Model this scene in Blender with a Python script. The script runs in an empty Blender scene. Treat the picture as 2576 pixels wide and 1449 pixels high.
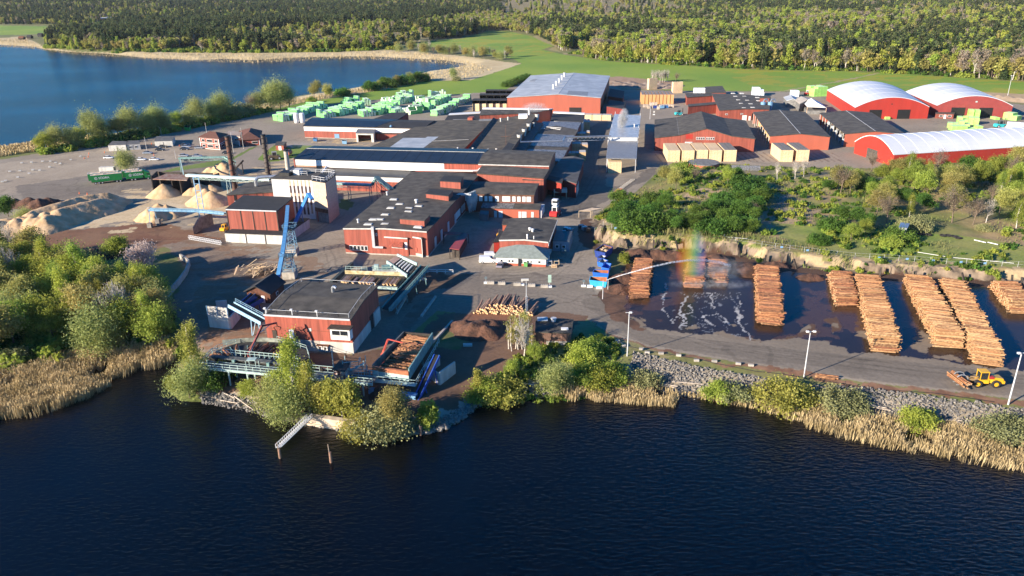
import bpy, bmesh, math, random
import numpy as np
from mathutils import Vector, Matrix
R = math.radians
random.seed(7); rng = np.random.default_rng(7)
S = bpy.context.scene
COL = S.collection

# ---------------------------------------------------------------- camera (drone, 76 m above the yard)
FPX, CX, CY, CAMZ = 1897.3, 1288.0, 724.5, 76.0
VPX, VPY = 1362.6, 5441.2                      # vanishing point of the verticals, photo pixels (2576 wide)
def _rot():
    d = np.array([VPX-CX, VPY-CY, FPX]); d /= np.linalg.norm(d)
    F = np.array([0, 0, 1.]); F = F-d*(F@d); F /= np.linalg.norm(F)
    return np.array([np.cross(F, -d), F, -d])
M = _rot()
cam = bpy.data.cameras.new('camera'); camo = bpy.data.objects.new('camera', cam); COL.objects.link(camo)
cam.sensor_width = 36; cam.lens = 36*FPX/2576; cam.clip_start = 1; cam.clip_end = 30000
_c = [M@np.array(v) for v in ((1, 0, 0), (0, -1, 0), (0, 0, -1))]
camo.matrix_world = Matrix(((_c[0][0], _c[1][0], _c[2][0], 0), (_c[0][1], _c[1][1], _c[2][1], 0),
                            (_c[0][2], _c[1][2], _c[2][2], CAMZ), (0, 0, 0, 1)))
S.camera = camo

# ---------------------------------------------------------------- sky and sun
SUN_EL, SHADOW_AZ = 18.5, 31.0                 # sun low behind the camera's left shoulder
w = bpy.data.worlds.new('World'); S.world = w; w.use_nodes = True
nt = w.node_tree; bg = nt.nodes['Background']
sky = nt.nodes.new('ShaderNodeTexSky'); sky.sky_type = 'NISHITA'; sky.sun_disc = False
sky.sun_elevation = R(SUN_EL); sky.altitude = 100; sky.air_density = 1.0; sky.dust_density = 0; sky.ozone_density = 6
sd = np.array([-math.cos(R(SHADOW_AZ)), -math.sin(R(SHADOW_AZ))])       # direction towards the sun
sky.sun_rotation = math.atan2(sd[0], sd[1])
hs0 = nt.nodes.new('ShaderNodeHueSaturation'); hs0.inputs['Saturation'].default_value = 1.5; nt.links.new(sky.outputs[0], hs0.inputs['Color']); mt = nt.nodes.new('ShaderNodeMix'); mt.data_type = 'RGBA'; mt.blend_type = 'MULTIPLY'; mt.inputs[0].default_value = 1; mt.inputs[7].default_value = (.88, .97, 1.06, 1); nt.links.new(hs0.outputs[0], mt.inputs[6]); nt.links.new(mt.outputs[2], bg.inputs[0]); bg.inputs[1].default_value = 0.078
sl = bpy.data.lights.new('sun', 'SUN'); so = bpy.data.objects.new('sun', sl); COL.objects.link(so)
sl.energy = 5.0; sl.angle = R(.5); sl.color = (1, .86, .69)
dv = Vector((sd[0]*math.cos(R(SUN_EL)), sd[1]*math.cos(R(SUN_EL)), math.sin(R(SUN_EL))))
so.rotation_euler = dv.to_track_quat('Z', 'Y').to_euler(); so.location = dv*500
S.view_settings.view_transform = 'Standard'; S.view_settings.look = 'None'
S.view_settings.exposure = 1.3; S.view_settings.gamma = 1
S.render.engine = 'CYCLES'
S.cycles.max_bounces = 6; S.cycles.transparent_max_bounces = 12; S.cycles.volume_bounces = 0

# ---------------------------------------------------------------- helpers
def U(x, y, z=0.0):
    """photo pixel (2576 px wide) -> the world point at height z"""
    v = M@np.array([x-CX, y-CY, FPX]); t = (z-CAMZ)/v[2]
    return np.array([v[0]*t, v[1]*t, z])
def Hh(base, top, z0=0.0):
    """height of a thing whose foot and top are seen at these pixels"""
    b = U(base[0], base[1], z0); v = M@np.array([top[0]-CX, top[1]-CY, FPX])
    t = np.hypot(b[0], b[1])/np.hypot(v[0], v[1]); return CAMZ+v[2]*t-z0
def poly(pts, z=0.0): return np.array([U(a, b, z)[:2] for a, b in pts])

def tag(o, label=None, cat=None, group=None, kind=None):
    if label: o['label'] = label
    if cat: o['category'] = cat
    if group: o['group'] = group
    if kind: o['kind'] = kind
    return o
ORG = {}
def thing(name, label, cat, loc=(0, 0, 0), group=None, rz=0):
    o = bpy.data.objects.new(name, None); COL.objects.link(o); o.empty_display_size = .5
    o.location = loc; o.rotation_euler[2] = rz
    ORG[o.name] = np.array(loc, float) if rz == 0 else np.zeros(3)
    return tag(o, label, cat, group)
def dup(root, loc=None, rz=0, label=None, group=None, sc=None):
    r = root.copy(); COL.objects.link(r)
    if loc is not None: r.location = loc
    r.rotation_euler[2] = rz
    if sc is not None: r.scale = (sc, sc, sc) if np.isscalar(sc) else sc
    if label: r['label'] = label
    if group: r['group'] = group
    def rec(a, b):
        for ch in a.children:
            c = ch.copy(); COL.objects.link(c); c.parent = b; rec(ch, c)
    rec(root, r)
    return r

class MB:
    def __init__(s): s.v = []; s.f = []; s.m = []; s.n = 0
    def add(s, vs, fs, mi=0):
        s.v.append(np.asarray(vs, float).reshape(-1, 3))
        for f in fs: s.f.append([i+s.n for i in f]); s.m.append(mi)
        s.n += len(vs); return s
    def box(s, c, d, rz=0, mi=0):
        x, y, z = d[0]/2, d[1]/2, d[2]/2
        v = np.array([[a, b, e] for e in (-z, z) for a, b in ((-x, -y), (x, -y), (x, y), (-x, y))])
        ca, sa = math.cos(rz), math.sin(rz)
        v = np.stack([v[:, 0]*ca-v[:, 1]*sa, v[:, 0]*sa+v[:, 1]*ca, v[:, 2]], 1)+np.array(c, float)
        return s.add(v, [(0, 3, 2, 1), (4, 5, 6, 7), (0, 1, 5, 4), (1, 2, 6, 5), (2, 3, 7, 6), (3, 0, 4, 7)], mi)
    def prism(s, pts, z0, z1, mi=0, top=True, bot=False):
        n = len(pts); z0 = np.broadcast_to(z0, n); z1 = np.broadcast_to(z1, n)
        v = [[p[0], p[1], z0[i]] for i, p in enumerate(pts)]+[[p[0], p[1], z1[i]] for i, p in enumerate(pts)]
        f = [(i, (i+1) % n, (i+1) % n+n, i+n) for i in range(n)]
        if top: f.append(tuple(range(n, 2*n)))
        if bot: f.append(tuple(range(n-1, -1, -1)))
        return s.add(v, f, mi)
    def tube(s, p0, p1, r0, r1=None, n=8, mi=0, cap=True, cmi=None):
        r1 = r0 if r1 is None else r1
        p0 = np.array(p0, float); p1 = np.array(p1, float); d = p1-p0; L = np.linalg.norm(d)
        if L < 1e-6: return s
        d = d/L; a = np.array([0, 0, 1.]) if abs(d[2]) < .9 else np.array([1., 0, 0])
        u = np.cross(d, a); u /= np.linalg.norm(u); w_ = np.cross(d, u)
        t = np.linspace(0, 2*math.pi, n, endpoint=False)
        ring = np.outer(np.cos(t), u)+np.outer(np.sin(t), w_)
        b = s.n
        s.add(np.vstack([p0+ring*r0, p1+ring*r1]), [(i, i+n, (i+1) % n+n, (i+1) % n) for i in range(n)], mi)
        if cap:
            k = mi if cmi is None else cmi
            s.f.append([b+i for i in range(n)]); s.m.append(k)
            s.f.append([b+n+i for i in range(n-1, -1, -1)]); s.m.append(k)
        return s
    def bar(s, p0, p1, w_, h, mi=0):
        p0 = np.array(p0, float); p1 = np.array(p1, float); d = p1-p0; L = np.linalg.norm(d)
        if L < 1e-6: return s
        d /= L; a = np.array([0, 0, 1.]) if abs(d[2]) < .95 else np.array([0, 1., 0])
        u = np.cross(d, a); u /= np.linalg.norm(u); q = np.cross(u, d)
        v = [p+u*i*w_/2+q*j*h/2 for p in (p0, p1) for i, j in ((-1, -1), (1, -1), (1, 1), (-1, 1))]
        return s.add(v, [(0, 1, 2, 3), (7, 6, 5, 4), (0, 4, 5, 1), (1, 5, 6, 2), (2, 6, 7, 3), (3, 7, 4, 0)], mi)
    def path(s, pts, r, n=8, mi=0):
        for a, b in zip(pts[:-1], pts[1:]): s.tube(a, b, r, r, n, mi)
        return s
    def rail(s, pts, h=1.1, step=2.0, t=.09, mi=0, mid=True):
        for a, b in zip(pts[:-1], pts[1:]):
            a = np.array(a, float); b = np.array(b, float); L = np.linalg.norm(b-a); n = max(1, int(L/step))
            for z in ((h, h*.5) if mid else (h,)): s.bar(a+[0, 0, z], b+[0, 0, z], t, t, mi)
            for k in range(n+1):
                p = a+(b-a)*k/n; s.bar(p, p+[0, 0, h], t, t, mi)
        return s
    def lathe(s, c, prof, n=16, mi=0):
        """prof: list of (radius, z)"""
        t = np.linspace(0, 2*math.pi, n, endpoint=False); v = []
        for r, z in prof: v += [[c[0]+r*math.cos(a), c[1]+r*math.sin(a), c[2]+z] for a in t]
        f = []
        for k in range(len(prof)-1):
            for i in range(n): f.append((k*n+i, k*n+(i+1) % n, (k+1)*n+(i+1) % n, (k+1)*n+i))
        f.append(tuple((len(prof)-1)*n+i for i in range(n))); f.append(tuple(range(n-1, -1, -1)))
        return s.add(v, f, mi)
    def build(s, name, mats, parent=None, smooth=False, attr=None):
        me = bpy.data.meshes.new(name); mats = mats if isinstance(mats, (list, tuple)) else [mats]
        V = np.vstack(s.v) if s.v else np.zeros((0, 3))
        if parent is not None:
            q = parent
            while q.parent: q = q.parent
            V = V-ORG.get(q.name, np.zeros(3))
        me.from_pydata(V.tolist(), [], s.f)
        for k in mats: me.materials.append(k)
        if len(mats) > 1: me.polygons.foreach_set('material_index', s.m)
        if smooth: me.polygons.foreach_set('use_smooth', [True]*len(me.polygons))
        if attr is not None:
            at = me.attributes.new('rnd', 'FLOAT', 'POINT'); at.data.foreach_set('value', np.asarray(attr, 'f'))
        me.update()
        o = bpy.data.objects.new(name, me); COL.objects.link(o)
        if parent is not None: o.parent = parent
        return o
def mesh_np(name, V, F, mats, mi=None, smooth=True, parent=None):
    """V (n,3), F (m,4) numpy -> object"""
    me = bpy.data.meshes.new(name); V = np.asarray(V, 'f'); F = np.asarray(F, 'i')
    k = F.shape[1]
    me.vertices.add(len(V)); me.vertices.foreach_set('co', V.ravel())
    me.loops.add(F.size); me.loops.foreach_set('vertex_index', F.ravel())
    me.polygons.add(len(F)); me.polygons.foreach_set('loop_start', np.arange(0, F.size, k, dtype='i'))
    mats = mats if isinstance(mats, (list, tuple)) else [mats]
    for m_ in mats: me.materials.append(m_)
    if mi is not None: me.polygons.foreach_set('material_index', np.asarray(mi, 'i'))
    me.polygons.foreach_set('use_smooth', np.full(len(F), smooth))
    me.update(calc_edges=True)
    o = bpy.data.objects.new(name, me); COL.objects.link(o)
    if parent is not None: o.parent = parent
    return o

# ---------------------------------------------------------------- noise and polygon maths
def vnoise(x, y, seed=0):
    xi = np.floor(x).astype(np.int64); yi = np.floor(y).astype(np.int64); fx = x-xi; fy = y-yi
    fx = fx*fx*(3-2*fx); fy = fy*fy*(3-2*fy)
    def h(a, b):
        n = (a*374761393+b*668265263+seed*974711) & 0xffffffff
        n = ((n ^ (n >> 13))*1274126177) & 0xffffffff
        return ((n ^ (n >> 16)) & 0xffff)/65535.
    return (h(xi, yi)*(1-fx)+h(xi+1, yi)*fx)*(1-fy)+(h(xi, yi+1)*(1-fx)+h(xi+1, yi+1)*fx)*fy
def fbm(x, y, seed=0, o=4):
    r = 0; a = .5; t = 0
    for k in range(o): r = r+a*vnoise(x*2**k, y*2**k, seed+k); t += a; a *= .5
    return r/t
def inpoly(P, X, Y):
    X = np.asarray(X, float); Y = np.asarray(Y, float); r = np.zeros(X.shape, bool)
    m_ = (X >= P[:, 0].min()) & (X <= P[:, 0].max()) & (Y >= P[:, 1].min()) & (Y <= P[:, 1].max())
    x = X[m_]; y = Y[m_]; c = np.zeros(x.shape, bool); j = len(P)-1
    for i in range(len(P)):
        x0, y0 = P[i]; x1, y1 = P[j]
        if y0 != y1: c ^= ((y0 > y) != (y1 > y)) & (x < (x1-x0)*(y-y0)/(y1-y0)+x0)
        j = i
    r[m_] = c; return r
def dline(P, X, Y, closed=False):
    d = np.full(np.shape(X), 1e9); n = len(P)
    for i in range(n if closed else n-1):
        a = P[i]; b = P[(i+1) % n]; ab = b-a; L = ab@ab
        if L < 1e-9: continue
        t = np.clip(((X-a[0])*ab[0]+(Y-a[1])*ab[1])/L, 0, 1)
        d = np.minimum(d, (X-a[0]-t*ab[0])**2+(Y-a[1]-t*ab[1])**2)
    return np.sqrt(d)
def sst(a, b, x):
    t = np.clip((x-a)/(b-a), 0, 1); return t*t*(3-2*t)

# ---------------------------------------------------------------- materials
MAT = {}
def mat(name, c, rough=.7, var=.15, sc=.6, metal=0, streak=None, bump=0, bsc=4, c2=None, spec=.5, rnd=0, trans=0):
    """principled with noise-varied colour; c2 = second colour of large patches; streak = stretch of the noise in z"""
    if name in MAT: return MAT[name]
    m_ = bpy.data.materials.new(name); m_.use_nodes = True; t = m_.node_tree; N = t.nodes; L = t.links
    p = N['Principled BSDF']; p.inputs['Roughness'].default_value = rough; p.inputs['Metallic'].default_value = metal
    p.inputs['Specular IOR Level'].default_value = spec
    tc = N.new('ShaderNodeTexCoord'); mp = N.new('ShaderNodeMapping'); L.new(tc.outputs['Object'], mp.inputs[0])
    if streak: mp.inputs['Scale'].default_value = (1, 1, streak)
    nz = N.new('ShaderNodeTexNoise'); nz.inputs['Scale'].default_value = sc; nz.inputs['Detail'].default_value = 5
    L.new(mp.outputs[0], nz.inputs['Vector'])
    mx = N.new('ShaderNodeMix'); mx.data_type = 'RGBA'
    hi = c2 if c2 else tuple(min(1, k*(1+var)) for k in c); lo = tuple(k*(1-var) for k in c)
    mx.inputs[6].default_value = (*lo, 1); mx.inputs[7].default_value = (*hi, 1)
    rp = N.new('ShaderNodeMapRange'); rp.inputs[1].default_value = .35; rp.inputs[2].default_value = .65
    L.new(nz.outputs[0], rp.inputs[0]); L.new(rp.outputs[0], mx.inputs[0])
    out = mx.outputs[2]
    if rnd:
        oi = N.new('ShaderNodeObjectInfo'); hs = N.new('ShaderNodeHueSaturation')
        r1 = N.new('ShaderNodeMapRange'); r1.inputs[3].default_value = 1-rnd; r1.inputs[4].default_value = 1+rnd
        L.new(oi.outputs['Random'], r1.inputs[0]); L.new(r1.outputs[0], hs.inputs['Value'])
        r2 = N.new('ShaderNodeMath'); r2.operation = 'MULTIPLY'; r2.inputs[1].default_value = 7.31
        r3 = N.new('ShaderNodeMath'); r3.operation = 'FRACT'; L.new(oi.outputs['Random'], r2.inputs[0]); L.new(r2.outputs[0], r3.inputs[0])
        r4 = N.new('ShaderNodeMapRange'); r4.inputs[3].default_value = .5-rnd*.11; r4.inputs[4].default_value = .5+rnd*.07
        L.new(r3.outputs[0], r4.inputs[0]); L.new(r4.outputs[0], hs.inputs['Hue'])
        L.new(out, hs.inputs['Color']); out = hs.outputs[0]
    L.new(out, p.inputs['Base Color'])
    if bump:
        b = N.new('ShaderNodeBump'); b.inputs['Strength'].default_value = bump; b.inputs['Distance'].default_value = .3
        n2 = N.new('ShaderNodeTexNoise'); n2.inputs['Scale'].default_value = bsc; n2.inputs['Detail'].default_value = 6
        L.new(tc.outputs['Object'], n2.inputs['Vector']); L.new(n2.outputs[0], b.inputs['Height']); L.new(b.outputs[0], p.inputs['Normal'])
    if trans:
        tr = N.new('ShaderNodeBsdfTranslucent'); ms = N.new('ShaderNodeMixShader'); ms.inputs[0].default_value = trans
        L.new(out, tr.inputs[0]); L.new(p.outputs[0], ms.inputs[1]); L.new(tr.outputs[0], ms.inputs[2])
        L.new(ms.outputs[0], N['Material Output'].inputs[0])
    MAT[name] = m_; return m_
RED = mat('red_board', (.28, .070, .045), .75, .22, 1.4, streak=.06)
RED2 = mat('red_board_worn', (.31, .074, .046), .8, .28, 1.8, streak=.05)
ORED = mat('orange_red_sheet', (.38, .10, .058), .6, .06, .5, streak=.1)
BRED = mat('bright_red_sheet', (.37, .034, .022), .5, .06, .5, streak=.1)
MRED = mat('maroon_sheet', (.27, .05, .045), .5, .08, .5)
FELT = mat('roof_felt', (.058, .053, .046), .9, .3, .35, c2=(.088, .080, .067))
FELT2 = mat('roof_felt_brown', (.075, .066, .05), .9, .3, .25, c2=(.105, .09, .065))
DFELT = mat('roof_felt_black', (.022, .023, .025), .85, .2, .4)
SOLAR = mat('solar_panels', (.018, .022, .028), .4, .3, .5, spec=.3)
WHITE = mat('white_sheet', (.74, .74, .72), .55, .05, .6)
WHITE2 = mat('dirty_white', (.52, .51, .47), .8, .16, .7, streak=.3)
PVC = mat('pvc_roof', (.58, .61, .66), .5, .06, .08, c2=(.64, .67, .71))
GREYR = mat('grey_sheet_roof', (.36, .385, .40), .5, .12, .15, c2=(.47, .49, .50))
METAL = mat('galvanised', (.42, .44, .46), .35, .15, 1., metal=.7)
STEEL = mat('light_steel', (.52, .53, .54), .5, .1, 1.)
CONC = mat('concrete', (.40, .37, .32), .85, .2, .8, bump=.1)
CONCD = mat('concrete_dark', (.22, .20, .18), .85, .3, .8)
TEAL = mat('teal_steel', (.17, .30, .28), .6, .25, 1.2)
TEALL = mat('pale_teal_steel', (.36, .48, .45), .6, .15, 1.2)
BLUE = mat('blue_steel', (.03, .13, .32), .5, .15, 1.)
LBLUE = mat('light_blue_steel', (.15, .30, .46), .5, .12, 1.)
DBLUE = mat('dark_blue_steel', (.02, .05, .24), .5, .15, 1.)
BLACK = mat('black', (.012, .012, .012), .6, .2, 1.)
DARK = mat('dark_timber', (.045, .035, .028), .85, .3, 1.5)
RUST = mat('rusty_steel', (.14, .055, .028), .8, .35, 1.2, c2=(.20, .085, .04))
BROWNST = mat('brown_chimney', (.075, .045, .032), .7, .3, .5, c2=(.17, .055, .028))
WOOD = mat('sawn_timber', (.68, .48, .26), .75, .14, 2.5, c2=(.76, .58, .36), rnd=.08)
WOODE = mat('stack_cover', (.16, .16, .155), .9, .3, .8)
GRNW = mat('lit_wrap_end', (.60, .76, .54), .5, .1, .8, rnd=.08)  # pale green of the sunlit pack end, put into the colour
WRAP = mat('white_wrap', (.66, .74, .82), .5, .08, .8)
GLASS = mat('window_glass', (.02, .025, .03), .08, .2, 1., spec=.8)
TILE = mat('brown_tiles', (.13, .055, .035), .8, .25, 1.6)
SLATE = mat('grey_green_roof', (.20, .235, .215), .8, .15, 1.)
TARP = mat('dark_wood_clad', (.10, .035, .018), .8, .25, 2, streak=.1)
SAW = mat('sawdust', (.56, .36, .18), .95, .14, .35, c2=(.64, .45, .26), bump=.5, bsc=1.2)
BARK = mat('bark_mulch', (.085, .042, .026), .95, .35, .5, c2=(.14, .065, .038), bump=.8, bsc=2)
ROCKM = mat('granite', (.27, .235, .205), .85, .35, .35, c2=(.36, .30, .25), bump=.8, bsc=1.2)
STONE = mat('shore_stone', (.16, .15, .135), .85, .35, 2.2, c2=(.26, .24, .21))
YEL = mat('yellow_paint', (.70, .38, .02), .4, .08, 1.)
ORG_ = mat('orange_paint', (.75, .14, .02), .5, .1, 1.)
VGRN = mat('truck_green', (.012, .22, .05), .4, .08, 1.)
CARW = mat('car_white', (.72, .72, .72), .25, .03, 1.)
CARD = mat('car_dark', (.03, .035, .045), .25, .1, 1.)
CARS = mat('car_silver', (.35, .38, .42), .3, .05, 1., metal=.4)
RUB = mat('rubber', (.02, .02, .02), .85, .1, 1.)
BIRCHB = mat('pale_bark', (.50, .46, .40), .8, .3, 3)
TRUNKB = mat('brown_bark', (.16, .12, .085), .9, .3, 3)
def leafm(n, c, c2, rnd=.22): return mat(n, tuple(k*1.7 for k in c), .75, .2, .45, c2=tuple(k*1.7 for k in c2), rnd=rnd, trans=.48, spec=.2)
LG = leafm('leaf_spring', (.155, .205, .032), (.25, .29, .055))
LO = leafm('leaf_olive', (.19, .19, .055), (.29, .27, .085), .22)
LD = leafm('leaf_deep', (.042, .092, .018), (.085, .155, .026))
LW = leafm('leaf_willow', (.18, .215, .075), (.27, .29, .10), .15)
LY = leafm('leaf_yellow', (.20, .20, .04), (.28, .27, .065), .12)
LB = leafm('leaf_bare', (.17, .14, .10), (.23, .19, .13), .15)
LS = leafm('needle_spruce', (.026, .044, .018), (.048, .070, .026), .25)
LP = leafm('needle_pine', (.050, .070, .028), (.085, .105, .038), .25)
LBL = leafm('blossom', (.34, .28, .24), (.46, .38, .33), .1)
REED = mat('dry_reed', (.50, .38, .18), .85, .3, .35, c2=(.62, .49, .27), trans=.2)
# ================================================================ TERRAIN
WZ = -2.5
lake_far = poly([(-400, 78), (-120, 98), (0, 113), (87, 118), (110, 124), (177, 131), (267, 135), (367, 146), (433, 148), (483, 152), (567, 148), (633, 152),
    (733, 145), (859, 142), (933, 142), (1033, 147), (1120, 152), (1172, 161), (1163, 166), (1127, 173), (1083, 178), (1060, 184), (985, 202), (920, 215),
    (850, 228), (767, 238), (700, 250), (640, 262), (560, 283), (470, 305), (380, 320), (270, 337), (170, 346), (100, 354), (0, 372), (-250, 405), (-700, 440), (-1600, 430), (-1500, 100)], WZ)
lake_near = poly([(-900, 1040), (-300, 1005), (0, 975), (100, 955), (200, 930), (300, 905), (380, 893), (440, 900), (448, 930), (440, 965), (425, 990), (455, 1010), (520, 1013), (600, 1026), (650, 1034),
    (700, 1052), (760, 1068), (900, 1087), (940, 1097), (1010, 1096), (1060, 1091), (1120, 1080), (1155, 1060), (1200, 1022), (1280, 1001), (1370, 1001), (1480, 985), (1560, 975),
    (1640, 975), (1700, 988), (1780, 990), (1850, 1002), (1905, 1006), (2000, 1022), (2150, 1046), (2350, 1075), (2576, 1105), (2900, 1140), (3600, 1200), (3600, 2600), (1288, 2900), (-900, 2600)], WZ)
cliff = poly([(1489, 560), (1491, 600), (1500, 614), (1540, 626), (1593, 629), (1681, 631), (1760, 637), (1857, 643), (1906, 660), (2000, 671), (2080, 683), (2181, 690), (2300, 696), (2400, 703), (2576, 714), (2900, 735), (3400, 765)])
hillp = np.vstack([cliff, poly([(3400, 440), (2900, 408), (2576, 398), (2400, 412), (2250, 428), (2100, 426), (2000, 424), (1900, 420), (1760, 412), (1690, 414), (1650, 440), (1600, 487), (1545, 510), (1505, 540)])])

def height(X, Y):
    r = np.hypot(X, Y)
    inf = inpoly(lake_far, X, Y); inn = inpoly(lake_near, X, Y)
    df = dline(lake_far, X, Y, True); dn = dline(lake_near, X, Y, True)
    h = WZ+2.5*sst(0, 22, df)
    h = np.minimum(h, WZ+(1.9*sst(0, 6.5, dn)+.6*sst(5, 12, dn)))
    h = np.where(inf, WZ-.15*df-.02, h); h = np.where(inn, WZ-.15*dn-.02, h); h = np.maximum(h, WZ-6)
    land = ~(inf | inn)
    # far hills roll gently beyond the lake
    hill = sst(900, 4200, r)*(22+26*fbm(X/900., Y/900., 3, 3))*sst(60, 700, df)
    h = np.where(land, h+hill, h)
    # rocky plateau behind the log yard, cut by a low rock face
    ih = inpoly(hillp, X, Y) & (r < 700)
    dc = dline(cliff, X, Y); do = dline(hillp[len(cliff)-1:], X, Y)
    top = 3.9-1.3*sst(40, 110, X)
    cn = fbm(X/3., Y/3., 9, 3); bk = 2.2*sst(.42, .52, vnoise(X/5.5, Y/5.5, 19)); dc = np.maximum(dc-bk, 0)
    pl = top*(sst(0.2, 1.8+2.2*cn, dc)*.9+.1*sst(2, 8, dc))*sst(0, 26, do)+1.5*sst(10, 35, dc)*sst(8, 40, do)*fbm(X/12., Y/12., 5, 3)
    h = np.where(ih, h+pl, h)
    return h
def ground_z(x, y): return float(height(np.array([float(x)]), np.array([float(y)]))[0])
def G(px, py):
    """photo pixel -> point on the terrain"""
    z = 0.0
    for _ in range(6):
        p = U(px, py, z); z = ground_z(p[0], p[1])
    return U(px, py, z)

NA, ang = 1330, R(49)
th = np.linspace(-ang, ang, NA)
rows = np.concatenate([np.arange(1330, 700, -2.0), np.arange(700, 120, -1.25), np.arange(120, -22, -1.0)])
rr = np.array([U(1288, y)[1] for y in rows]); rr = rr[rr > 0]; rr = np.concatenate([rr, [9000., 12000.]])
RR, TH = np.meshgrid(rr, th, indexing='ij'); X = RR*np.sin(TH); Y = RR*np.cos(TH)
Z = height(X, Y)
n1 = fbm(X/2.5, Y/2.5, 21); n2 = fbm(X/14., Y/14., 22); n3 = fbm(X/60., Y/60., 23)
gx = X+(n1-.5)*3.2+(n2-.5)*4; gy = Y+(fbm(X/2.5, Y/2.5, 31)-.5)*3.2+(fbm(X/14., Y/14., 32)-.5)*4      # ragged edges for natural zones
C = np.zeros(X.shape+(3,)); Wt = np.zeros(X.shape); Zn = np.zeros(X.shape, int)   # colour, wetness, zone
def blend(m_, a, b, t): C[m_] = (np.array(a)*(1-t[m_][:, None])+np.array(b)*t[m_][:, None])
t2 = np.clip((n2-.3)*2.4, 0, 1); t3 = np.clip((n3-.3)*2.4, 0, 1); t1 = np.clip((n1-.25)*2, 0, 1)
allm = np.ones(X.shape, bool)
blend(allm, (.075, .105, .025), (.12, .12, .05), t2)                                   # forest floor
def zone(pts, a, b, tt, z=0, zn=None, rag=True, wet=None, soft=None):
    P = poly(pts, z) if not isinstance(pts, np.ndarray) else pts
    m_ = inpoly(P, gx, gy) if rag else inpoly(P, X, Y)
    blend(m_, a, b, tt)
    if zn is not None: Zn[m_] = zn
    if wet is not None: Wt[m_] = wet
    return m_
ASP = (.155, .142, .124); ASP2 = (.20, .182, .158); ASPD = (.085, .080, .075); ASPD2 = (.105, .098, .09)
DRT = (.13, .075, .045); DRT2 = (.19, .13, .085); BRK = (.060, .028, .018); BRK2 = (.10, .045, .026)
GRS = (.085, .185, .010); GRS2 = (.135, .225, .016); RDT = (.40, .31, .17); RDT2 = (.48, .38, .22)
# clear-cuts and meadows of the far country
zone([(480, 82), (740, 72), (1010, 78), (1180, 100), (1010, 108), (800, 92), (520, 92)], (.16, .15, .08), (.11, .13, .05), t3)
zone([(1230, 22), (1400, 12), (1640, 22), (1800, 34), (1560, 52), (1290, 46)], (.13, .12, .05), (.17, .14, .075), t3)
zone([(1340, 8), (1560, 2), (1640, 8), (1440, 18)], (.10, .19, .03), (.14, .22, .04), t3)
zone([(-200, 66), (0, 67), (147, 70), (147, 80), (120, 86), (0, 88), (-200, 82)], GRS, GRS2, t3, zn=1)
zone([(186, 74), (283, 54), (293, 62), (262, 80), (200, 84)], GRS, GRS2, t3, zn=1)
# reed belt of the far lake
zone([(-200, 88), (0, 95), (60, 92), (110, 116), (187, 126), (300, 130), (433, 131), (567, 133), (700, 133), (859, 130), (967, 126), (1033, 128), (1100, 134), (1167, 141), (1267, 155), (1313, 160),
      (1247, 182), (1183, 202), (1067, 204), (985, 222), (900, 236), (767, 258), (640, 285), (450, 322), (270, 356), (110, 384), (0, 400), (-300, 430), (-300, 395), (0, 371), (100, 353), (380, 319), (640, 261), (1060, 183), (900, 160), (300, 150), (-200, 125)],
     RDT, RDT2, t2, zn=5)
zone([(-300, 440), (0, 402), (110, 386), (270, 359), (450, 326), (640, 288), (700, 278), (690, 268), (450, 312), (270, 342), (110, 366), (0, 390), (-300, 425)], (.07, .10, .02), (.12, .13, .04), t2)
# big green field
field = [(1007, 118), (1080, 103), (1163, 97), (1230, 80), (1277, 80), (1340, 92), (1393, 115), (1363, 125), (1417, 137), (1517, 153), (1625, 160), (1695, 163), (1857, 174), (2000, 178), (2140, 180),
         (2302, 188), (2576, 206), (2900, 228), (2900, 262), (2576, 240), (2300, 232), (1980, 229), (1711, 228), (1600, 222), (1533, 216), (1333, 194), (1267, 228), (1167, 236), (1040, 243), (883, 256), (767, 268),
         (700, 279), (640, 288), (760, 258), (900, 236), (985, 222), (1067, 205), (1183, 202), (1247, 182), (1313, 160), (1290, 148), (1180, 128), (1080, 118)]
mf = zone(field, GRS, GRS2, t3, zn=1, rag=False)
yl = mf & (fbm(X/18., Y/9., 41) > .56) & ((X > 190) | (Y > 900)); C[yl] = C[yl]*.6+np.array((.26, .20, .01))*.4
for a, b in (((1958, 231), (2215, 183)),):                                                # farm track
    A = U(*a)[:2]; B = U(*b)[:2]; m_ = dline(np.array([A, (A+B)/2+[4, 0], B]), gx, gy) < 1.6; C[m_] = (.22, .20, .11)
zone([(1420, 138), (1393, 116), (1340, 93), (1350, 90), (1405, 113), (1380, 125), (1430, 135)], (.22, .19, .10), (.17, .17, .08), t2)
zone([(1500, 196), (1560, 192), (1690, 205), (1716, 222), (1640, 226), (1545, 222), (1530, 214)], (.20, .13, .085), (.26, .18, .13), t1)
zone([(2400, 228), (2576, 236), (2800, 250), (2800, 268), (2560, 258), (2430, 246)], (.34, .25, .15), (.28, .2, .12), t1)
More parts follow.
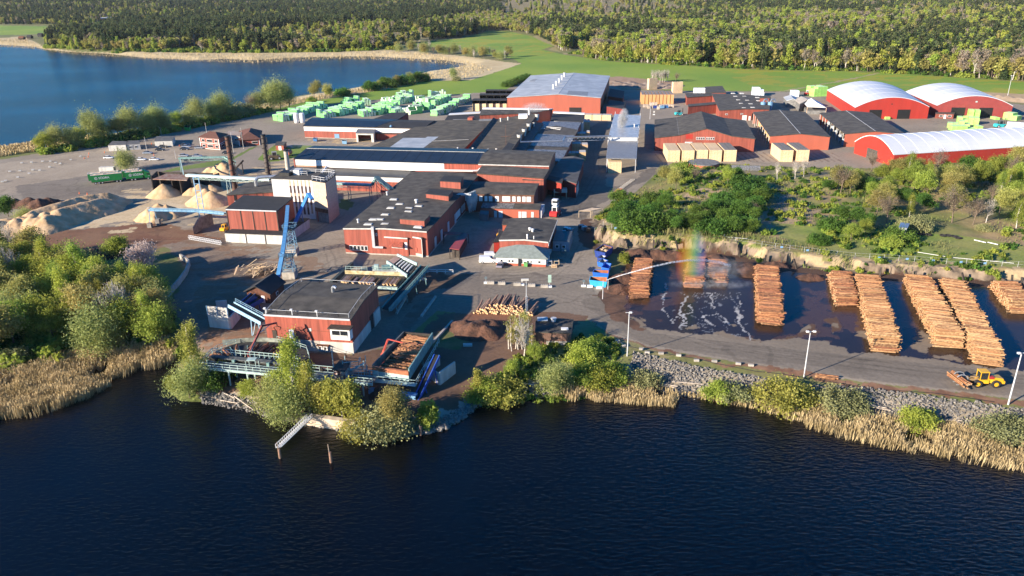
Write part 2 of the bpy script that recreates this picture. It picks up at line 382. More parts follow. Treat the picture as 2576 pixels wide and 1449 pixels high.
# yard
yard = [(-700, 455), (-200, 432), (0, 402), (100, 385), (300, 357), (467, 326), (640, 290), (700, 279), (883, 257), (1040, 243), (1167, 236), (1270, 228), (1300, 208), (1540, 212), (1560, 225), (1720, 229), (1960, 231), (2100, 232), (2300, 235), (2420, 248),
        (2560, 262), (2800, 280), (3400, 330), (3400, 436), (2900, 404), (2576, 394), (2400, 408), (2250, 424), (2100, 422), (2000, 420), (1900, 416), (1760, 408), (1690, 410), (1650, 436), (1600, 483), (1545, 505), (1505, 535), (1491, 565),
        (1489, 600), (1494, 640), (1530, 655), (1532, 700), (1505, 745), (1495, 768), (1560, 800), (1640, 832), (1792, 844), (1938, 862), (2072, 871), (2197, 892), (2343, 906), (2444, 920), (2600, 936), (3000, 985), (3000, 1075),
        (2576, 1006), (2400, 986), (2181, 961), (1938, 925), (1776, 898), (1634, 874), (1533, 840), (1477, 803), (1380, 797), (1180, 792), (1100, 780), (1030, 840), (975, 862), (900, 892), (690, 885), (560, 880), (500, 860), (480, 800), (500, 700),
        (470, 640), (380, 610), (200, 600), (-100, 600), (-700, 640)]
YP = poly(yard); my = inpoly(YP, X, Y); blend(my, ASP, ASP2, np.clip(t2*.6+t3*.4, 0, 1)); Zn[my] = 2
zone([(-700, 470), (0, 412), (300, 372), (560, 376), (700, 402), (600, 432), (380, 446), (150, 470), (-300, 530)], (.20, .175, .145), (.26, .23, .19), t2, zn=2)          # gravel parking
zone([(30, 470), (230, 440), (380, 415), (600, 395), (700, 420), (560, 470), (430, 470), (330, 486), (250, 505), (60, 500)], (.11, .10, .09), (.14, .13, .12), t2)
road_w = poly([(1100, 780), (1180, 690), (1480, 690), (1500, 745), (1640, 832), (1938, 862), (2197, 892), (2600, 936), (3000, 985), (3000, 1060), (2576, 1000), (2181, 956), (1776, 893), (1634, 868), (1533, 835), (1477, 798), (1300, 780), (1190, 790)])
mr = inpoly(road_w, X, Y); blend(mr, (.115, .107, .097), (.145, .133, .118), np.clip(t2*.5+t3*.5, 0, 1)); Zn[mr] = 3
st = dline(poly([(1500, 762), (1640, 850), (1938, 890), (2300, 930), (2700, 975)]), X, Y); m_ = mr & (st < 2.5+2*n2); C[m_] *= .82
zone(poly([(1380, 540), (1430, 500), (1440, 440), (1480, 320), (1530, 300), (1535, 400), (1520, 470), (1560, 470), (1640, 420), (1660, 430), (1500, 520), (1480, 560)]), ASPD, ASPD2, t2, zn=3)
# aprons of planks by the warehouses
for qd in ([(1840, 384), (1930, 382), (1955, 407), (1850, 407)], [(2035, 385), (2100, 385), (2125, 407), (2040, 407)], [(1648, 385), (1672, 385), (1675, 407), (1650, 405)]):
    P = poly(qd); m_ = inpoly(P, X, Y); C[m_] = (.20, .18, .155); m2 = m_ & ((np.sin(X*2.2) > .8)); C[m2] = (.10, .075, .06)
m_ = inpoly(poly([(1860, 430), (1930, 430), (1950, 450), (1870, 450)]), X, Y)
# brown bark ground west of the sorting station
zone([(160, 600), (380, 560), (560, 585), (580, 640), (700, 655), (745, 690), (660, 725), (640, 800), (700, 870), (560, 880), (470, 870), (430, 760), (470, 680), (420, 620), (200, 640)], (.12, .095, .078), (.165, .135, .11), t2)
zone([(60, 585), (240, 575), (400, 560), (520, 590), (440, 610), (250, 650), (60, 640)], BRK2, DRT, t2)
mm = inpoly(poly([(160, 600), (400, 580), (580, 600), (800, 650), (840, 700), (740, 700), (660, 720), (640, 800), (700, 870), (540, 880), (480, 800), (500, 700), (430, 640)]), gx, gy) & (fbm(X/6., Y/2.5, 51) > .54)
C[mm] = C[mm]*.35+np.array(DRT)*.65
mm = inpoly(poly([(520, 760), (640, 740), (660, 790), (620, 860), (520, 870)]), gx, gy) & (fbm(X/5., Y/2.5, 52) > .45); C[mm] = C[mm]*.3+np.array((.17, .085, .045))*.7
# sawdust spilt on the yard
zone([(430, 490), (560, 470), (600, 500), (580, 535), (480, 545), (380, 555), (290, 560), (200, 575), (130, 575), (300, 530)], (.46, .34, .21), (.52, .40, .27), t2)
mm = inpoly(poly([(300, 480), (600, 440), (700, 470), (560, 560), (200, 600)]), gx, gy) & (fbm(X/5., Y/3., 54) > .56); C[mm] = (.42, .32, .2)
mm = inpoly(poly([(530, 400), (770, 395), (790, 425), (700, 440), (540, 450)]), gx, gy) & (fbm(X/6., Y/4., 55) > .52); C[mm] = (.38, .29, .18)
mm = inpoly(poly([(770, 350), (960, 350), (1000, 372), (800, 372)]), gx, gy) & (fbm(X/3., Y/3., 56) > .62); C[mm] = (.36, .27, .16)
# lawns between the buildings
zone([(640, 410), (660, 388), (690, 365), (735, 372), (790, 370), (830, 374), (735, 398), (700, 405)], (.075, .14, .012), (.10, .17, .02), t2, zn=1, rag=False)
zone([(585, 396), (630, 372), (668, 362), (672, 367), (640, 385), (600, 402), (560, 415), (440, 430), (380, 440), (440, 422)], (.07, .12, .02), (.10, .15, .03), t2, zn=1, rag=False)
zone([(735, 365), (990, 372), (1000, 376), (740, 376)], (.08, .14, .015), (.10, .16, .02), t2, zn=1, rag=False)
zone([(640, 372), (668, 358), (690, 362), (655, 385), (648, 402), (700, 410), (560, 435), (590, 400)], (.15, .14, .125), (.19, .17, .15), t2, rag=False)
zone([(850, 500), (880, 502), (892, 520), (880, 530), (856, 520)], (.035, .075, .012), (.05, .09, .02), t2, zn=1)
for tk in ([(1150, 700), (1240, 735), (1400, 745), (1560, 790), (1700, 845), (1938, 885), (2300, 925), (2800, 985)], [(1180, 690), (1300, 690), (1440, 665), (1470, 600), (1450, 520), (1500, 440), (1500, 330)], [(1150, 760), (1240, 700), (1400, 690), (1480, 700), (1540, 780), (1800, 870), (2300, 938)], [(560, 640), (700, 600), (820, 620), (840, 680), (1000, 760)],
           [(520, 700), (600, 660), (760, 600), (860, 540)], [(1490, 590), (1460, 640), (1380, 700), (1200, 720)], [(0, 430), (300, 400), (560, 385), (640, 340), (740, 310), (1000, 330)], [(600, 560), (500, 600), (300, 600), (100, 610)]):
    dk = dline(poly(tk), X+2*(n2-.5), Y+2*(n2-.5)); mm = my & (np.abs(dk-1.05) < .28) & (n1 > .35); C[mm] *= .78; mm = my & (np.abs(dk-3.1) < .2) & (n1 > .5); C[mm] *= .86; mm = my & (dk < .7); C[mm] *= 1.06
# rainwater puddle and patch repairs
zone([(1478, 677), (1492, 671), (1502, 676), (1500, 684), (1484, 685)], (.03, .03, .035), (.03, .03, .035), t2, wet=1)
zone([(1330, 688), (1345, 684), (1378, 694), (1366, 697)], (.085, .08, .075), (.09, .08, .075), t2, rag=False)
mm = my & (fbm(X/7., Y/3., 61) > .63) & (Y < 330); C[mm] *= .86
mm = my & (np.abs(fbm(X/25., Y/25., 63)-.5) < .012); C[mm] *= .8
# wet log yard
mq = inpoly(poly([(1560, 770), (1600, 640), (1760, 642), (2000, 677), (3000, 748), (3000, 990), (2444, 928), (1938, 872), (1640, 838)]), X, Y); blend(mq, (.125, .113, .098), (.155, .14, .12), t2); Zn[mq] = 3
wetp = [(1586, 660), (1600, 628), (1760, 636), (1857, 642), (1906, 659), (2000, 670), (2181, 689), (2400, 702), (2576, 713), (3000, 742), (3000, 975), (2600, 932), (2444, 918), (2343, 905), (2197, 891), (2130, 885), (2090, 872), (2072, 858), (2000, 852), (1945, 850), (1925, 862), (1792, 842), (1700, 836), (1647, 833), (1600, 810), (1570, 770)]
mw = inpoly(poly(wetp), gx, gy); blend(mw, (.018, .014, .013), (.030, .022, .018), t2); Zn[mw] = 4; Wt[mw] = 1
dryp = ([(2025, 815), (2052, 815), (2060, 835), (2050, 848), (2024, 845), (1950, 858), (1945, 852), (2000, 842)], [(2080, 801), (2116, 801), (2108, 830), (2090, 838)], [(2150, 820), (2200, 828), (2210, 848), (2190, 860), (2142, 842)],
        [(2150, 808), (2178, 808), (2178, 816), (2152, 815)], [(2300, 835), (2330, 835), (2345, 870), (2320, 885), (2290, 878)], [(1590, 795), (1625, 812), (1640, 826), (1612, 818)], [(1615, 798), (1632, 800), (1630, 808), (1614, 806)],
        [(1725, 818), (1750, 812), (1765, 820), (1730, 828)], [(1790, 840), (1830, 835), (1930, 862), (1860, 855)], [(2340, 890), (2390, 896), (2420, 908), (2340, 900)], [(1835, 812), (1850, 815), (1846, 820), (1834, 818)], [(1965, 800), (1976, 803), (1970, 814), (1958, 812)])
for P in dryp:
    m_ = inpoly(poly(P), gx, gy); C[m_] = (.135, .115, .092); Wt[m_] = .15
mm = mw & (fbm(X/9., Y/9., 71) > .63); C[mm] = (.06, .035, .022)
# foam left by the sprinkler
foam = ([(1676, 712), (1680, 726), (1670, 745), (1664, 770), (1672, 785), (1688, 808)], [(1728, 742), (1722, 760), (1712, 778), (1716, 790), (1730, 800), (1712, 822), (1740, 815)], [(1740, 765), (1738, 780), (1722, 795), (1700, 800), (1686, 810)],
        [(1782, 738), (1794, 742), (1790, 760), (1796, 772), (1788, 780)], [(1770, 795), (1800, 792), (1828, 802), (1832, 820)], [(1778, 805), (1792, 815), (1798, 822)], [(1848, 758), (1860, 758), (1855, 775), (1866, 795), (1862, 812), (1890, 856)], [(1790, 738), (1812, 741)], [(1680, 795), (1692, 812)])
fm = np.zeros(X.shape, bool)
for F_ in foam: fm |= dline(poly(F_), X+(n1-.5)*2.6, Y+(fbm(X/1.3, Y/1.3, 81)-.5)*4) < .05+.30*t1
blot = inpoly(poly([(1660, 735), (1870, 735), (1890, 850), (1700, 830), (1655, 800)]), X, Y) & (np.abs(fbm(X/3.5, Y/5., 83)-.5) < .008)
C[fm] = (.30, .33, .38); C[blot] = (.16, .18, .21); Wt[fm] = .3
# bark verge along the road, shore banks
zone([(1495, 742), (1510, 730), (1560, 700), (1586, 660), (1600, 640), (1590, 800), (1640, 834), (1600, 828), (1540, 795)], (.045, .026, .018), (.08, .045, .03), t1)
zone([(1477, 803), (1533, 842), (1634, 876), (1776, 900), (1938, 927), (2181, 963), (2576, 1008), (3000, 1075), (3000, 1095), (2576, 1022), (2181, 974), (1938, 936), (1776, 906), (1634, 886), (1533, 858), (1490, 830)], (.10, .052, .034), (.15, .09, .06), t1)
zone([(1500, 840), (1600, 885), (1700, 915), (1900, 950), (2100, 980), (2576, 1035), (3000, 1110), (3000, 1200), (2576, 1110), (2150, 1050), (1905, 1010), (1700, 992), (1560, 985), (1500, 990), (1440, 930)], (.17, .155, .12), (.25, .225, .19), t1, z=-.5)
zone([(1420, 830), (1477, 806), (1533, 850), (1640, 885), (1700, 905), (1600, 905), (1560, 920), (1500, 960), (1430, 990), (1330, 995), (1340, 920), (1440, 870)], (.085, .12, .025), (.19, .155, .10), t2, z=-.3)
# brown ground round the sorting decks and the tip
zone([(1180, 790), (1300, 780), (1480, 800), (1440, 840), (1340, 860), (1340, 900), (1290, 920), (1190, 970), (1165, 1000), (1120, 1060), (1000, 1090), (930, 1070), (840, 1060), (700, 1030), (580, 1005), (500, 980), (450, 960), (500, 900), (560, 880), (690, 885), (900, 894), (975, 866), (1050, 850), (1100, 800)],
     (.060, .036, .027), (.10, .062, .043), t2, z=-.3)
zone([(1140, 800), (1180, 792), (1330, 785), (1330, 850), (1200, 850), (1150, 840)], (.13, .06, .038), (.10, .05, .033), t1)
zone([(1085, 860), (1110, 830), (1160, 840), (1200, 850), (1150, 885), (1085, 885)], (.05, .08, .02), (.10, .09, .04), t1)
zone([(900, 800), (970, 760), (1010, 700), (1035, 690), (1075, 700), (1200, 700), (1240, 740), (1180, 790), (1100, 782), (1045, 830), (985, 870), (900, 890)], (.105, .098, .09), (.135, .12, .105), t2, rag=False, zn=2)
zone([(1050, 760), (1095, 745), (1070, 790), (1020, 850), (985, 872), (975, 862)], (.12, .11, .10), (.085, .055, .04), t1)
zone([(1000, 700), (1060, 668), (1120, 690), (1190, 690), (1130, 720), (1050, 745), (1020, 770)], (.055, .04, .03), (.10, .07, .05), t1)
zone([(-900, 1045), (0, 980), (200, 935), (380, 900), (440, 905), (470, 880), (400, 872), (200, 905), (0, 945), (-900, 1000)], (.20, .16, .075), (.28, .22, .11), t1, z=WZ)
zone([(500, 985), (640, 1010), (760, 1045), (930, 1075), (940, 1099), (760, 1071), (600, 1030), (510, 1016)], (.22, .19, .155), (.30, .27, .23), t1, z=WZ)
zone([(940, 1098), (1120, 1082), (1165, 1058), (1205, 1020), (1190, 1000), (1150, 1035), (1100, 1060), (950, 1078)], (.20, .185, .17), (.28, .26, .24), t1, z=WZ)
# plateau behind the rock face: grass, paths, rock
mh = inpoly(hillp, gx, gy); blend(mh, (.085, .115, .028), (.20, .155, .085), np.clip(t2*1.1, 0, 1)); Zn[mh] = 6
zone([(1730, 480), (1760, 470), (1820, 478), (1830, 500), (1760, 500), (1722, 496)], (.36, .25, .17), (.27, .2, .13), t1, z=4)
zone([(1930, 520), (1990, 500), (2060, 520), (2040, 560), (2150, 578), (2380, 590), (2576, 612), (2900, 640), (2900, 655), (2576, 624), (2380, 602), (2100, 592), (2020, 570), (1960, 575), (1895, 545)], (.25, .185, .125), (.20, .165, .11), t1, z=4)
zone([(1970, 480), (1990, 470), (1985, 500), (2010, 530), (1960, 545), (1950, 520)], (.18, .16, .14), (.15, .13, .11), t1, z=4)
zone([(1990, 440), (2200, 430), (2240, 450), (2100, 470), (2010, 480)], (.22, .20, .08), (.17, .17, .06), t2, z=4)
zone([(1940, 560), (2110, 570), (2400, 592), (2576, 615), (2900, 645), (2900, 700), (2576, 668), (2300, 655), (2150, 650), (2000, 625)], (.085, .15, .02), (.15, .17, .05), t2, z=3)
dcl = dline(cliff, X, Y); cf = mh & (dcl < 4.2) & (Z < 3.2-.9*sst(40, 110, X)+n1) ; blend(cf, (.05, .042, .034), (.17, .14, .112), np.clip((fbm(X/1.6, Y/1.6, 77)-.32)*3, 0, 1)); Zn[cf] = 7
mm = mh & (dcl >= 2.5) & (dcl < 7) & (n1 > .5); C[mm] = (.26, .21, .13)
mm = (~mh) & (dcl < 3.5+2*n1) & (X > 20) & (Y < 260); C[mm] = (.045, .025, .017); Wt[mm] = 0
# ravel: split into named sheets
C *= (0.90+.20*n1)[..., None]; C *= np.array([1.12, 1., .84]); C *= np.where(Wt[..., None] > .5, 1, np.maximum(1.5-.95*C, .8))
Vt = np.stack([X, Y, Z], -1).reshape(-1, 3); nR, nA = X.shape
idx = np.arange(nR*nA).reshape(nR, nA)
F = np.stack([idx[:-1, :-1], idx[:-1, 1:], idx[1:, 1:], idx[1:, :-1]], -1).reshape(-1, 4)
fz = Zn[:-1, :-1].ravel()
keep = ~((Z[:-1, :-1] < WZ-3.) & (Z[1:, 1:] < WZ-3.)).ravel()
def ground_mat():
    m_ = bpy.data.materials.new('ground_cover'); m_.use_nodes = True; N = m_.node_tree.nodes; L = m_.node_tree.links; p = N['Principled BSDF']
    a = N.new('ShaderNodeAttribute'); a.attribute_name = 'tint'; a2 = N.new('ShaderNodeAttribute'); a2.attribute_name = 'wet'
    ge = N.new('ShaderNodeNewGeometry'); nz = N.new('ShaderNodeTexNoise'); nz.inputs['Scale'].default_value = 1.1; nz.inputs['Detail'].default_value = 8
    L.new(ge.outputs['Position'], nz.inputs['Vector'])
    mr_ = N.new('ShaderNodeMapRange'); mr_.inputs[1].default_value = .3; mr_.inputs[2].default_value = .7; mr_.inputs[3].default_value = .86; mr_.inputs[4].default_value = 1.13
    L.new(nz.outputs[0], mr_.inputs[0]); vm = N.new('ShaderNodeVectorMath'); vm.operation = 'SCALE'
    L.new(a.outputs['Color'], vm.inputs[0]); L.new(mr_.outputs[0], vm.inputs['Scale']); L.new(vm.outputs[0], p.inputs['Base Color'])
    n2_ = N.new('ShaderNodeTexNoise'); n2_.inputs['Scale'].default_value = .12; n2_.inputs['Detail'].default_value = 6; L.new(ge.outputs['Position'], n2_.inputs['Vector'])
    w1 = N.new('ShaderNodeMath'); w1.operation = 'MULTIPLY'; w1.inputs[1].default_value = .72; L.new(a2.outputs['Fac'], w1.inputs[0])
    w3 = N.new('ShaderNodeMath'); w3.operation = 'SUBTRACT'; w3.inputs[0].default_value = .92; L.new(w1.outputs[0], w3.inputs[1]); L.new(w3.outputs[0], p.inputs['Roughness']); w4 = N.new('ShaderNodeMath'); w4.operation = 'MULTIPLY_ADD'; w4.inputs[1].default_value = -.3; w4.inputs[2].default_value = .5; L.new(a2.outputs['Fac'], w4.inputs[0]); L.new(w4.outputs[0], p.inputs['Specular IOR Level'])
    b = N.new('ShaderNodeBump'); b.inputs['Distance'].default_value = .15
    b1 = N.new('ShaderNodeMath'); b1.operation = 'MULTIPLY_ADD'; b1.inputs[1].default_value = -.45; b1.inputs[2].default_value = .5; L.new(a2.outputs['Fac'], b1.inputs[0]); L.new(b1.outputs[0], b.inputs['Strength'])
    L.new(nz.outputs[0], b.inputs['Height']); L.new(b.outputs[0], p.inputs['Normal'])
    return m_
GM = ground_mat()
for k, nm in enumerate(['ground', 'field', 'yard_pavement', 'road', 'log_yard_floor', 'reed_shore', 'rocky_hill', 'rock_face']):
    s_ = keep & (fz == k)
    if not s_.any(): continue
    f_ = F[s_]; u_, inv = np.unique(f_, return_inverse=True)
    o = mesh_np(nm, Vt[u_], inv.reshape(-1, 4), GM, smooth=(k != 7)); o['kind'] = 'structure'
    for an, dat, ty in (('tint', np.concatenate([C.reshape(-1, 3)[u_], np.ones((len(u_), 1))], 1), 'FLOAT_COLOR'), ('wet', Wt.ravel()[u_], 'FLOAT')):
        at = o.data.attributes.new(an, ty, 'POINT'); at.data.foreach_set('color' if ty == 'FLOAT_COLOR' else 'value', dat.astype('f').ravel())

# water: both lakes are one level sheet
def water_mat():
    m_ = bpy.data.materials.new('lake_water'); m_.use_nodes = True; N = m_.node_tree.nodes; L = m_.node_tree.links; p = N['Principled BSDF']
    p.inputs['Base Color'].default_value = (.0006, .0012, .003, 1); p.inputs['Roughness'].default_value = .19; p.inputs['IOR'].default_value = 1.33
    ge = N.new('ShaderNodeNewGeometry'); mp = N.new('ShaderNodeMapping'); mp.inputs['Rotation'].default_value = (0, 0, R(14)); mp.inputs['Scale'].default_value = (.42, 1., 1)
    L.new(ge.outputs['Position'], mp.inputs[0])
    n1_ = N.new('ShaderNodeTexNoise'); n1_.inputs['Scale'].default_value = 1.6; n1_.inputs['Detail'].default_value = 4; n1_.inputs['Distortion'].default_value = .4; L.new(mp.outputs[0], n1_.inputs['Vector'])
    n2_ = N.new('ShaderNodeTexNoise'); n2_.inputs['Scale'].default_value = .015; n2_.inputs['Detail'].default_value = 4; L.new(mp.outputs[0], n2_.inputs['Vector'])
    mr_ = N.new('ShaderNodeMapRange'); mr_.inputs[1].default_value = .35; mr_.inputs[2].default_value = .65; mr_.inputs[3].default_value = .35; mr_.inputs[4].default_value = 1.; L.new(n2_.outputs[0], mr_.inputs[0])
    b = N.new('ShaderNodeBump'); b.inputs['Distance'].default_value = .34; L.new(mr_.outputs[0], b.inputs['Strength']); L.new(n1_.outputs[0], b.inputs['Height']); L.new(b.outputs[0], p.inputs['Normal'])
    return m_
wv = np.array([[-9000, -400, WZ], [9000, -400, WZ], [9000, 12000, WZ], [-9000, 12000, WZ]])
wo = mesh_np('water', wv, np.array([[0, 1, 2, 3]]), water_mat(), smooth=False); wo['kind'] = 'structure'
# ================================================================ BUILDINGS
class Bld:
    """walls and roof on a quad given by the photo pixels of its eave corners (front-left, front-right, back-right, back-left)"""
    def __init__(s, name, label, Q, ze, zb=0., prof=None, axis='d', wall=RED, roof=FELT, over=.25, th=.28, cat='building', group=None, rz0=None, walls='flrb', par=None, edge=None, flatwall=False):
        s.P = [U(a, b, ze)[:2] for a, b in Q]; s.ze = ze; s.zb = zb; s.axis = axis
        s.prof = prof or [(0, 0), (1, 0)]
        c = np.mean(s.P, 0)
        s.root = par or thing(name, label, cat, (c[0], c[1], max(0, zb)), group)
        s.c = c; s.W = np.linalg.norm(s.P[1]-s.P[0]); s.D = np.linalg.norm(s.P[2]-s.P[1])
        b = MB(); pr = s.prof
        def face(pts): b.add(pts, [tuple(range(len(pts)))])
        for side in walls:
            (u0, v0), (u1, v1) = {'f': ((0, 0), (1, 0)), 'r': ((1, 0), (1, 1)), 'b': ((1, 1), (0, 1)), 'l': ((0, 1), (0, 0))}[side]
            gable = (side in 'fb') == (axis == 'd')
            a = s.xy(u0, v0); e = s.xy(u1, v1); pts = [[a[0], a[1], zb], [e[0], e[1], zb]]
            if gable:
                ks = pr if (side in 'fl') == (axis == 'w') else pr[::-1]
                if axis == 'd': ks = pr[::-1] if side == 'f' else pr
                else: ks = pr[::-1] if side == 'r' else pr
                for k, dz in ks:
                    p = s.xy(k, v0) if axis == 'd' else s.xy(u0, k); pts.append([p[0], p[1], ze+dz])
            else:
                dz = pr[0][1] if (side in 'lf') else pr[-1][1]
                pts += [[e[0], e[1], ze+dz], [a[0], a[1], ze+dz]]
            face(pts)
        s.wall = b.build('wall', wall, s.root)
        b = MB(); dW, dD = over/s.W, over/s.D
        for (k0, d0), (k1, d1) in zip(pr[:-1], pr[1:]):
            sl_ = (d1-d0)/(k1-k0); e0 = k0; e1 = k1
            if k0 == pr[0][0]: e0 = k0-(dW if axis == 'd' else dD); d0 = d0-sl_*(k0-e0)
            if k1 == pr[-1][0]: e1 = k1+(dW if axis == 'd' else dD); d1 = d1+sl_*(e1-k1)
            o = dD if axis == 'd' else dW
            q = [(e0, -o, d0), (e1, -o, d1), (e1, 1+o, d1), (e0, 1+o, d0)] if axis == 'd' else [(-o, e0, d0), (1+o, e0, d0), (1+o, e1, d1), (-o, e1, d1)]
            lo = [[*s.xy(a, c_), ze+d+.012] for a, c_, d in q]; hi = [[p[0], p[1], p[2]+th] for p in lo]
            n_ = []
            b.add(lo+hi, [(3, 2, 1, 0), (4, 5, 6, 7), (0, 1, 5, 4), (1, 2, 6, 5), (2, 3, 7, 6), (3, 0, 4, 7)])
        s.th = th; s.roof = b.build('roof', roof, s.root)
        if edge:
            b = MB(); z = ze+th*.5
            for side in edge[1]:
                (u0, v0), (u1, v1) = {'f': ((0, 0), (1, 0)), 'r': ((1, 0), (1, 1)), 'b': ((1, 1), (0, 1)), 'l': ((0, 1), (0, 0))}[side]
                if (side in 'fb') == (axis == 'd') and len(pr) > 2:
                    for (k0, d0), (k1, d1) in zip(pr[:-1], pr[1:]):
                        A = s.off(side, k0 if side in 'fb' else k0, over+.08, raw=True); B = s.off(side, k1, over+.08, raw=True)
                        b.bar([*A, z+d0], [*B, z+d1], .14, th+.1)
                else:
                    A = s.off(side, -.0, over+.08, raw=True); B = s.off(side, 1., over+.08, raw=True); b.bar([*A, z], [*B, z], .14, th+.1)
            b.build('fascia', edge[0], s.root)
    def xy(s, u, v):
        P = s.P; return P[0]*(1-u)*(1-v)+P[1]*u*(1-v)+P[2]*u*v+P[3]*(1-u)*v
    def off(s, side, t, d, raw=False):
        """a point at fraction t along a side, d metres outside it; t runs left-to-right (f, b) or front-to-back (l, r)"""
        p = {'f': (t, 0), 'b': (t, 1), 'l': (0, t), 'r': (1, t)}[side]
        p = s.xy(*p); dr = (s.P[1]-s.P[0])/s.W if side in 'lr' else (s.P[3]-s.P[0])/np.linalg.norm(s.P[3]-s.P[0])
        return p+dr*(-d if side in 'fl' else d)
    def panel(s, side, t0, t1, z0, z1, m_, name='door', dep=.12, par=None, out=0.):
        """thin box standing proud of the wall"""
        a = s.off(side, t0, dep/2+.004+out); b_ = s.off(side, t1, dep/2+.004+out)
        return MB().bar([*a, (z0+z1)/2], [*b_, (z0+z1)/2], dep, z1-z0).build(name, m_, par or s.root)
    def window(s, side, t0, t1, z0, z1, fr=WHITE, pane=GLASS):
        f = s.panel(side, t0, t1, z0, z1, fr, 'window', .10)
        L = s.W if side in 'fb' else s.D; e = .14/L
        s.panel(side, t0+e, t1-e, z0+.14, z1-.14, pane, 'pane', .05, f, .09); return f
    def top(s, u, v):
        k = u if s.axis == 'd' else v; pr = s.prof
        return s.ze+float(np.interp(k, [a for a, _ in pr], [d for _, d in pr]))+s.th
    def at(s, u, v, dz=0): p = s.xy(u, v); return np.array([p[0], p[1], s.top(u, v)+dz])
    def atpx(s, px, py):
        z = s.ze+s.th
        p = U(px, py, z); return p
    def rbox(s, u0, u1, v0, v1, h, m_, name, top=None, par=None):
        """a box sitting on the roof"""
        q = [s.xy(u0, v0), s.xy(u1, v0), s.xy(u1, v1), s.xy(u0, v1)]; z = s.top((u0+u1)/2, (v0+v1)/2)
        o = MB().prism(q, z-.3, z+h).build(name, m_, par or s.root)
        if top: MB().prism([c_+(p-c_)*1.03 for p in q for c_ in [np.mean(q, 0)]], z+h+.003, z+h+.15, bot=True).build('cap', top, o)
        return o
def skylights(B, pts, s=(1.6, .9), kind='skylight'):
    for px, py in pts:
        p = B.atpx(px, py); a = math.atan2(*(B.P[1]-B.P[0])[::-1])
        o = MB().box((p[0], p[1], p[2]+.2), (s[0]*1.3, s[1]*1.3, .5), a).build(kind, STEEL, B.root)
        MB().box((p[0], p[1], p[2]+.53), (s[0]*1.1, s[1]*1.1, .16), a).build('dome', WHITE2, o)
def vents(B, pts, h=1.2, r=.3, m_=WHITE, cowl=True):
    for px, py in pts:
        p = B.atpx(px, py)
        o = MB().lathe(p, [(r*1.3, -.2), (r*1.3, .15), (r, .2), (r, h), (r*1.5, h+.03), (r*1.4, h+.3), (.05, h+.42)], 10).build('vent', m_, B.root)

# --- sorting station by the tip
s1 = Bld('sorting_station', 'red corrugated sorting hall with black felt roof and white base beside the log decks', [(664.5, 792.5), (881.4, 804.9), (949.4, 722.8), (757, 711)], 8.2, -.3, [(0, 0), (.48, .8), (1, .2)], 'w', RED2, FELT, edge=(STEEL, 'f'))
s1.panel('f', .26, 1.003, -.3, 2.6, WHITE2, 'base_wall', .14); s1.panel('f', .42, .62, .9, 2.62, CONC, 'base_wall', .18); s1.panel('r', .0, .62, -.3, 2.7, WHITE2, 'base_wall', .14)
s1.panel('r', .62, .74, -.3, 3.6, BLACK, 'gateway', .1); s1.panel('r', .74, .97, -.3, 3.4, WHITE2, 'base_wall', .4); s1.panel('f', .27, .325, 2.7, 5.0, WHITE, 'door', .14)
s1.panel('f', .505, .535, 4.9, 5.6, WHITE2, 'hatch', .08); s1.panel('f', .07, .12, 2.6, 4.6, DARK, 'door', .1); s1.panel('f', .0, 1.0, 5.0, 5.07, RUST, 'sheet_joint', .04)
cab = s1.panel('f', .79, 1.01, 4.0, 6.6, WHITE, 'control_cabin', 1.7); s1.panel('f', .81, .895, 5.2, 6.2, GLASS, 'pane', .06, cab, 1.72); s1.panel('f', .905, .985, 5.2, 6.2, GLASS, 'pane', .06, cab, 1.72)
s1.panel('f', .81, .985, 4.6, 5.15, WHITE2, 'cladding', .06, cab, 1.72); s1.panel('f', .77, 1.03, 6.62, 6.9, DARK, 'cabin_roof', 2.1, cab, 0)
for k in (.60, .66): a_ = s1.panel('f', k, k+.05, .5, 1.6, WHITE, 'heat_pump', .6); s1.panel('f', k+.01, k+.035, .7, 1.4, DARK, 'fan', .04, a_, .6)
s1.panel('f', .59, .73, 1.75, 1.9, RUST, 'canopy', 1.0)
b = MB(); z = s1.ze+.35
for sd_, rg in (('f', 'lr'), ('r', 'fb'), ('b', 'lr'), ('l', 'fb')):
    pts = []
    for t in np.linspace(0.02, .98, 9):
        p = s1.off(sd_, t, -.5); k = {'f': 0, 'b': 1}.get(sd_, t); pts.append([p[0], p[1], s1.top(.5, k)])
    b.rail(pts, .9, 2.2, .07, mid=False)
b.build('roof_rail', STEEL, s1.root)
p = s1.atpx(838, 741); vt = MB(); vt.tube(p, p+[0, 0, .25], .55); vt.tube(p, p+[0, 0, 1.7], .35); vt.tube(p+[0, 0, 1.7], p+[.5, -.3, 2.2], .35); vt.tube(p+[.5, -.3, 2.2], p+[1, -.5, 1.8], .35); vt.build('vent', METAL, s1.root)
for t in (.02, .33, .62): p = s1.off('f', t, -.1); b = MB(); q = np.array([*p, s1.ze+.3]); b.bar(q, q+[0, 0, 1.3], .12, .12); b.box(q+[0, -.4, 1.5], (.5, .5, .3)); b.build('floodlight', WHITE, s1.root)

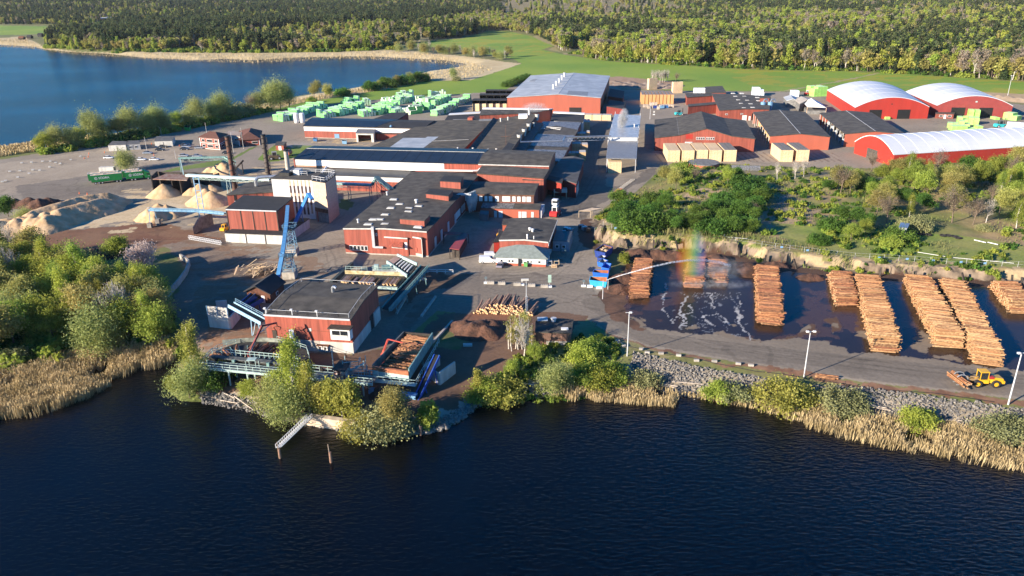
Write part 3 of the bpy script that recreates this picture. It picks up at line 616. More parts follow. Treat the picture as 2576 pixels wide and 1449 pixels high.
# --- main sawmill hall
m1 = Bld('sawmill_hall', 'long red sawmill hall with black felt roof dotted with white skylights', [(864, 576), (1074, 584), (1205, 440), (1036, 434.4)], 7.8, 0, [(0, 0), (.5, .5), (1, 0)], 'd', RED, FELT, edge=(WHITE2, 'f'))
m1.panel('f', 0, 1.003, -.1, .35, CONC, 'plinth', .12); m1.panel('r', 0, .7, -.1, .4, CONC, 'plinth', .12)
for k in range(5): m1.window('f', .055+k*.045, .095+k*.045, 1.1, 2.7)
duct = MB(); q = np.array([*m1.off('f', .36, .5), 0.]); duct.bar(q+[0, 0, 2.5], q+[0, 0, 9.0], .8, .8); duct.bar(q+[0, 0, 2.6], np.array([*m1.off('f', .47, .5), 2.6]), .6, .5); duct.build('duct', STEEL, m1.root)
m1.window('f', .385, .405, 6.0, 6.9)
for k in (.1, .2, .32, .45): m1.panel('r', k, k+.028, .4, 3.6, STEEL if k > .15 else WHITE2, 'door', .14)
m1.panel('r', .47, .56, 1.2, 3.6, WHITE, 'shutter', .14); m1.panel('r', .59, .66, 1.2, 3.6, WHITE, 'shutter', .14)
skylights(m1, [(990.7, 504), (983.3, 526), (969.3, 542.7), (956, 555), (939, 555), (1005.7, 516.3), (1028.7, 526.7), (1053.3, 521.5), (1027.3, 535.3), (1019, 550.3), (1051.7, 573.7), (926.7, 567), (969, 566.5)], (2, 1.1))
vents(m1, [(974.3, 491), (901.3, 561)], 1.0, .3, STEEL); vents(m1, [(1047.5, 514)], 1.4, .4, WHITE)
def onroof(B, Q, h, m_, roof, name='roof_lantern'):
    z = B.ze+.2; P = [U(a, b, z+h)[:2] for a, b in Q]
    o = MB().prism(P, z, z+h).build(name, m_, B.root); c_ = np.mean(P, 0)
    MB().prism([c_+(p-c_)*1.04 for p in P], z+h+.004, z+h+.2, bot=True).build('cap', roof, o); return o
onroof(m1, [(1006, 551.5), (1067, 556), (1081, 542), (1017, 537.5)], 1.9, RED, FELT); onroof(m1, [(1071.5, 488), (1128, 494), (1139, 480.5), (1082.5, 476.5)], 1.8, RED, DFELT)
onroof(m1, [(1107, 456), (1158, 459), (1165.5, 446), (1118, 443)], 2.6, RED, DFELT)
a1 = Bld('log_infeed_annex', 'low red annex with awning window where logs enter the sawmill hall', [(966.7, 596.6), (1025.3, 600.5), (1037, 584), (978, 580)], 5.6, 0, wall=RED, roof=FELT, edge=(WHITE2, 'f'))
a1.window('f', .3, .78, 2.4, 3.4); b = MB(); q0 = np.array([*a1.off('f', .22, .1), 4.3]); q1 = np.array([*a1.off('f', .8, .1), 4.3]); b.add([q0, q1, q1+[0, -2, -.9], q0+[0, -2, -.9], q0+[0, 0, .12], q1+[0, 0, .12], q1+[0, -2, -.78], q0+[0, -2, -.78]], [(0, 3, 2, 1), (4, 5, 6, 7), (2, 3, 7, 6), (0, 1, 5, 4), (1, 2, 6, 5), (3, 0, 4, 7)]); b.build('awning', RUST if 0 else RED2, a1.root)
a1.panel('f', .86, .97, 2.2, 4.4, WHITE, 'door', .15)
a2 = Bld('corner_annex', 'square red annex with satellite dish on its black roof at the sawmill corner', [(1028.4, 595), (1060.5, 600.5), (1073, 586), (1039, 582)], 5.9, 0, wall=RED, roof=FELT, edge=(WHITE2, 'f'))
a2.panel('f', .25, .6, 1.6, 2.8, RED2, 'shutter', .15); a2.panel('f', 0, 1.0, -.1, 1.0, CONC, 'plinth', .14); vents(a2, [(1060, 587)], .9, .3, WHITE); a2.panel('f', .985, 1.02, 0, 5.9, WHITE2, 'downpipe', .14)

# --- long hall with solar roof and the hall that continues it
l1 = Bld('solar_roof_hall', 'very long hall with dark solar panels on its roof and a white upper wall', [(740.3, 400.7), (1203.5, 413.5), (1228, 383), (791.4, 374)], 10., 0, [(0, 0), (.62, 1.5), (1, 1.0)], 'w', RED2, SOLAR, th=.3)
l1.panel('f', .0, .82, 7.6, 9.95, WHITE, 'white_cladding', .1); l1.panel('f', -.003, .003, 3, 10, RED, 'corner_board', .3)
b = MB(); b.bar([*l1.xy(.0, .62), 11.85], [*l1.xy(1, .62), 11.85], .3, .12); b.build('ridge_cap', WHITE2, l1.root)
b = MB()
for k in np.linspace(.02, .98, 16): b.bar([*l1.xy(k, .02), 10.36], [*l1.xy(k, .6), 11.77], .18, .05)
b.build('panel_joint', BLACK, l1.root)
l1.panel('f', .0, 1.003, 6.7, 7.5, mat('bare_boards', (.38, .22, .14), .8, .2, 2, streak=.1), 'lower_boards', .1)
b = MB(); q = [U(833, 427, 7.9), U(822, 431, 7.6)]; b.path([U(805, 441, 7.0), U(822, 419, 8.0), U(1040, 427.5, 8.0), U(1190, 430, 8.0), U(1203, 429, 8.0), U(1208, 424, 8.6)], .38)
tag(b.build('pipeline', WHITE, None), 'long white pipe running along the front of the solar roof hall', 'pipe')
l2 = Bld('felt_roof_hall', 'red hall with bowed dark felt roof joining the end of the solar roof hall', [(1203.6, 414.3), (1381, 419), (1397, 389), (1228.3, 382.7)], 10., 0, [(0, 0), (.3, 1.0), (.62, 1.5), (1, .9)], 'w', RED, FELT, edge=(WHITE2, 'f'))
l3 = Bld('front_leanto', 'low shed with half white half red wall in front of the solar roof hall', [(700, 437), (1020.2, 447.8), (1040, 430.5), (745, 421)], 6., 0, [(0, 0), (1, .9)], 'w', RED, mat('sheet_roof_dark', (.045, .05, .055), .45, .25, .3), over=.3)
l3.panel('f', 0, 1.0, 4.2, 5.95, WHITE, 'white_cladding', .1)
for k in (.60, .66, .86): l3.panel('f', k, k+.03, 0, 3, RED2, 'door', .12)
l4 = Bld('stepped_hall', 'red hall with stepped front and dark felt roof', [(1200.2, 436.7), (1367.2, 449), (1380.3, 431.3), (1215.2, 420.5)], 8.8, 0, [(0, 0), (1, .6)], 'w', RED, FELT, edge=(DARK, 'f'))
b = MB(); P = [U(a, c_, 7.8)[:2] for a, c_ in ((1314.7, 453.4), (1367.4, 456), (1368.5, 449.5), (1317, 446))]; b.prism(P, 0, 7.8); o = b.build('stepped_bay', RED, l4.root); MB().prism([np.mean(P, 0)+(p-np.mean(P, 0))*1.03 for p in P], 7.8, 8.0, bot=True).build('cap', FELT, o)
l5 = Bld('white_window_hall', 'hall with bowed black roof and a row of square white panels along its red wall', [(1163.4, 490), (1342.5, 493), (1354, 471.4), (1096.7, 462.7)], 6.2, 0, [(0, 0), (.35, .9), (.7, 1.3), (1, 1.2)], 'w', RED2, FELT, edge=(RUST, 'f'))
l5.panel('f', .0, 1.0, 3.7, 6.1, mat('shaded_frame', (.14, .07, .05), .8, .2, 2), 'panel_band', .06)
for t0, t1 in ((.02, .07), (.09, .13), (.16, .21), (.23, .28), (.31, .35), (.37, .42), (.46, .51), (.56, .67), (.70, .745), (.77, .815), (.84, .885), (.90, .96)): l5.panel('f', t0, t1, 4.0, 5.9, WHITE, 'white_panel', .12)
for t0, c_ in ((.56, RED), (.68, CONC), (.84, RED), (.90, STEEL)): l5.panel('f', t0, t0+.1, 1.8, 3.5, c_, 'lower_panel', .1)
l6 = Bld('workshop_row', 'low red workshop with pale doors and half worn, half black roof', [(1211, 523.6), (1356, 528), (1360.4, 516.6), (1216, 514)], 3.2, 0, [(0, 0), (1, .4)], 'w', ORED, FELT, th=.2)
for t0, t1 in ((.22, .27), (.30, .37), (.645, .69), (.70, .785), (.865, .91)): l6.panel('f', t0, t1, 0, 2.4, STEEL, 'door', .1)
MB().prism([l6.xy(a_, c_) for a_, c_ in ((-.005, -.03), (.55, -.03), (.55, 1.02), (-.005, 1.02))], l6.ze+.21, [l6.ze+.235, l6.ze+.235, l6.ze+.66, l6.ze+.66]).build('worn_roof', mat('worn_sheet', (.10, .10, .10), .7, .5, 1.2, c2=(.22, .22, .22)), l6.root)
# east end dark sheds
l7 = Bld('east_shed', 'large dark roofed shed on the lane east of the sawmill', [(1368, 452), (1449, 462.2), (1468, 401.2), (1416.5, 396.6)], 5.6, 0, [(0, 0), (.55, .8), (1, 0)], 'd', mat('dark_red_board', (.16, .02, .016), .8, .2, 1.4, streak=.08), mat('grey_felt', (.10, .095, .09), .9, .2, .3))
l7.panel('r', .05, .3, 0, 3.5, WHITE2, 'door', .2)
l8 = Bld('loading_bay', 'small bright red bay raised on steel legs beside the east shed', [(1368, 449.8), (1412, 461.4), (1415.5, 451), (1371, 441)], 6.6, 2.9, wall=BRED, roof=DFELT, edge=(DARK, 'fr'))
b = MB()
for u_ in (0.02, .5, .98): p = l8.xy(u_, .05); b.bar([*p, 0], [*p, 3], .3, .3)
b.build('leg', DARK, l8.root)
b = MB(); P = l7.xy(.55, -.06); b.box((*P, 3.0), (5, 2.4, 1.4)); o = b.build('blower_unit', WHITE2, l7.root); b = MB()
for dx in (-2.3, 2.3):
    for dy in (-1, 1): b.bar([P[0]+dx, P[1]+dy, 0], [P[0]+dx, P[1]+dy, 2.3], .2, .2)
b.build('leg', mat('leg_cream', (.4, .35, .25), .7), o)
# roofs of the drying kilns
k1 = Bld('west_kiln_hall', 'broad flat kiln roof with pale grey patches', [(916, 378), (1160, 383), (1240, 303), (1080, 305)], 6.4, 0, [(0, 0), (.75, .5), (1, .2)], 'd', RED, FELT2)
def patch(B, Q, m_, dz=.31, name='roof_patch'):
    z = B.ze+dz; P = []
    for a, c_ in Q:
        p = U(a, c_, z)
        for _ in range(3):
            # follow the slope of the roof: solve (u, v) by projecting on the front edge and the left edge
            e1 = B.P[1]-B.P[0]; e2 = B.P[3]-B.P[0]; A_ = np.array([e1, e2]).T; uv = np.linalg.solve(A_, p[:2]-B.P[0]); p = U(a, c_, B.top(np.clip(uv[0], 0, 1), np.clip(uv[1], 0, 1))+.03)
        P.append(p)
    MB().prism([p[:2] for p in P], [p[2]-.02 for p in P], [p[2]+.03 for p in P]).build(name, m_, B.root)
patch(k1, [(973, 376), (1053, 381), (1114, 336), (1094, 334), (1070, 347), (1014, 347)], GREYR)
patch(k1, [(1176, 303), (1236, 305), (1239, 299), (1140, 300), (1130, 312), (1150, 312)], mat('lichen_felt', (.20, .20, .19), .9, .3, .6))
b = MB(); b.bar(U(1087, 355, 7.2), U(1179, 351, 7.2), .3, .12); b.build('roof_strip', WHITE2, k1.root)
vents(k1, [(1152, 379)], 1.2, .3, STEEL)
k2 = Bld('brown_kiln_hall', 'flat brownish kiln roof with an antenna between the pale patched roof and the funnel gallery', [(1181, 381), (1264, 383), (1335, 289), (1243, 302)], 6.8, 0, [(0, .9), (.06, .05), (.1, 0), (1, .3)], 'd', RED, FELT2)
vents(k2, [(1190, 379), (1228, 382), (1249, 381)], 1.0, .35, WHITE2); vents(k2, [(1259.5, 306), (1278, 303)], 1.6, .35, WHITE2)
b = MB(); p = U(1273, 377, 7.2); b.tube(p, p+[0, 0, 11], .09, .05, 5); b.bar(p+[-2.2, 0, 6], p+[2.2, 0, 6.1], .12, .12); b.build('antenna', RUST, k2.root)
k3 = Bld('fan_gallery', 'narrow raised gallery with dark roof running between the kiln roofs', [(1262, 378), (1285, 380), (1351, 288), (1336, 287)], 8.9, 0, wall=RED, roof=FELT2)
patch(k3, [(1263, 377), (1284, 379), (1294, 363), (1279, 358)], DFELT)
k4 = Bld('east_kiln_hall', 'kiln hall with worn glittering felt roof east of the funnels', [(1316, 393), (1411, 408), (1462, 307), (1366, 307)], 5.6, 0, wall=RED, roof=mat('glittering_felt', (.05, .05, .05), .45, .5, 1.4, c2=(.26, .27, .29), bump=.4, bsc=1.5))
patch(k4, [(1364, 322), (1400, 316), (1455, 327), (1447, 340), (1352, 336)], FELT); patch(k4, [(1330, 366), (1432, 370), (1428, 378), (1322, 374)], FELT)
for a_, c_, e_, g_ in ((1375, 319, 1412, 322), (1385, 322, 1410, 326), (1361, 324, 1371, 323)): b = MB(); b.bar(U(a_, c_, 6.2), U(e_, g_, 6.2), .35, .15); b.build('roof_strip', WHITE, k4.root)
b = MB(); q = [U(a, c_, 7)[:2] for a, c_ in ((1286, 385), (1318, 381), (1366, 309), (1351, 308))]; b.prism(q, 0, 7); b.build('duct_deck', mat('duct_deck', (.05, .05, .05), .7, .4, .8), k4.root)
k5 = Bld('kiln_back_hall', 'black sloped roof with a white band at the north end of the kilns', [(1386, 304), (1466, 308), (1471, 291), (1392, 287)], 5.8, 0, [(0, 0), (1, .9)], 'w', WHITE, DFELT)
MB().prism([k5.xy(a_, c_) for a_, c_ in ((0, .86), (1, .86), (1, 1.05), (0, 1.05))], k5.ze+.9, k5.ze+1.5).build('white_band', WHITE, k5.root)
k6 = Bld('kiln_north_hall', 'hall with red wall, black roof and white back edge north of the kiln roofs', [(1207, 290), (1345, 285), (1389.5, 279), (1215, 276)], 7.0, 0, [(0, 0), (.5, .6), (1, .6)], 'w', RED, FELT)
MB().prism([k6.xy(a_, c_) for a_, c_ in ((0, .80), (1, .80), (1, 1.04), (0, 1.04))], k6.ze+.8, k6.ze+1.35).build('white_band', WHITE, k6.root)
b = MB(); b.prism([U(a, c_, 9.2)[:2] for a, c_ in ((1304, 290), (1327, 290), (1327, 285), (1304, 286))], 7, 9.2); b.build('white_plant_room', WHITE, k6.root)
b = MB(); p = U(1331, 296, 7.3); b.tube(p, p+[0, 0, 5.5], .55, .55, 10); b.build('stack_pipe', WHITE, k6.root)
k7 = Bld('kiln_west_annex', 'low annex with sloping black roof and white strip west of the kiln roofs', [(1118, 306), (1203, 303), (1214, 286), (1131, 290.6)], 4.6, 0, [(0, 0), (1, .7)], 'w', WHITE2, DFELT)
MB().prism([k7.xy(a_, c_) for a_, c_ in ((0, .80), (1, .80), (1, 1.04), (0, 1.04))], k7.ze+.75, k7.ze+1.2).build('white_band', WHITE, k7.root)
b = MB(); b.prism([U(a, c_, 8.4)[:2] for a, c_ in ((1176, 296.5), (1188, 296.5), (1193, 293), (1181, 292.5))], 4, 8.4); b.build('lift_shaft', ORED, k7.root)
fun = None
for px, py in ((1306.7, 357), (1319, 342), (1330.6, 328), (1351, 303), (1343, 318)):
    p = U(px, py, 7.0); sm = .6 if px == 1343 else 1
    t_ = thing('exhaust_funnel', 'white conical exhaust funnel beside the dark kiln gallery', 'funnel', tuple(p), 'funnels along the kiln gallery')
    MB().lathe(p, [(.75*sm, 0), (1.15*sm, 3.1*sm), (1.25*sm, 3.4*sm), (1.1*sm, 3.5*sm)], 14).build('cone', WHITE2, t_); MB().lathe(p+[0, 0, 3.4*sm], [(1.05*sm, .0), (1.05*sm, .12)], 12).build('mouth', BLACK, t_)
b = MB(); pts = [U(1309, 357, 9.6), U(1416, 354, 9.6), U(1421, 345, 9.8), U(1537, 341.8, 9.0)]; b.path(pts, .33, 8); t_ = thing('pipe_bridge', 'silver pipe on a lattice bridge from the funnels to the metal canopy', 'pipe', tuple(pts[1])); b.build('pipe', METAL, t_)
b = MB(); q0 = U(1428, 347.5, 9.0); q1 = U(1530, 344.5, 8.2)
for k in range(20):
    a_ = q0+(q1-q0)*k/20; c_ = q0+(q1-q0)*(k+1)/20; b.bar(a_+[0, 0, 0], c_+[0, 0, 0], .1, .1); b.bar(a_+[0, 0, -1.4], c_+[0, 0, -1.4], .12, .12); b.bar(a_+[0, 0, 0 if k % 2 else -1.4], c_+[0, 0, -1.4 if k % 2 else 0], .09, .09)
b.build('lattice_truss', STEEL, t_); b = MB(); b.bar(q1, [q1[0], q1[1], 0], .3, .3); b.build('post', WHITE, t_)

# --- far left solar shed
w1 = Bld('west_solar_shed', 'long red shed with white top band and solar panels, standing alone in the west yard', [(764, 317.6), (1066.7, 324.1), (1093.7, 308.3), (787, 300.5)], 6.2, 0, [(0, 0), (.6, 1.1), (1, .8)], 'w', RED, DFELT, edge=(DARK, 'f'))
MB().prism([w1.xy(a_, c_) for a_, c_ in ((-.005, -.02), (.60, -.02), (.68, .6), (.0, .6))], [6.53, 6.53, 7.63, 7.63], [6.60, 6.60, 7.70, 7.70]).build('solar_panel', SOLAR, w1.root)
MB().prism([w1.xy(a_, c_) for a_, c_ in ((0, .62), (.68, .62), (.72, .98), (.0, .98))], [7.62, 7.62, 7.34, 7.34], [7.69, 7.69, 7.40, 7.40]).build('solar_panel', SOLAR, w1.root)
w1.panel('f', 0, 1.0, 3.8, 6.15, WHITE, 'white_cladding', .1); w1.panel('f', 0, 1, -.1, .25, CONC, 'plinth', .12); w1.panel('f', .255, .295, 0, 2.4, LBLUE, 'door', .12)
w1b = Bld('shed_wing', 'gable ended dark wing behind the west solar shed', [(940, 300.5), (997, 303.6), (1027, 285), (985, 284)], 6.2, 0, wall=mat('dark_red_board', (.16, .02, .016), .8, .2, 1.4, streak=.08), roof=DFELT)
w2 = Bld('sawdust_garage', 'open fronted concrete garage with pale sawdust inside', [(895.6, 335.3), (939.3, 336.2), (944, 328.8), (902, 327.8)], 4.5, 0, [(0, 0), (1, .8)], 'w', WHITE2, mat('sheet_grey', (.14, .14, .15), .6, .2, .8), walls='lrb', cat='garage')
w2.panel('f', .0, .1, 0, 4.4, WHITE2, 'pillar', .6, out=-.6); w2.panel('f', .86, 1.0, 0, 4.4, WHITE2, 'pillar', .6, out=-.6); w2.panel('f', .1, .86, 3.7, 4.4, WHITE2, 'lintel', .4, out=-.5)
w3 = Bld('blower_annex', 'low red annex with blue blower on its roof beside the sawdust garage', [(946, 337), (1005, 338), (1010, 332.5), (949, 331)], 3.3, 0, wall=RED, roof=DFELT)
p = w3.at(.62, .5); b = MB(); b.lathe(p, [(.9, 0), (1.2, 1.2), (.5, 1.9), (.5, 2.6), (.7, 2.9), (.7, 3.6), (.2, 4.0)], 12); b.build('blower', LBLUE, w3.root)
# --- big grey-roofed hall, arched halls, warehouses
g1 = Bld('planing_hall', 'largest hall, orange red front with broad light grey roof', [(1276, 245.7), (1510.7, 246.7), (1533.3, 191.7), (1336, 190.7)], 10.2, 0, [(0, 0), (.55, 2.1), (1, 0)], 'd', ORED, GREYR, over=.4)
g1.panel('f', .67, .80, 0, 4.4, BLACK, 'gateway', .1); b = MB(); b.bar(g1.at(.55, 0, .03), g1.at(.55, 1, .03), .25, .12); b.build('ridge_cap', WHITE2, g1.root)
for Q in ([(1436, 208), (1485, 209), (1482, 216), (1432, 215)], [(1430, 228), (1480, 231), (1478, 241), (1426, 238)], [(1340, 199), (1352, 199), (1345, 205), (1330, 205)]): patch(g1, Q, mat('roof_repair', (.24, .25, .26), .6, .2, .4))
for px, py in ((1420, 191), (1414, 198), (1407, 206), (1400, 213), (1392.7, 222)):
    p = U(px, py+1, 12.3); MB().lathe(p, [(.9, -.6), (.9, .3), (.75, .4), (.75, 2.0), (1.0, 2.1), (.9, 2.6), (.1, 2.8)], 12).build('vent', STEEL, g1.root)
for nm, Q, z_ in (('near', [(1526, 268), (1568, 272), (1574, 256), (1534, 252)], 4.6), ('far', [(1530, 243), (1567, 246), (1570, 228), (1536, 224)], 5.2)):
    Bld('lean_to_shed', f'low black roofed red shed in the shade of the planing hall, the {nm}er of two', Q, z_, 0, [(0, .0), (1, -.6)], 'd', mat('dark_red_board', (.16, .02, .016), .8, .2, 1.4, streak=.08), DFELT)
def openshed(lbl, Q, ze, n, cont):
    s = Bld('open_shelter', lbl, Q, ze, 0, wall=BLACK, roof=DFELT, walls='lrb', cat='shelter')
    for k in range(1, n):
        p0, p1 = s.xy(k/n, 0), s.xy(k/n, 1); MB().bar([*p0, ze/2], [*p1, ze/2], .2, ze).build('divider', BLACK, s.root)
    return s
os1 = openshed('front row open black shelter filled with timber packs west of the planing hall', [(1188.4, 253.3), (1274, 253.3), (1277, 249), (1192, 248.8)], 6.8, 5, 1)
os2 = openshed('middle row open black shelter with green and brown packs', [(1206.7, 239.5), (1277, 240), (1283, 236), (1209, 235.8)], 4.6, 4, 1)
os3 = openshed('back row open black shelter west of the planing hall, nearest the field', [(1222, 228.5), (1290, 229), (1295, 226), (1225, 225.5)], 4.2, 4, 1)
arch = lambda n, h: [(k/n, h*(1-(2*k/n-1)**2)) for k in range(n+1)]
h1 = Bld('arched_hall', 'bright red hall with white arched roof and two open gates, west of its maroon twin', [(2151.7, 270.7), (2337.8, 269.5), (2268, 225.5), (2081.2, 226.7)], 6.6, 0, arch(14, 5.6), 'd', BRED, PVC, over=.1)
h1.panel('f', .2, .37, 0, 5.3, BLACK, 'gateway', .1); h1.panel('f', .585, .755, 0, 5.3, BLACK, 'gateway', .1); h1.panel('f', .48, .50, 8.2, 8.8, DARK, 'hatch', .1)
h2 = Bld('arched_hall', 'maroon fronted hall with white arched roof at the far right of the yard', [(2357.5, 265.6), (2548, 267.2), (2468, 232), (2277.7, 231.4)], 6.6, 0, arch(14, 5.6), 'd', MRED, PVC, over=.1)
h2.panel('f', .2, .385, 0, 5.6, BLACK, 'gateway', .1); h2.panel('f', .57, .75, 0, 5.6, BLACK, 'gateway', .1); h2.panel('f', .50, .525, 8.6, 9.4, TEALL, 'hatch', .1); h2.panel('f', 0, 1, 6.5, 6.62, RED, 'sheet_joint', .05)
FRd = U(2250, 389.7, 5.2)[:2]; E2 = U(2576, 369, 5.2)[:2]; E3 = FRd+(E2-FRd)*1.35; BLd = U(2151.7, 357.4, 5.2)[:2]
h3 = Bld.__new__(Bld)
def px_of(x, y, z):
    c_ = M.T@(np.array([x, y, z-CAMZ])); return (CX+FPX*c_[0]/c_[2], CY+FPX*c_[1]/c_[2])
q3 = [px_of(*FRd, 5.2), px_of(*E3, 5.2), px_of(*(E3+BLd-FRd), 5.2), px_of(*BLd, 5.2)]
h3.__init__('long_arched_hall', 'longest bright red hall with white rounded roof behind the trees on the right', q3, 5.2, 0, arch(14, 5.2), 'w', BRED, PVC, over=.1, edge=None)
h3.panel('l', .40, .66, 0, 4.6, mat('gate_murk', (.07, .06, .05), .8, .3, 1), 'gateway', .1)
b = MB()
for k in range(1, 14):
    for (v0, d0), (v1, d1) in zip(h3.prof[:-1], h3.prof[1:]): b.bar([*h3.xy(k/14, v0), 5.2+d0+.32], [*h3.xy(k/14, v1), 5.2+d1+.32], .22, .09)
b.build('roof_rib', WHITE, h3.root)
b = MB()
for (v0, d0), (v1, d1) in zip(h3.prof[:-1], h3.prof[1:]): b.bar([*h3.xy(-.003, v0), 5.2+d0+.2], [*h3.xy(-.003, v1), 5.2+d1+.2], .2, .35)
b.build('roof_edge', WHITE, h3.root)
for H_ in (h1, h2):
    b = MB()
    for k in (.25, .5, .75):
        for (u0, d0), (u1, d1) in zip(H_.prof[:-1], H_.prof[1:]): b.bar([*H_.xy(u0, k), 6.6+d0+.32], [*H_.xy(u1, k), 6.6+d1+.32], .25, .08)
    b.build('roof_seam', STEEL, H_.root)
d1 = Bld('gabled_warehouse', 'wide red warehouse with steep dark middle gable behind a row of timber stacks', [(1648, 347.3), (1899, 349.9), (1874, 303.9), (1648, 302)], 6.2, 0, [(0, 0), (.24, 1.3), (.51, 4.6), (.765, 1.2), (1, 0)], 'd', RED, FELT, over=.3)
for k in range(8): t0 = .415+k*.0225+(.008 if k > 3 else 0); d1.window('f', t0, t0+.018, 5.6, 6.9)
d1.panel('f', .305, .38, 3.2, 4.6, STEEL, 'shutter', .5); d1.panel('f', .31, .38, 6.0, 8.2, BRED, 'red_panel', .05); d1.panel('f', .25, .27, 2.6, 4, BRED, 'red_panel', .05)
b = MB(); b.bar(d1.at(.24, 0, .03), d1.at(.24, 1, .03), .2, .08); b.build('roof_seam', WOODE, d1.root)
d2 = Bld('open_sided_warehouse', 'orange fronted warehouse with dark roof, left of the pair of open sided ones', [(1937.3, 343), (2087.9, 344.9), (2025.1, 283.4), (1895.6, 283.4)], 6.2, 0, [(0, 0), (.5, 1.3), (1, 0)], 'd', ORED, FELT, walls='frb', over=.3)
d3 = Bld('open_sided_warehouse', 'orange fronted warehouse with dark roof next to the long white rounded roof', [(2125.8, 337.3), (2276.5, 338.2), (2192, 284.5), (2062.7, 285.7)], 6.2, 0, [(0, 0), (.5, 1.3), (1, 0)], 'd', ORED, FELT, walls='frb', over=.3)
for D_ in (d2, d3):
    for k in range(9): p = D_.xy(.004, .06+k*.115); MB().bar([*p, 0], [*p, 6.2], .25, .25).build('column', WHITE2, D_.root)
    b = MB(); b.bar(D_.at(.5, 0, .03), D_.at(.5, 1, .03), .2, .08); b.build('ridge_cap', STEEL, D_.root)
c1 = Bld('joinery_works', 'rambling red works with flat dark roof and white domes in the east yard', [(1810.4, 278.2), (1935, 275.6), (1938, 243.5), (1791.3, 236.5)], 6., 0, [(0, 0), (.5, .5), (1, 0)], 'd', RED, FELT)
skylights(c1, [(1844, 236), (1850, 244), (1857, 253), (1864, 262), (1871, 273), (1866, 236), (1872, 244), (1879, 254), (1888, 263), (1893, 272), (1905, 247), (1908, 255)], (1.8, 1.6), 'dome_light')
for t in (.12, .43): c1.window('f', t, t+.05, 3.4, 4.2)
c1.panel('f', .47, .56, 0, 3, WHITE, 'door', .12); c1.panel('f', .6, .64, 0, 2.4, WHITE, 'door', .12); c1.panel('f', .66, .72, 0, 4, BLACK, 'gateway', .1)
Bld('works_wing', 'red west wing of the joinery works with shallow roof', [(1728, 245.2), (1790.4, 241.7), (1791, 235.6), (1724.5, 235.3)], 5, 0, wall=RED, roof=FELT)
Bld('works_wing', 'slanting red wing of the joinery works nearest the gabled warehouse', [(1732, 268.6), (1805, 262.6), (1803.5, 257.3), (1731.4, 263.4)], 5.5, 0, wall=RED, roof=FELT)
Bld('works_wing', 'back wing of the joinery works with plain dark roof', [(1774.8, 234), (1826, 233.5), (1816.5, 217), (1774, 219)], 5, 0, wall=RED, roof=FELT)
Bld('roof_cabin', 'small red cabin on stilts where the belt leaves the joinery works', [(1912, 247), (1936, 247), (1935, 242), (1913, 241.5)], 8.6, 5.5, wall=RED, roof=FELT)
# --- metal canopy in the lane
r1 = Bld('metal_canopy', 'long corrugated metal canopy over the timber lane with open front', [(1526, 399.4), (1600, 400.4), (1603.4, 351), (1531.7, 351)], 5.8, 0, wall=STEEL, roof=mat('corrugated_metal', (.17, .175, .18), .5, .3, .8, metal=.1, streak=1), walls='', cat='canopy')
r2 = Bld('metal_canopy', 'higher north part of the metal canopy with white front panel under the steam', [(1531.5, 346), (1604, 346.5), (1611, 292), (1547, 288)], 7.6, 0, wall=WHITE, roof=mat('shiny_metal', (.40, .43, .46), .4, .2, .5, metal=.15), walls='f', cat='canopy')
for H_ in (r1, r2):
    for k in range(6):
        for u_ in (.01, .99): p = H_.xy(u_, k/5); MB().bar([*p, 0], [*p, H_.ze+(1.6 if H_ is r2 and k in (2, 5) else 0)], .22, .22).build('column', STEEL, H_.root)
vents(r2, [(1565, 319), (1596, 319)], 1.2, .35, WHITE)
b = MB()
for k in range(30): b.bar([*r1.xy(k/29, 0), 6.12], [*r1.xy(k/29, 1), 6.12], .1, .07)
b.build('roof_ribs', STEEL, r1.root)
# --- boiler house
t1 = Bld('boiler_house', 'tall white boiler house with strips of brown windows', [(682.5, 449.8), (784, 453.8), (812, 436), (716, 431)], 14., 0, wall=WHITE, roof=FELT, cat='building')
for k in range(6):
    t0 = .43+k*.095
    t1.panel('f', t0, t0+.045, 2, 13.8, mat('tan_strip', (.45, .34, .24), .8, .15, 1), 'window_strip', .06)
    for z_ in (1.6, 5.6, 9.2) if k < 5 else (9.2, 5.2): t1.panel('f', t0, t0+.045, z_, z_+2.6, mat('brown_pane', (.09, .06, .055), .3, .2, 2), 'pane', .1)
t1.panel('f', 0, .27, 6.5, 13.9, STEEL, 'grey_cladding', .05)
t2_ = Bld('boiler_tower', 'tan rendered tower on the right end of the boiler house', [(784.5, 455.5), (818, 461), (844.5, 441), (811, 437)], 14.3, 0, wall=mat('tan_render', (.50, .39, .28), .85, .12, 1.5), roof=BLACK, over=.05)
t2_.panel('f', .0, 1.0, 3.6, 5.0, RUST, 'rust_band', .1); t2_.panel('f', .0, 1.0, 0, 3.5, CONCD, 'base', .1); t2_.panel('f', .12, .2, 0, 3.6, RED, 'red_door', .15)
b = MB(); b.rail([[*t2_.xy(u_, v_), 14.6] for u_, v_ in ((.02, .02), (.98, .02), (.98, .98), (.02, .98))], 1.5, 2, .12); b.build('railing', STEEL, t2_.root)
b = MB(); b.rail([[*t1.xy(u_, v_), 14.3] for u_, v_ in ((.3, .9), (1.25, .92))], 1.3, 2, .1); b.rail([[*t1.xy(u_, v_), 14.3] for u_, v_ in ((.3, .9), (.3, .55), (.75, .5))], 1.3, 2, .1); b.build('railing', STEEL, t1.root)
t1.rbox(.1, .35, .3, .7, 1.2, BLACK, 'roof_hatch'); t1.rbox(.4, .55, .5, .8, 1.8, STEEL, 'roof_unit')
e1 = Bld('boiler_annex', 'red annex with felt roof to the left of the boiler house', [(571, 491.4), (690, 484), (700, 458), (622, 461)], 8., 0, wall=RED, roof=FELT)
for t in (.43, .62, .75): e1.panel('f', t, t+.012, 2, 8, DARK, 'seam', .06)
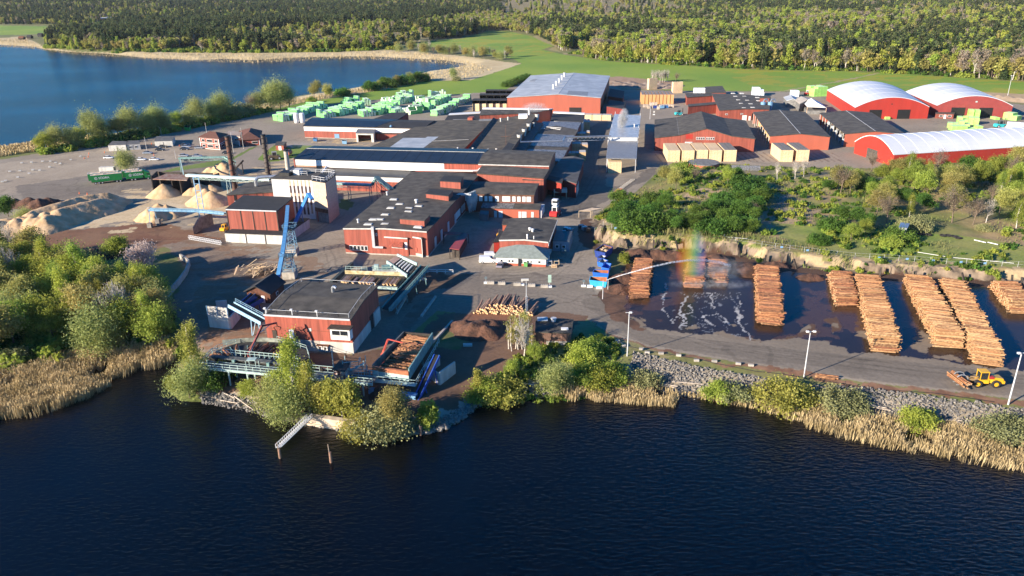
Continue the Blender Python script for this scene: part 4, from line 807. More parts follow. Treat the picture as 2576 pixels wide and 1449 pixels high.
e1.panel('f', .14, .19, 4.6, 7.8, BLACK, 'opening', .08); e1.panel('f', .14, .19, 4.4, 5.8, WHITE, 'hatch', .12)
b = MB(); p = U(645, 468, 8.5); b.tube(p, p+[0, 0, 2.2], .65); b.tube(p+[0, 0, 2.2], p+[.8, .5, 3.1], .65); b.tube(p+[.8, .5, 3.1], p+[7.5, 1.5, 3.2], .65); b.build('flue', METAL, e1.root)
f1 = Bld('chip_silo', 'big red box with black roof standing on a concrete base', [(568.7, 527.5), (695.7, 531.9), (736.3, 498.4), (613.7, 493.4)], 9.7, 2.8, wall=RED, roof=DFELT, edge=(STEEL, 'f'))
for t in (0.003, .28, .52, .755, .997): f1.panel('f', t-.008, t+.008, 3, 9.7, DARK, 'post', .12)
P = [U(a, c_, 3.0)[:2] for a, c_ in ((565, 587), (717, 593), (778, 551), (650, 545))]; b = MB(); b.prism(P, -.1, 3.0); b.build('concrete_base', WHITE2, f1.root); MB().prism([np.mean(P, 0)+(p-np.mean(P, 0))*1.006 for p in P], 3.004, 3.25, bot=True).build('base_roof', DFELT, f1.root)
for k in (.35, .67): a_ = P[0]+(P[1]-P[0])*k; MB().bar([a_[0], a_[1]-.08, 0], [a_[0], a_[1]-.08, 3], .25, .12).build('joint', DARK, f1.root)
a_ = P[0]+(P[1]-P[0])*.2; MB().box((a_[0], a_[1]-.08, 1.2), (1.2, .12, 2.2)).build('door', WHITE, f1.root)
p = U(664, 575, 3.4); MB().box(p+[0, 0, .5], (1.6, 1, 1)).build('roof_unit', BLACK, f1.root)
# chimneys
def chimney(lbl, base, top, z0, r, mats_, sp=False):
    p = U(base[0], base[1], z0); H_ = Hh(base, top, z0); t_ = thing('chimney', lbl, 'chimney', (p[0], p[1], 0)); o = MB().tube([p[0], p[1], 0], [p[0], p[1], z0+H_], r, r*.92, 16).build('stack', mats_, t_)
    MB().lathe([p[0], p[1], z0+H_], [(r*1.15, -.4), (r*1.15, .1), (r*.8, .15)], 16).build('rim', BLACK, t_)
    if sp:
        b = MB(); n = 90; L_ = z0+H_
        q = [np.array([p[0]+(r+.12)*math.cos(k*.55), p[1]+(r+.12)*math.sin(k*.55), 2+(L_-3)*k/n]) for k in range(n)]; b.path(q, .13, 5); b.build('spiral_fin', BLACK, t_)
        b = MB(); b.bar([p[0]+r+.5, p[1]-.3, 1], [p[0]+r+.5, p[1]-.3, L_-1], .25, .1); b.build('ladder', DARK, t_)
    return np.array([p[0], p[1], z0+H_])
ch1 = chimney('tall reddish brown chimney with spiral fins, the left of the two brown ones', (592, 480), (570.3, 342.7), 0, .95, BROWNST, True)
ch2 = chimney('tall dark brown chimney with spiral fins nearer the boiler house', (676.5, 452), (656, 339.4), 0, .95, mat('dark_chimney', (.075, .06, .05), .7, .3, .6), True)
ch3 = chimney('shorter pale grey chimney behind the boiler house roof', (726, 437), (719, 377.3), 6, .95, mat('pale_chimney', (.42, .38, .32), .8, .15, .8))
# --- office, canteen, huts
o1 = Bld('timber_office', 'two storey red office with white trim and brown hipped roof by the car park', [(501.3, 345.5), (550, 349.5), (571, 338), (524, 334)], 5.6, 0, wall=RED, roof=TILE, th=.01, over=0)
def hip(B, h, rid, m_, ov=.7, name='hip_roof'):
    q = [B.xy(a, c_) for a, c_ in ((-ov/B.W, -ov/B.D), (1+ov/B.W, -ov/B.D), (1+ov/B.W, 1+ov/B.D), (-ov/B.W, 1+ov/B.D))]; r0, r1 = B.xy(*rid[0]), B.xy(*rid[1]); z = B.ze+.03
    v = [[*p, z] for p in q]+[[*p, z+.2] for p in q]+[[*r0, z+h], [*r1, z+h]]
    return MB().add(v, [(3, 2, 1, 0), (0, 1, 5, 4), (1, 2, 6, 5), (2, 3, 7, 6), (3, 0, 4, 7), (4, 5, 9, 8), (5, 6, 9), (6, 7, 8, 9), (7, 4, 8)]).build(name, m_, B.root)
hip(o1, 2.2, ((.35, .5), (.65, .5)), TILE)
for z_ in (.8, 3.5):
    for t0, t1_ in ((.10, .26), (.36, .66), (.76, .92)):
        o1.window('f', t0, t1_, z_, z_+1.5)
for z_ in (2.85, .0, 5.35): o1.panel('f', 0, 1, z_, z_+.2, WHITE, 'trim', .08)
for t in (.01, .985): o1.panel('f', t-.012, t+.012, 0, 5.5, WHITE, 'trim', .1)
o1.window('r', .2, .5, .7, 2.2); o1.panel('r', 0, 1, 2.85, 3.05, WHITE, 'trim', .08)
o2 = Bld('timber_office', 'single storey red office wing with brown hipped roof and one white window', [(600, 352.5), (652.5, 350), (656, 330), (606, 330)], 3.1, 0, wall=RED, roof=TILE, th=.01, over=0)
hip(o2, 2.6, ((.5, .35), (.55, .8)), TILE, .8); o2.window('f', .62, .9, .9, 2.2); o2.panel('f', .0, .03, 0, 3, WHITE, 'trim', .1); o2.panel('f', .97, 1., 0, 3, WHITE, 'trim', .1)
o2b = Bld('link_corridor', 'white corridor between the two brown roofed offices', [(572, 340), (604, 345), (606, 334), (575, 330)], 4.2, 0, wall=WHITE2, roof=mat('pale_roof', (.34, .26, .2), .8, .1, 1))
for t in (.2, .55): o2b.window('f', t, t+.2, 2, 3)
def module(lbl, Q, ze, m_=WHITE2, rf=None, n=0, name='site_cabin'):
    s = Bld(name, lbl, Q, ze, 0, wall=m_, roof=rf or mat('cabin_roof', (.10, .10, .10), .8, .3, .6), th=.15, over=.05, cat='cabin')
    for k in range(n): s.window('f', .15+k*.4, .38+k*.4, 1, 2.1)
    s.panel('f', .47, .50, 0, 2.5, DARK, 'joint', .03)
    return s
module('pale site cabin, the longest, left end of the car park row', [(271.7, 366), (316, 364.5), (322, 356), (283, 355.5)], 2.9)
module('site cabin with pinkish windows beside the longest one', [(317, 364), (352, 362), (350, 354), (321, 354.5)], 2.9, mat('cabin_grey', (.33, .33, .33), .8, .1), n=2)
module('white site cabin with dark roof facing the dark cars', [(388.3, 356), (433, 354.5), (439, 343), (394, 343.5)], 2.9, WHITE2)
bo = Bld('meter_hut', 'tiny red hut with white door on the lawn', [(693, 366), (713, 366), (720, 358), (697, 357.5)], 2.4, 0, wall=RED, roof=FELT, cat='hut'); bo.panel('f', .35, .7, 0, 2.1, WHITE, 'door', .08)
# --- yard office with white front
y1 = Bld('yard_office', 'red yard office with dark felt roof behind its white canteen front', [(1256.2, 605.2), (1379.5, 610.4), (1400, 555.2), (1286.6, 551.4)], 5.0, 0, [(0, 0), (.52, .5), (1, 0)], 'd', RED, FELT, edge=(WHITE2, 'fr'))
y1.panel('r', 0, 1, 3.9, 4.9, WHITE, 'white_board', .08); vents(y1, [(1333, 583), (1340, 586)], 1., .35, WHITE); vents(y1, [(1326.5, 605)], 1.6, .2, WHITE); vents(y1, [(1343, 604)], .9, .12, WHITE)
y2 = Bld('canteen', 'low white canteen with orange base and grey green hipped roof', [(1248, 646), (1373, 650.8), (1383, 631), (1262, 627)], 2.55, 0, wall=WHITE, roof=SLATE, th=.01, over=0)
hip(y2, 2.5, ((.36, .62), (.70, .62)), SLATE, .7); y2.panel('f', 0, 1, 0, .75, ORED, 'base_wall', .06)
for t0, t1_ in ((.08, .135), (.24, .29), (.305, .36), (.615, .67), (.685, .725), (.84, .90)): y2.window('f', t0, t1_, 1.0, 1.9)
y2.panel('f', .445, .51, 0, 2.2, GLASS, 'door', .08); y2.panel('f', .515, .53, .9, 2.1, GLASS, 'side_pane', .08)
y3 = module('blue grey double cabin with two windows, right of the yard office', [(1390.8, 606.5), (1432, 608), (1440, 583), (1400, 581.5)], 3.2, mat('blue_grey_cabin', (.20, .25, .30), .7, .1), mat('cabin_dark', (.06, .07, .08), .6, .2), 2)
Bld('storage_hut', 'small bright red hut against the left wall of the yard office, nearer one', [(1242.3, 609.5), (1255.4, 608.7), (1270, 585), (1260, 583)], 3.4, 0, wall=BRED, roof=DFELT, cat='hut')
Bld('storage_hut', 'small red hut at the back left corner of the yard office', [(1264, 566), (1279, 566), (1287, 553.5), (1268, 553)], 3.4, 0, wall=ORED, roof=FELT, cat='hut')
n1_ = Bld('wooden_shed', 'brown wooden shed with black gabled roof behind the sorting station', [(620, 731), (678.3, 738), (712.7, 710), (668, 700)], 2.9, 0, [(0, 0), (.45, 1.6), (1, 0)], 'd', TARP, DFELT, over=.6, cat='shed')
n1_.panel('f', .62, .76, 0, 2, WHITE, 'door', .12); n1_.window('r', .4, .55, 1, 1.9)
n2_ = Bld('pump_house', 'weathered brown pump house with flat black roof on the lake bank', [(1348, 836.5), (1435.3, 839), (1440.5, 808), (1350, 804)], 2.9, 0, [(0, 0), (1, .2)], 'w', mat('weathered_board', (.16, .09, .065), .85, .3, 3, streak=.06), FELT, over=.2, cat='shed')
for k in (0,):
    b = MB(); P = [n2_.P[i] for i in (0, 1)]; n2_.panel('f', .3, 1, -2.2, .9, CONC, 'base_wall', .16)
p = n2_.at(.17, .82); o = MB().box(p+[0, 0, .35], (2.4, 2.2, .1)).build('solar_panel', mat('light_panel', (.38, .43, .47), .3), n2_.root); p = n2_.at(.48, .8); MB().lathe(p, [(.55, 0), (.55, .6), (.7, .65), (.7, .8)], 14).build('vent', STEEL, n2_.root)
p = n2_.at(.82, .2); MB().box(p+[0, 0, .2], (1.6, .9, .3)).build('roof_hatch', WHITE, n2_.root)
# water tank, hoop tunnel, white marquee
p = U(1770, 409, 3.2); tk = thing('water_tank', 'round orange red tank with flat dark lid below the timber stacks', 'tank', (p[0], p[1], 0)); MB().tube([p[0], p[1], -.5], [p[0], p[1], 3.2], 6.6, 6.6, 40).build('tank_wall', ORED, tk); MB().tube([p[0], p[1], 3.205], [p[0], p[1], 3.5], 6.75, 6.7, 40).build('lid', WOODE, tk)
b = MB(); q0 = G(1838, 428); q1 = G(1910, 429)
for k in range(10):
    t_ = np.linspace(0, math.pi, 9); a_ = q0+(q1-q0)*k/10; c_ = q0+(q1-q0)*(k+1)/10; v = []
    for s_ in (a_, c_*.96+a_*.04): v += [[s_[0], s_[1]-2.2*math.cos(x_), s_[2]-.2+2.3*math.sin(x_)] for x_ in t_]
    b.add(v, [(i, i+1, i+10, i+9) for i in range(8)])
tag(b.build('hoop_tunnel', mat('old_tarp', (.30, .29, .27), .8, .4, 2, c2=(.42, .41, .38)), None), 'grey striped hoop tunnel half hidden in scrub beside the round tank', 'tunnel')
tn = thing('marquee', 'bright white pitched marquee between the joinery works and arched hall', 'tent', tuple(U(2070, 268))); b = MB()
A_ = [U(a, c_, 4.2) for a, c_ in ((2031, 269.5), (2079, 271), (2063, 257), (2020, 257))]; r0, r1_ = U(2055, 258, 7.2), U(2041, 247, 7.2)
b.add([*A_, r0, r1_], [(0, 1, 4), (1, 2, 5, 4), (2, 3, 5), (3, 0, 4, 5)]); b.build('canvas', WHITE, tn); b = MB()
for q in A_: b.bar(q, [q[0], q[1], 0], .2, .2)
b.build('post', WOOD, tn); MB().prism([q[:2] for q in A_], 0, 2.2).build('pallets_below', WOODE, tn)
for lb, Q, z_, m_ in (('grey pitched', [(1980, 254), (2010, 256), (2005, 246), (1972, 245)], 4, GREYR), ('pale brown pitched', [(2012, 262), (2050, 252), (2030, 246), (2000, 252)], 4.5, mat('pale_sheet', (.45, .40, .33), .7, .15, .5))):
    Bld('sawdust_shed', lb+' sheet roof beside the white marquee', Q, z_, 0, [(0, 0), (.5, 1.5), (1, 0)], 'd', WOODE, m_, cat='shed')
for (a, c_, lb) in ((1919, 270, 'left'), (1937, 270, 'right')):
    p = U(a, c_, 4.8); t_ = thing('cyclone', f'light blue dust cyclone at the joinery works, {lb} of the two', 'cyclone', (p[0], p[1], 0)); MB().lathe([p[0], p[1], 0], [(.3, 2), (1.5, 5.5), (1.5, 8)], 12).build('body', LBLUE, t_); b = MB(); b.path([np.array([p[0]+1.3*math.cos(x_)+1.3, p[1], 8+1.6*math.sin(x_)]) for x_ in np.linspace(0, math.pi, 7)], .55, 8); b.build('elbow', METAL, t_)
# brick hut with white window trim before the maroon hall
hh = Bld('gate_hut', 'small brown hut with white windows standing before the maroon arched hall', [(2353.5, 286), (2400, 287), (2401, 281.5), (2356, 280.5)], 2.7, 0, wall=mat('brick_brown', (.22, .06, .04), .8), roof=FELT, th=.15, cat='hut')
for t in (.22, .68): hh.window('f', t, t+.2, .9, 2.1)
hh.panel('f', .47, .6, 0, 2.2, WHITE, 'door', .08)
# sawdust bays
sb = thing('sawdust_bays', 'dark timber walled sawdust bays with rusty sheet roof', 'bunker', tuple(U(470, 480))); b = MB()
for (x0, y0, x1, y1) in ((437, 486, 461, 469), (458, 490, 482, 470), (531, 478, 556, 468), (386, 478, 401, 463)):
    q0, q1 = U(x0, y0), U(x1, y1); b.bar(q0+[0, 0, 2.8], q1+[0, 0, 2.8], .35, 5.6)
b.bar(U(401, 462)+[0, 0, 2.6], U(540, 466)+[0, 0, 2.6], .35, 5.2); b.build('partition', DARK, sb)
Q = [U(a, c_, 6) for a, c_ in ((384, 450), (470, 453), (478, 440), (418, 437))]; MB().prism([q[:2] for q in Q], 5.7, 6.0, bot=True).build('sheet_roof', mat('rusty_sheet', (.42, .33, .26), .8, .3, .8, c2=(.2, .08, .05)), sb)
# ================================================================ TREES
def quads(cen, size, r_, flat=0., elong=1.):
    """leaf-sized quads at the given centres, random orientation; flat>0 tips them towards horizontal"""
    n = len(cen); a = r_.normal(size=(n, 3)); a[:, 2] *= (1-flat); a /= np.linalg.norm(a, axis=1)[:, None]+1e-9
    b = r_.normal(size=(n, 3)); b -= a*np.sum(a*b, 1)[:, None]; b /= np.linalg.norm(b, axis=1)[:, None]+1e-9
    s_ = np.broadcast_to(size, (n,))[:, None]*r_.uniform(.6, 1.3, (n, 1)); a = a*s_*elong; b = b*s_
    V = np.stack([cen-a-b*.6, cen+a-b*.6, cen+a*.7+b, cen-a*.7+b], 1).reshape(-1, 3)
    return V, np.arange(n*4).reshape(n, 4)
def tubes(segs, n=5):
    """segs: (p0, p1, r0, r1) -> V, F"""
    Vs, Fs, k = [], [], 0
    t = np.linspace(0, 2*math.pi, n, endpoint=False)
    for p0, p1, r0, r1 in segs:
        p0 = np.asarray(p0, float); p1 = np.asarray(p1, float); d = p1-p0; L = np.linalg.norm(d)+1e-9; d /= L
        a = np.array([0, 0, 1.]) if abs(d[2]) < .9 else np.array([1., 0, 0]); u = np.cross(d, a); u /= np.linalg.norm(u); w_ = np.cross(d, u)
        ring = np.outer(np.cos(t), u)+np.outer(np.sin(t), w_); Vs.append(np.vstack([p0+ring*r0, p1+ring*r1]))
        i = np.arange(n); Fs.append(np.stack([i, i+n, (i+1) % n+n, (i+1) % n], 1)+k); k += 2*n
    return np.vstack(Vs), np.vstack(Fs)
def tree_geo(kind, seed, h, r, nl, leaf):
    q = np.random.default_rng(seed); segs = []; tr = .012*h+.05
    lean = q.normal(size=2)*.03*h
    if kind in ('spruce', 'pine'):
        segs.append(([0, 0, -.4], [lean[0]*.3, lean[1]*.3, h*.97], tr*1.3, .04))
        if kind == 'spruce':
            z = h*(.08+.92*(1-np.sqrt(q.uniform(0, 1, nl)))); rad = (1-z/h)**.85*r*(.35+.65*q.uniform(0, 1, nl)**.5); lay = .06*h*np.sin(z*7/ (h*.12)*.9)
            rad *= 1+.22*np.sin(z/h*70)
            t = q.uniform(0, 2*math.pi, nl); ky = 1+.18*np.sin(3*t+seed); cen = np.stack([np.cos(t)*rad*ky, np.sin(t)*rad*ky, z-rad*.25], 1)
            return tubes(segs), quads(cen, leaf, q, .5, 1.2)
        nc = 16; cc = np.stack([q.normal(size=nc)*r*.45, q.normal(size=nc)*r*.45, h*q.uniform(.58, .97, nc)], 1); cc[:, :2] *= ((1.15-(cc[:, 2:]/h))*2.4)
        for c_ in cc: segs.append(([0, 0, c_[2]*.92], c_, .07, .03))
        i = q.integers(0, nc, nl); cen = cc[i]+q.normal(size=(nl, 3))*[r*.24, r*.24, r*.16]; return tubes(segs, 4), quads(cen, leaf, q, .4)
    if kind == 'bush':
        nc = max(10, int(r*9)); t = q.uniform(0, 2*math.pi, nc); rr_ = r*q.uniform(0, 1, nc)**.55; cc = np.stack([np.cos(t)*rr_, np.sin(t)*rr_, h*(.25+.55*q.uniform(0, 1, nc))*np.sqrt(np.clip(1-(rr_/r)**2*.75, .05, 1))], 1)
        for c_ in cc[:12]: segs.append(([c_[0]*.15, c_[1]*.15, -.3], c_, .06, .02))
        i = q.integers(0, nc, nl); cen = cc[i]+q.normal(size=(nl, 3))*[r*.2, r*.2, h*.16]; cen[:, 2] = np.abs(cen[:, 2]); return tubes(segs, 4), quads(cen, leaf, q)
    base = {'round': .22, 'birch': .25, 'willow': .18, 'bare': .2, 'sapling': .3, 'oak': .25}[kind]
    nc = {'birch': 46, 'sapling': 24, 'bare': 60, 'willow': 40, 'oak': 34, 'round': 40}[kind]
    # an uneven crown: 3 to 5 big lobes, each filled with small clumps
    nlobe = {'birch': 5, 'sapling': 3, 'bare': 5, 'willow': 5, 'oak': 5, 'round': 4}[kind]; cc = []
    for l_ in range(nlobe):
        f = (l_+.5)/nlobe; t = q.uniform(0, 2*math.pi)
        if kind in ('birch', 'sapling'): lc = np.array([math.cos(t)*r*.18, math.sin(t)*r*.18, h*(base+(.93-base)*f)]); ls = np.array([r*(1-.72*f), r*(1-.72*f), h*.13])
        else:
            z_ = h*(.5+.32*q.uniform()) if l_ else h*.76; rad = r*.5*(l_ > 0); lc = np.array([math.cos(t)*rad, math.sin(t)*rad, z_]); ls = np.array([r*.58, r*.58, h*.22])
        for _ in range(nc//nlobe):
            d = q.normal(size=3); d /= np.linalg.norm(d); c_ = lc+d*ls*q.uniform(.35, 1.)**.5; c_[2] = min(max(c_[2], h*base), h*.985); cc.append(c_)
    cc = np.array(cc); top = np.array([lean[0], lean[1], h*(.9 if kind in ('birch', 'sapling') else .72)])
    mid = top*.5+np.array([*q.normal(size=2)*.02*h, 0]); mid[2] = top[2]*.5
    segs += [([0, 0, -.5], mid, tr*1.25, tr*.85), (mid, top, tr*.85, tr*.3)]
    for c_ in cc[::(1 if kind == 'bare' else 2)]:
        z_ = max(.15*h, c_[2]*(.62 if kind != 'birch' else .8)); p = mid*z_/mid[2] if z_ < mid[2] else mid+(top-mid)*min(1, (z_-mid[2])/(top[2]-mid[2]))
        k_ = (p+c_)/2+q.normal(size=3)*.03*h*.6; segs += [(p, k_, tr*.38, tr*.22), (k_, c_, tr*.22, .025)]
        if kind == 'bare':
            for _ in range(4): e = c_+q.normal(size=3)*r*.2+[0, 0, r*.12]; segs.append((k_+(c_-k_)*q.uniform(), e, .035, .012))
    i = q.integers(0, len(cc), nl); sg = {'birch': .21, 'sapling': .2, 'bare': .2, 'willow': .22, 'oak': .19, 'round': .20}[kind]*r
    cen = cc[i]+q.normal(size=(nl, 3))*[sg, sg, sg*(1.5 if kind in ('willow', 'birch') else .8)]
    if kind == 'willow': cen[:, 2] -= np.abs(q.normal(size=nl))*h*.05
    return tubes(segs, 5), quads(cen, leaf, q, 0, 1.)
PROTO = {}
def make_tree(key, label, cat, loc, name='tree', group=None, rz=0, sc=1.):
    """a tree with a trunk and a crown; later trees of the same key share its meshes"""
    kind, seed, h, r, nl, leaf, bark, lm = KINDS[key]
    if key not in PROTO:
        (tv, tf), (cv, cf) = tree_geo(kind, seed, h, r, nl, leaf)
        t_ = thing(name, label, cat, tuple(loc), group); t_.rotation_euler[2] = rz; t_.scale = (sc, sc, sc)
        mesh_np('trunk', tv, tf, bark, parent=t_); mesh_np('crown', cv, cf, lm, smooth=False, parent=t_); PROTO[key] = t_; return t_
    o = dup(PROTO[key], tuple(loc), rz, label, group, sc); o.name = name; o['category'] = cat
    if not group and 'group' in o: del o['group']
    return o
KINDS = {
 'round1': ('round', 1, 10, 4.2, 6800, .145, TRUNKB, LG), 'round2': ('round', 2, 10, 4.4, 6800, .145, TRUNKB, LO), 'round3': ('round', 3, 9, 4., 6200, .145, TRUNKB, LG), 'deep1': ('round', 4, 8, 4.2, 6400, .165, TRUNKB, LD),
 'deep2': ('round', 5, 7, 3.9, 5800, .16, TRUNKB, LD), 'birch1': ('birch', 6, 14, 2.6, 4600, .12, BIRCHB, LG), 'birch2': ('birch', 7, 13, 2.3, 4200, .12, BIRCHB, LY), 'willow1': ('willow', 8, 12, 5.6, 7500, .15, TRUNKB, LW),
 'willow2': ('willow', 9, 9, 5.2, 7500, .14, TRUNKB, LW), 'bare1': ('bare', 10, 13, 3.0, 500, .10, BIRCHB, LB), 'bare2': ('bare', 11, 12, 4.8, 700, .12, TRUNKB, LB), 'oak1': ('oak', 12, 12, 5, 5600, .16, TRUNKB, LO),
 'bushg': ('bush', 13, 3.2, 3.0, 5000, .12, TRUNKB, LG), 'bushy': ('bush', 14, 3.6, 3.4, 5600, .12, TRUNKB, LY), 'bushw': ('bush', 15, 3.4, 3.2, 5000, .115, TRUNKB, mat('leaf_grey', (.20, .22, .08), .8, .2, .5, c2=(.29, .30, .13), trans=.2, rnd=.1)),
 'bushd': ('bush', 16, 3.4, 3.3, 4600, .14, TRUNKB, LD), 'sap1': ('sapling', 17, 8, 1.1, 340, .12, BIRCHB, LO), 'blossom': ('round', 18, 10, 4.6, 6200, .14, TRUNKB, LBL), 'fir': ('bush', 19, 4.6, 1.7, 2600, .15, TRUNKB, LG), 'sapg': ('birch', 20, 7, 1.7, 2400, .15, BIRCHB, LY)}
def T(key, px, py, h, label, cat='tree', name=None, group=None, z=None):
    p = G(px, py) if z is None else U(px, py, z); k = KINDS[key]
    return make_tree(key, label, cat, p-[0, 0, .05], name or {'bush': 'bush', 'birch': 'birch_tree', 'willow': 'willow_tree', 'bare': 'bare_tree'}.get(k[0], 'tree'), group, random.uniform(0, 6.28), h/k[2])
# the wooded shore on the left
LWP = poly([(-220, 700), (-60, 660), (60, 650), (150, 672), (230, 716), (320, 735), (392, 730), (402, 770), (425, 800), (440, 845), (462, 878), (400, 862), (300, 872), (200, 892), (80, 912), (-60, 925), (-220, 945)])
q = np.random.default_rng(5); pts = []; tries = 0
lo_, hi_ = LWP.min(0), LWP.max(0)
while len(pts) < 95 and tries < 9000:
    tries += 1; c_ = q.uniform(lo_, hi_)
    if inpoly(LWP, c_[:1], c_[1:])[0] and all((c_[0]-a)**2+(c_[1]-b_)**2 > 10.5 for a, b_ in pts): pts.append(tuple(c_))
for n_i, (x, y) in enumerate(pts):
    key = ['round1', 'round3', 'birch1', 'birch1', 'round1', 'bare1', 'willow2', 'oak1', 'birch2', 'round3', 'bushw', 'round2'][int(q.integers(0, 12))]
    k = KINDS[key]; desc = {'round': 'leafy tree', 'birch': 'slender birch', 'bare': 'nearly bare pale tree', 'willow': 'willow', 'oak': 'olive coloured tree', 'bush': 'grey green shrub'}[k[0]]
    make_tree(key, desc+' in the wood on the left shore', 'tree' if k[0] != 'bush' else 'shrub', (x, y, ground_z(x, y)-.05), {'bush': 'bush', 'birch': 'birch_tree', 'willow': 'willow_tree', 'bare': 'bare_tree'}.get(k[0], 'tree'), 'trees of the wood on the left shore', q.uniform(0, 6.28), q.uniform(.9, 1.2)*(.85 if k[2] > 11 else 1))
T('blossom', 376, 700, 10.5, 'greyish pink blossoming tree at the edge of the left wood'); T('round1', 398, 770, 8.5, 'bright green round tree next to the curved concrete wall')
T('round3', 300, 668, 8.5, 'olive tree just left of the blossoming tree'); T('bare1', 315, 835, 13, 'tallest bare pale trunked tree in the left wood'); T('bare1', 270, 848, 12, 'second bare pale tree of the left wood, in front of the tallest'); T('birch1', 215, 740, 15, 'tall birch at the back of the left wood'); T('birch1', 130, 720, 14, 'tall birch at the upper left of the left wood')
T('deep1', 22, 545, 7.5, 'dark green bush cluster at the left edge beside the sawdust heaps'); T('willow2', 60, 560, 5.0, 'low dark bush by the heap of the left edge')
# the tip around the log decks
T('birch2', 494, 958, 14, 'slim yellow green birch at the left end of the log gantry'); T('willow2', 478, 1000, 7.2, 'broad willow hanging over the water left of the tip'); T('round1', 446, 1000, 5.2, 'bright tree leaning over the water at the left of the tip'); T('bushd', 540, 962, 4, 'dark bush under the left end of the gantry')
T('birch1', 742, 1030, 16, 'tallest birch on the tip, standing in front of the gantry'); T('birch2', 780, 1038, 12, 'tall yellow birch just right of the tallest one on the tip'); T('willow2', 690, 1042, 7, 'wide willow at the water left of the concrete quay'); T('willow2', 735, 1055, 7.5, 'willow directly above the concrete quay, left end'); T('round3', 640, 1012, 5, 'yellow green tree beside the driftwood shore'); T('round3', 700, 1002, 6, 'leafy tree between driftwood and the tallest birch')
for x, y, h_, l_ in ((812, 1048, 7.5, 'first'), (838, 1052, 8.5, 'second'), (862, 1052, 8, 'third'), (886, 1058, 8.8, 'fourth')): T('sapg', x, y, h_, f'young yellow birch above the quay, {l_} from the left')
T('bushy', 908, 1088, 3.6, 'yellow bush at the right end of the concrete quay', 'bush'); T('bushw', 952, 1088, 5, 'grey green bush among the shore boulders', 'bush'); T('bushw', 985, 1086, 4.2, 'smaller grey green bush next to the tree on the boulder shore', 'bush'); T('round2', 998, 1078, 8.0, 'thin grey green tree above the shore boulders'); T('fir', 1078, 1068, 5.2, 'small pointed green tree near the blue belt', 'tree', 'tree')
# middle bank
for a_ in ((1205, 990, 5.5, 'sapg', 'pointed light green tree, leftmost on the middle bank'), (1228, 1000, 4.2, 'bushg', 'green bush at the water left of the middle bank'), (1262, 1002, 4.6, 'bushy', 'yellow green bush at the middle of the bank'), (1290, 950, 4.2, 'round1', 'green tree behind the yellow bush'), (1345, 908, 4.2, 'round1', 'bright tree below the pump house'),
           (1392, 992, 6.4, 'willow2', 'broad grey green willow in the centre of the bank'), (1440, 965, 3.2, 'round3', 'green tree right of the broad willow'), (1468, 955, 3.4, 'bushg', 'low bush right of the broad willow'), (1512, 968, 4.2, 'bushg', 'small green bush nearest the reeds'), (1490, 880, 2.8, 'bushg', 'light green bush beside the road bend'), (1536, 955, 3.8, 'bushg', 'rightmost bush of the middle bank'), (1470, 900, 3.5, 'bushg', 'low green bush on the slope right of the pump house'), (1570, 660, 3.6, 'fir', 'spiky bright green shrub behind the blue skips')):
    T(a_[3], a_[0], a_[1], a_[2], a_[4], 'bush' if KINDS[a_[3]][0] == 'bush' else 'tree')
for k in range(15): T('sap1', 1281+k*3.9+random.uniform(-2, 2), 868+random.uniform(-14, 16), random.uniform(6, 8.5), 'thin pale sapling in the grove left of the pump house', 'sapling', 'sapling', 'saplings left of the pump house')
T('bare1', 1318, 900, 9.5, 'bare thin tree rising in front of the cut logs')
for x, y, h_, k, l_ in ((1622, 972, 3.4, 'bushw', 'round grey green bush on the stones below the first lamp'), (1812, 1000, 3.4, 'bushg', 'bright green and grey bush, first on the right bank'), (1848, 1004, 3.4, 'bushw', 'grey side of the twin bush on the right bank'), (1965, 1018, 5.2, 'bushy', 'largest yellow olive bush below the middle lamp'), (2005, 1008, 3.6, 'bushy', 'yellow bush touching the largest one'),
    (2095, 1030, 4.4, 'bushw', 'broad grey olive bush right of the middle lamp'), (2140, 1028, 3.8, 'bushw', 'olive bush beside the floating logs'), (2310, 1072, 3.6, 'bushg', 'green bush in the reeds below the loader'), (2500, 1098, 4, 'bushw', 'grey green bush at the foot of the right lamp'), (2545, 1085, 3.6, 'bushw', 'small grey bush at the right picture edge')): T(k, x, y, h_, l_, 'bush')
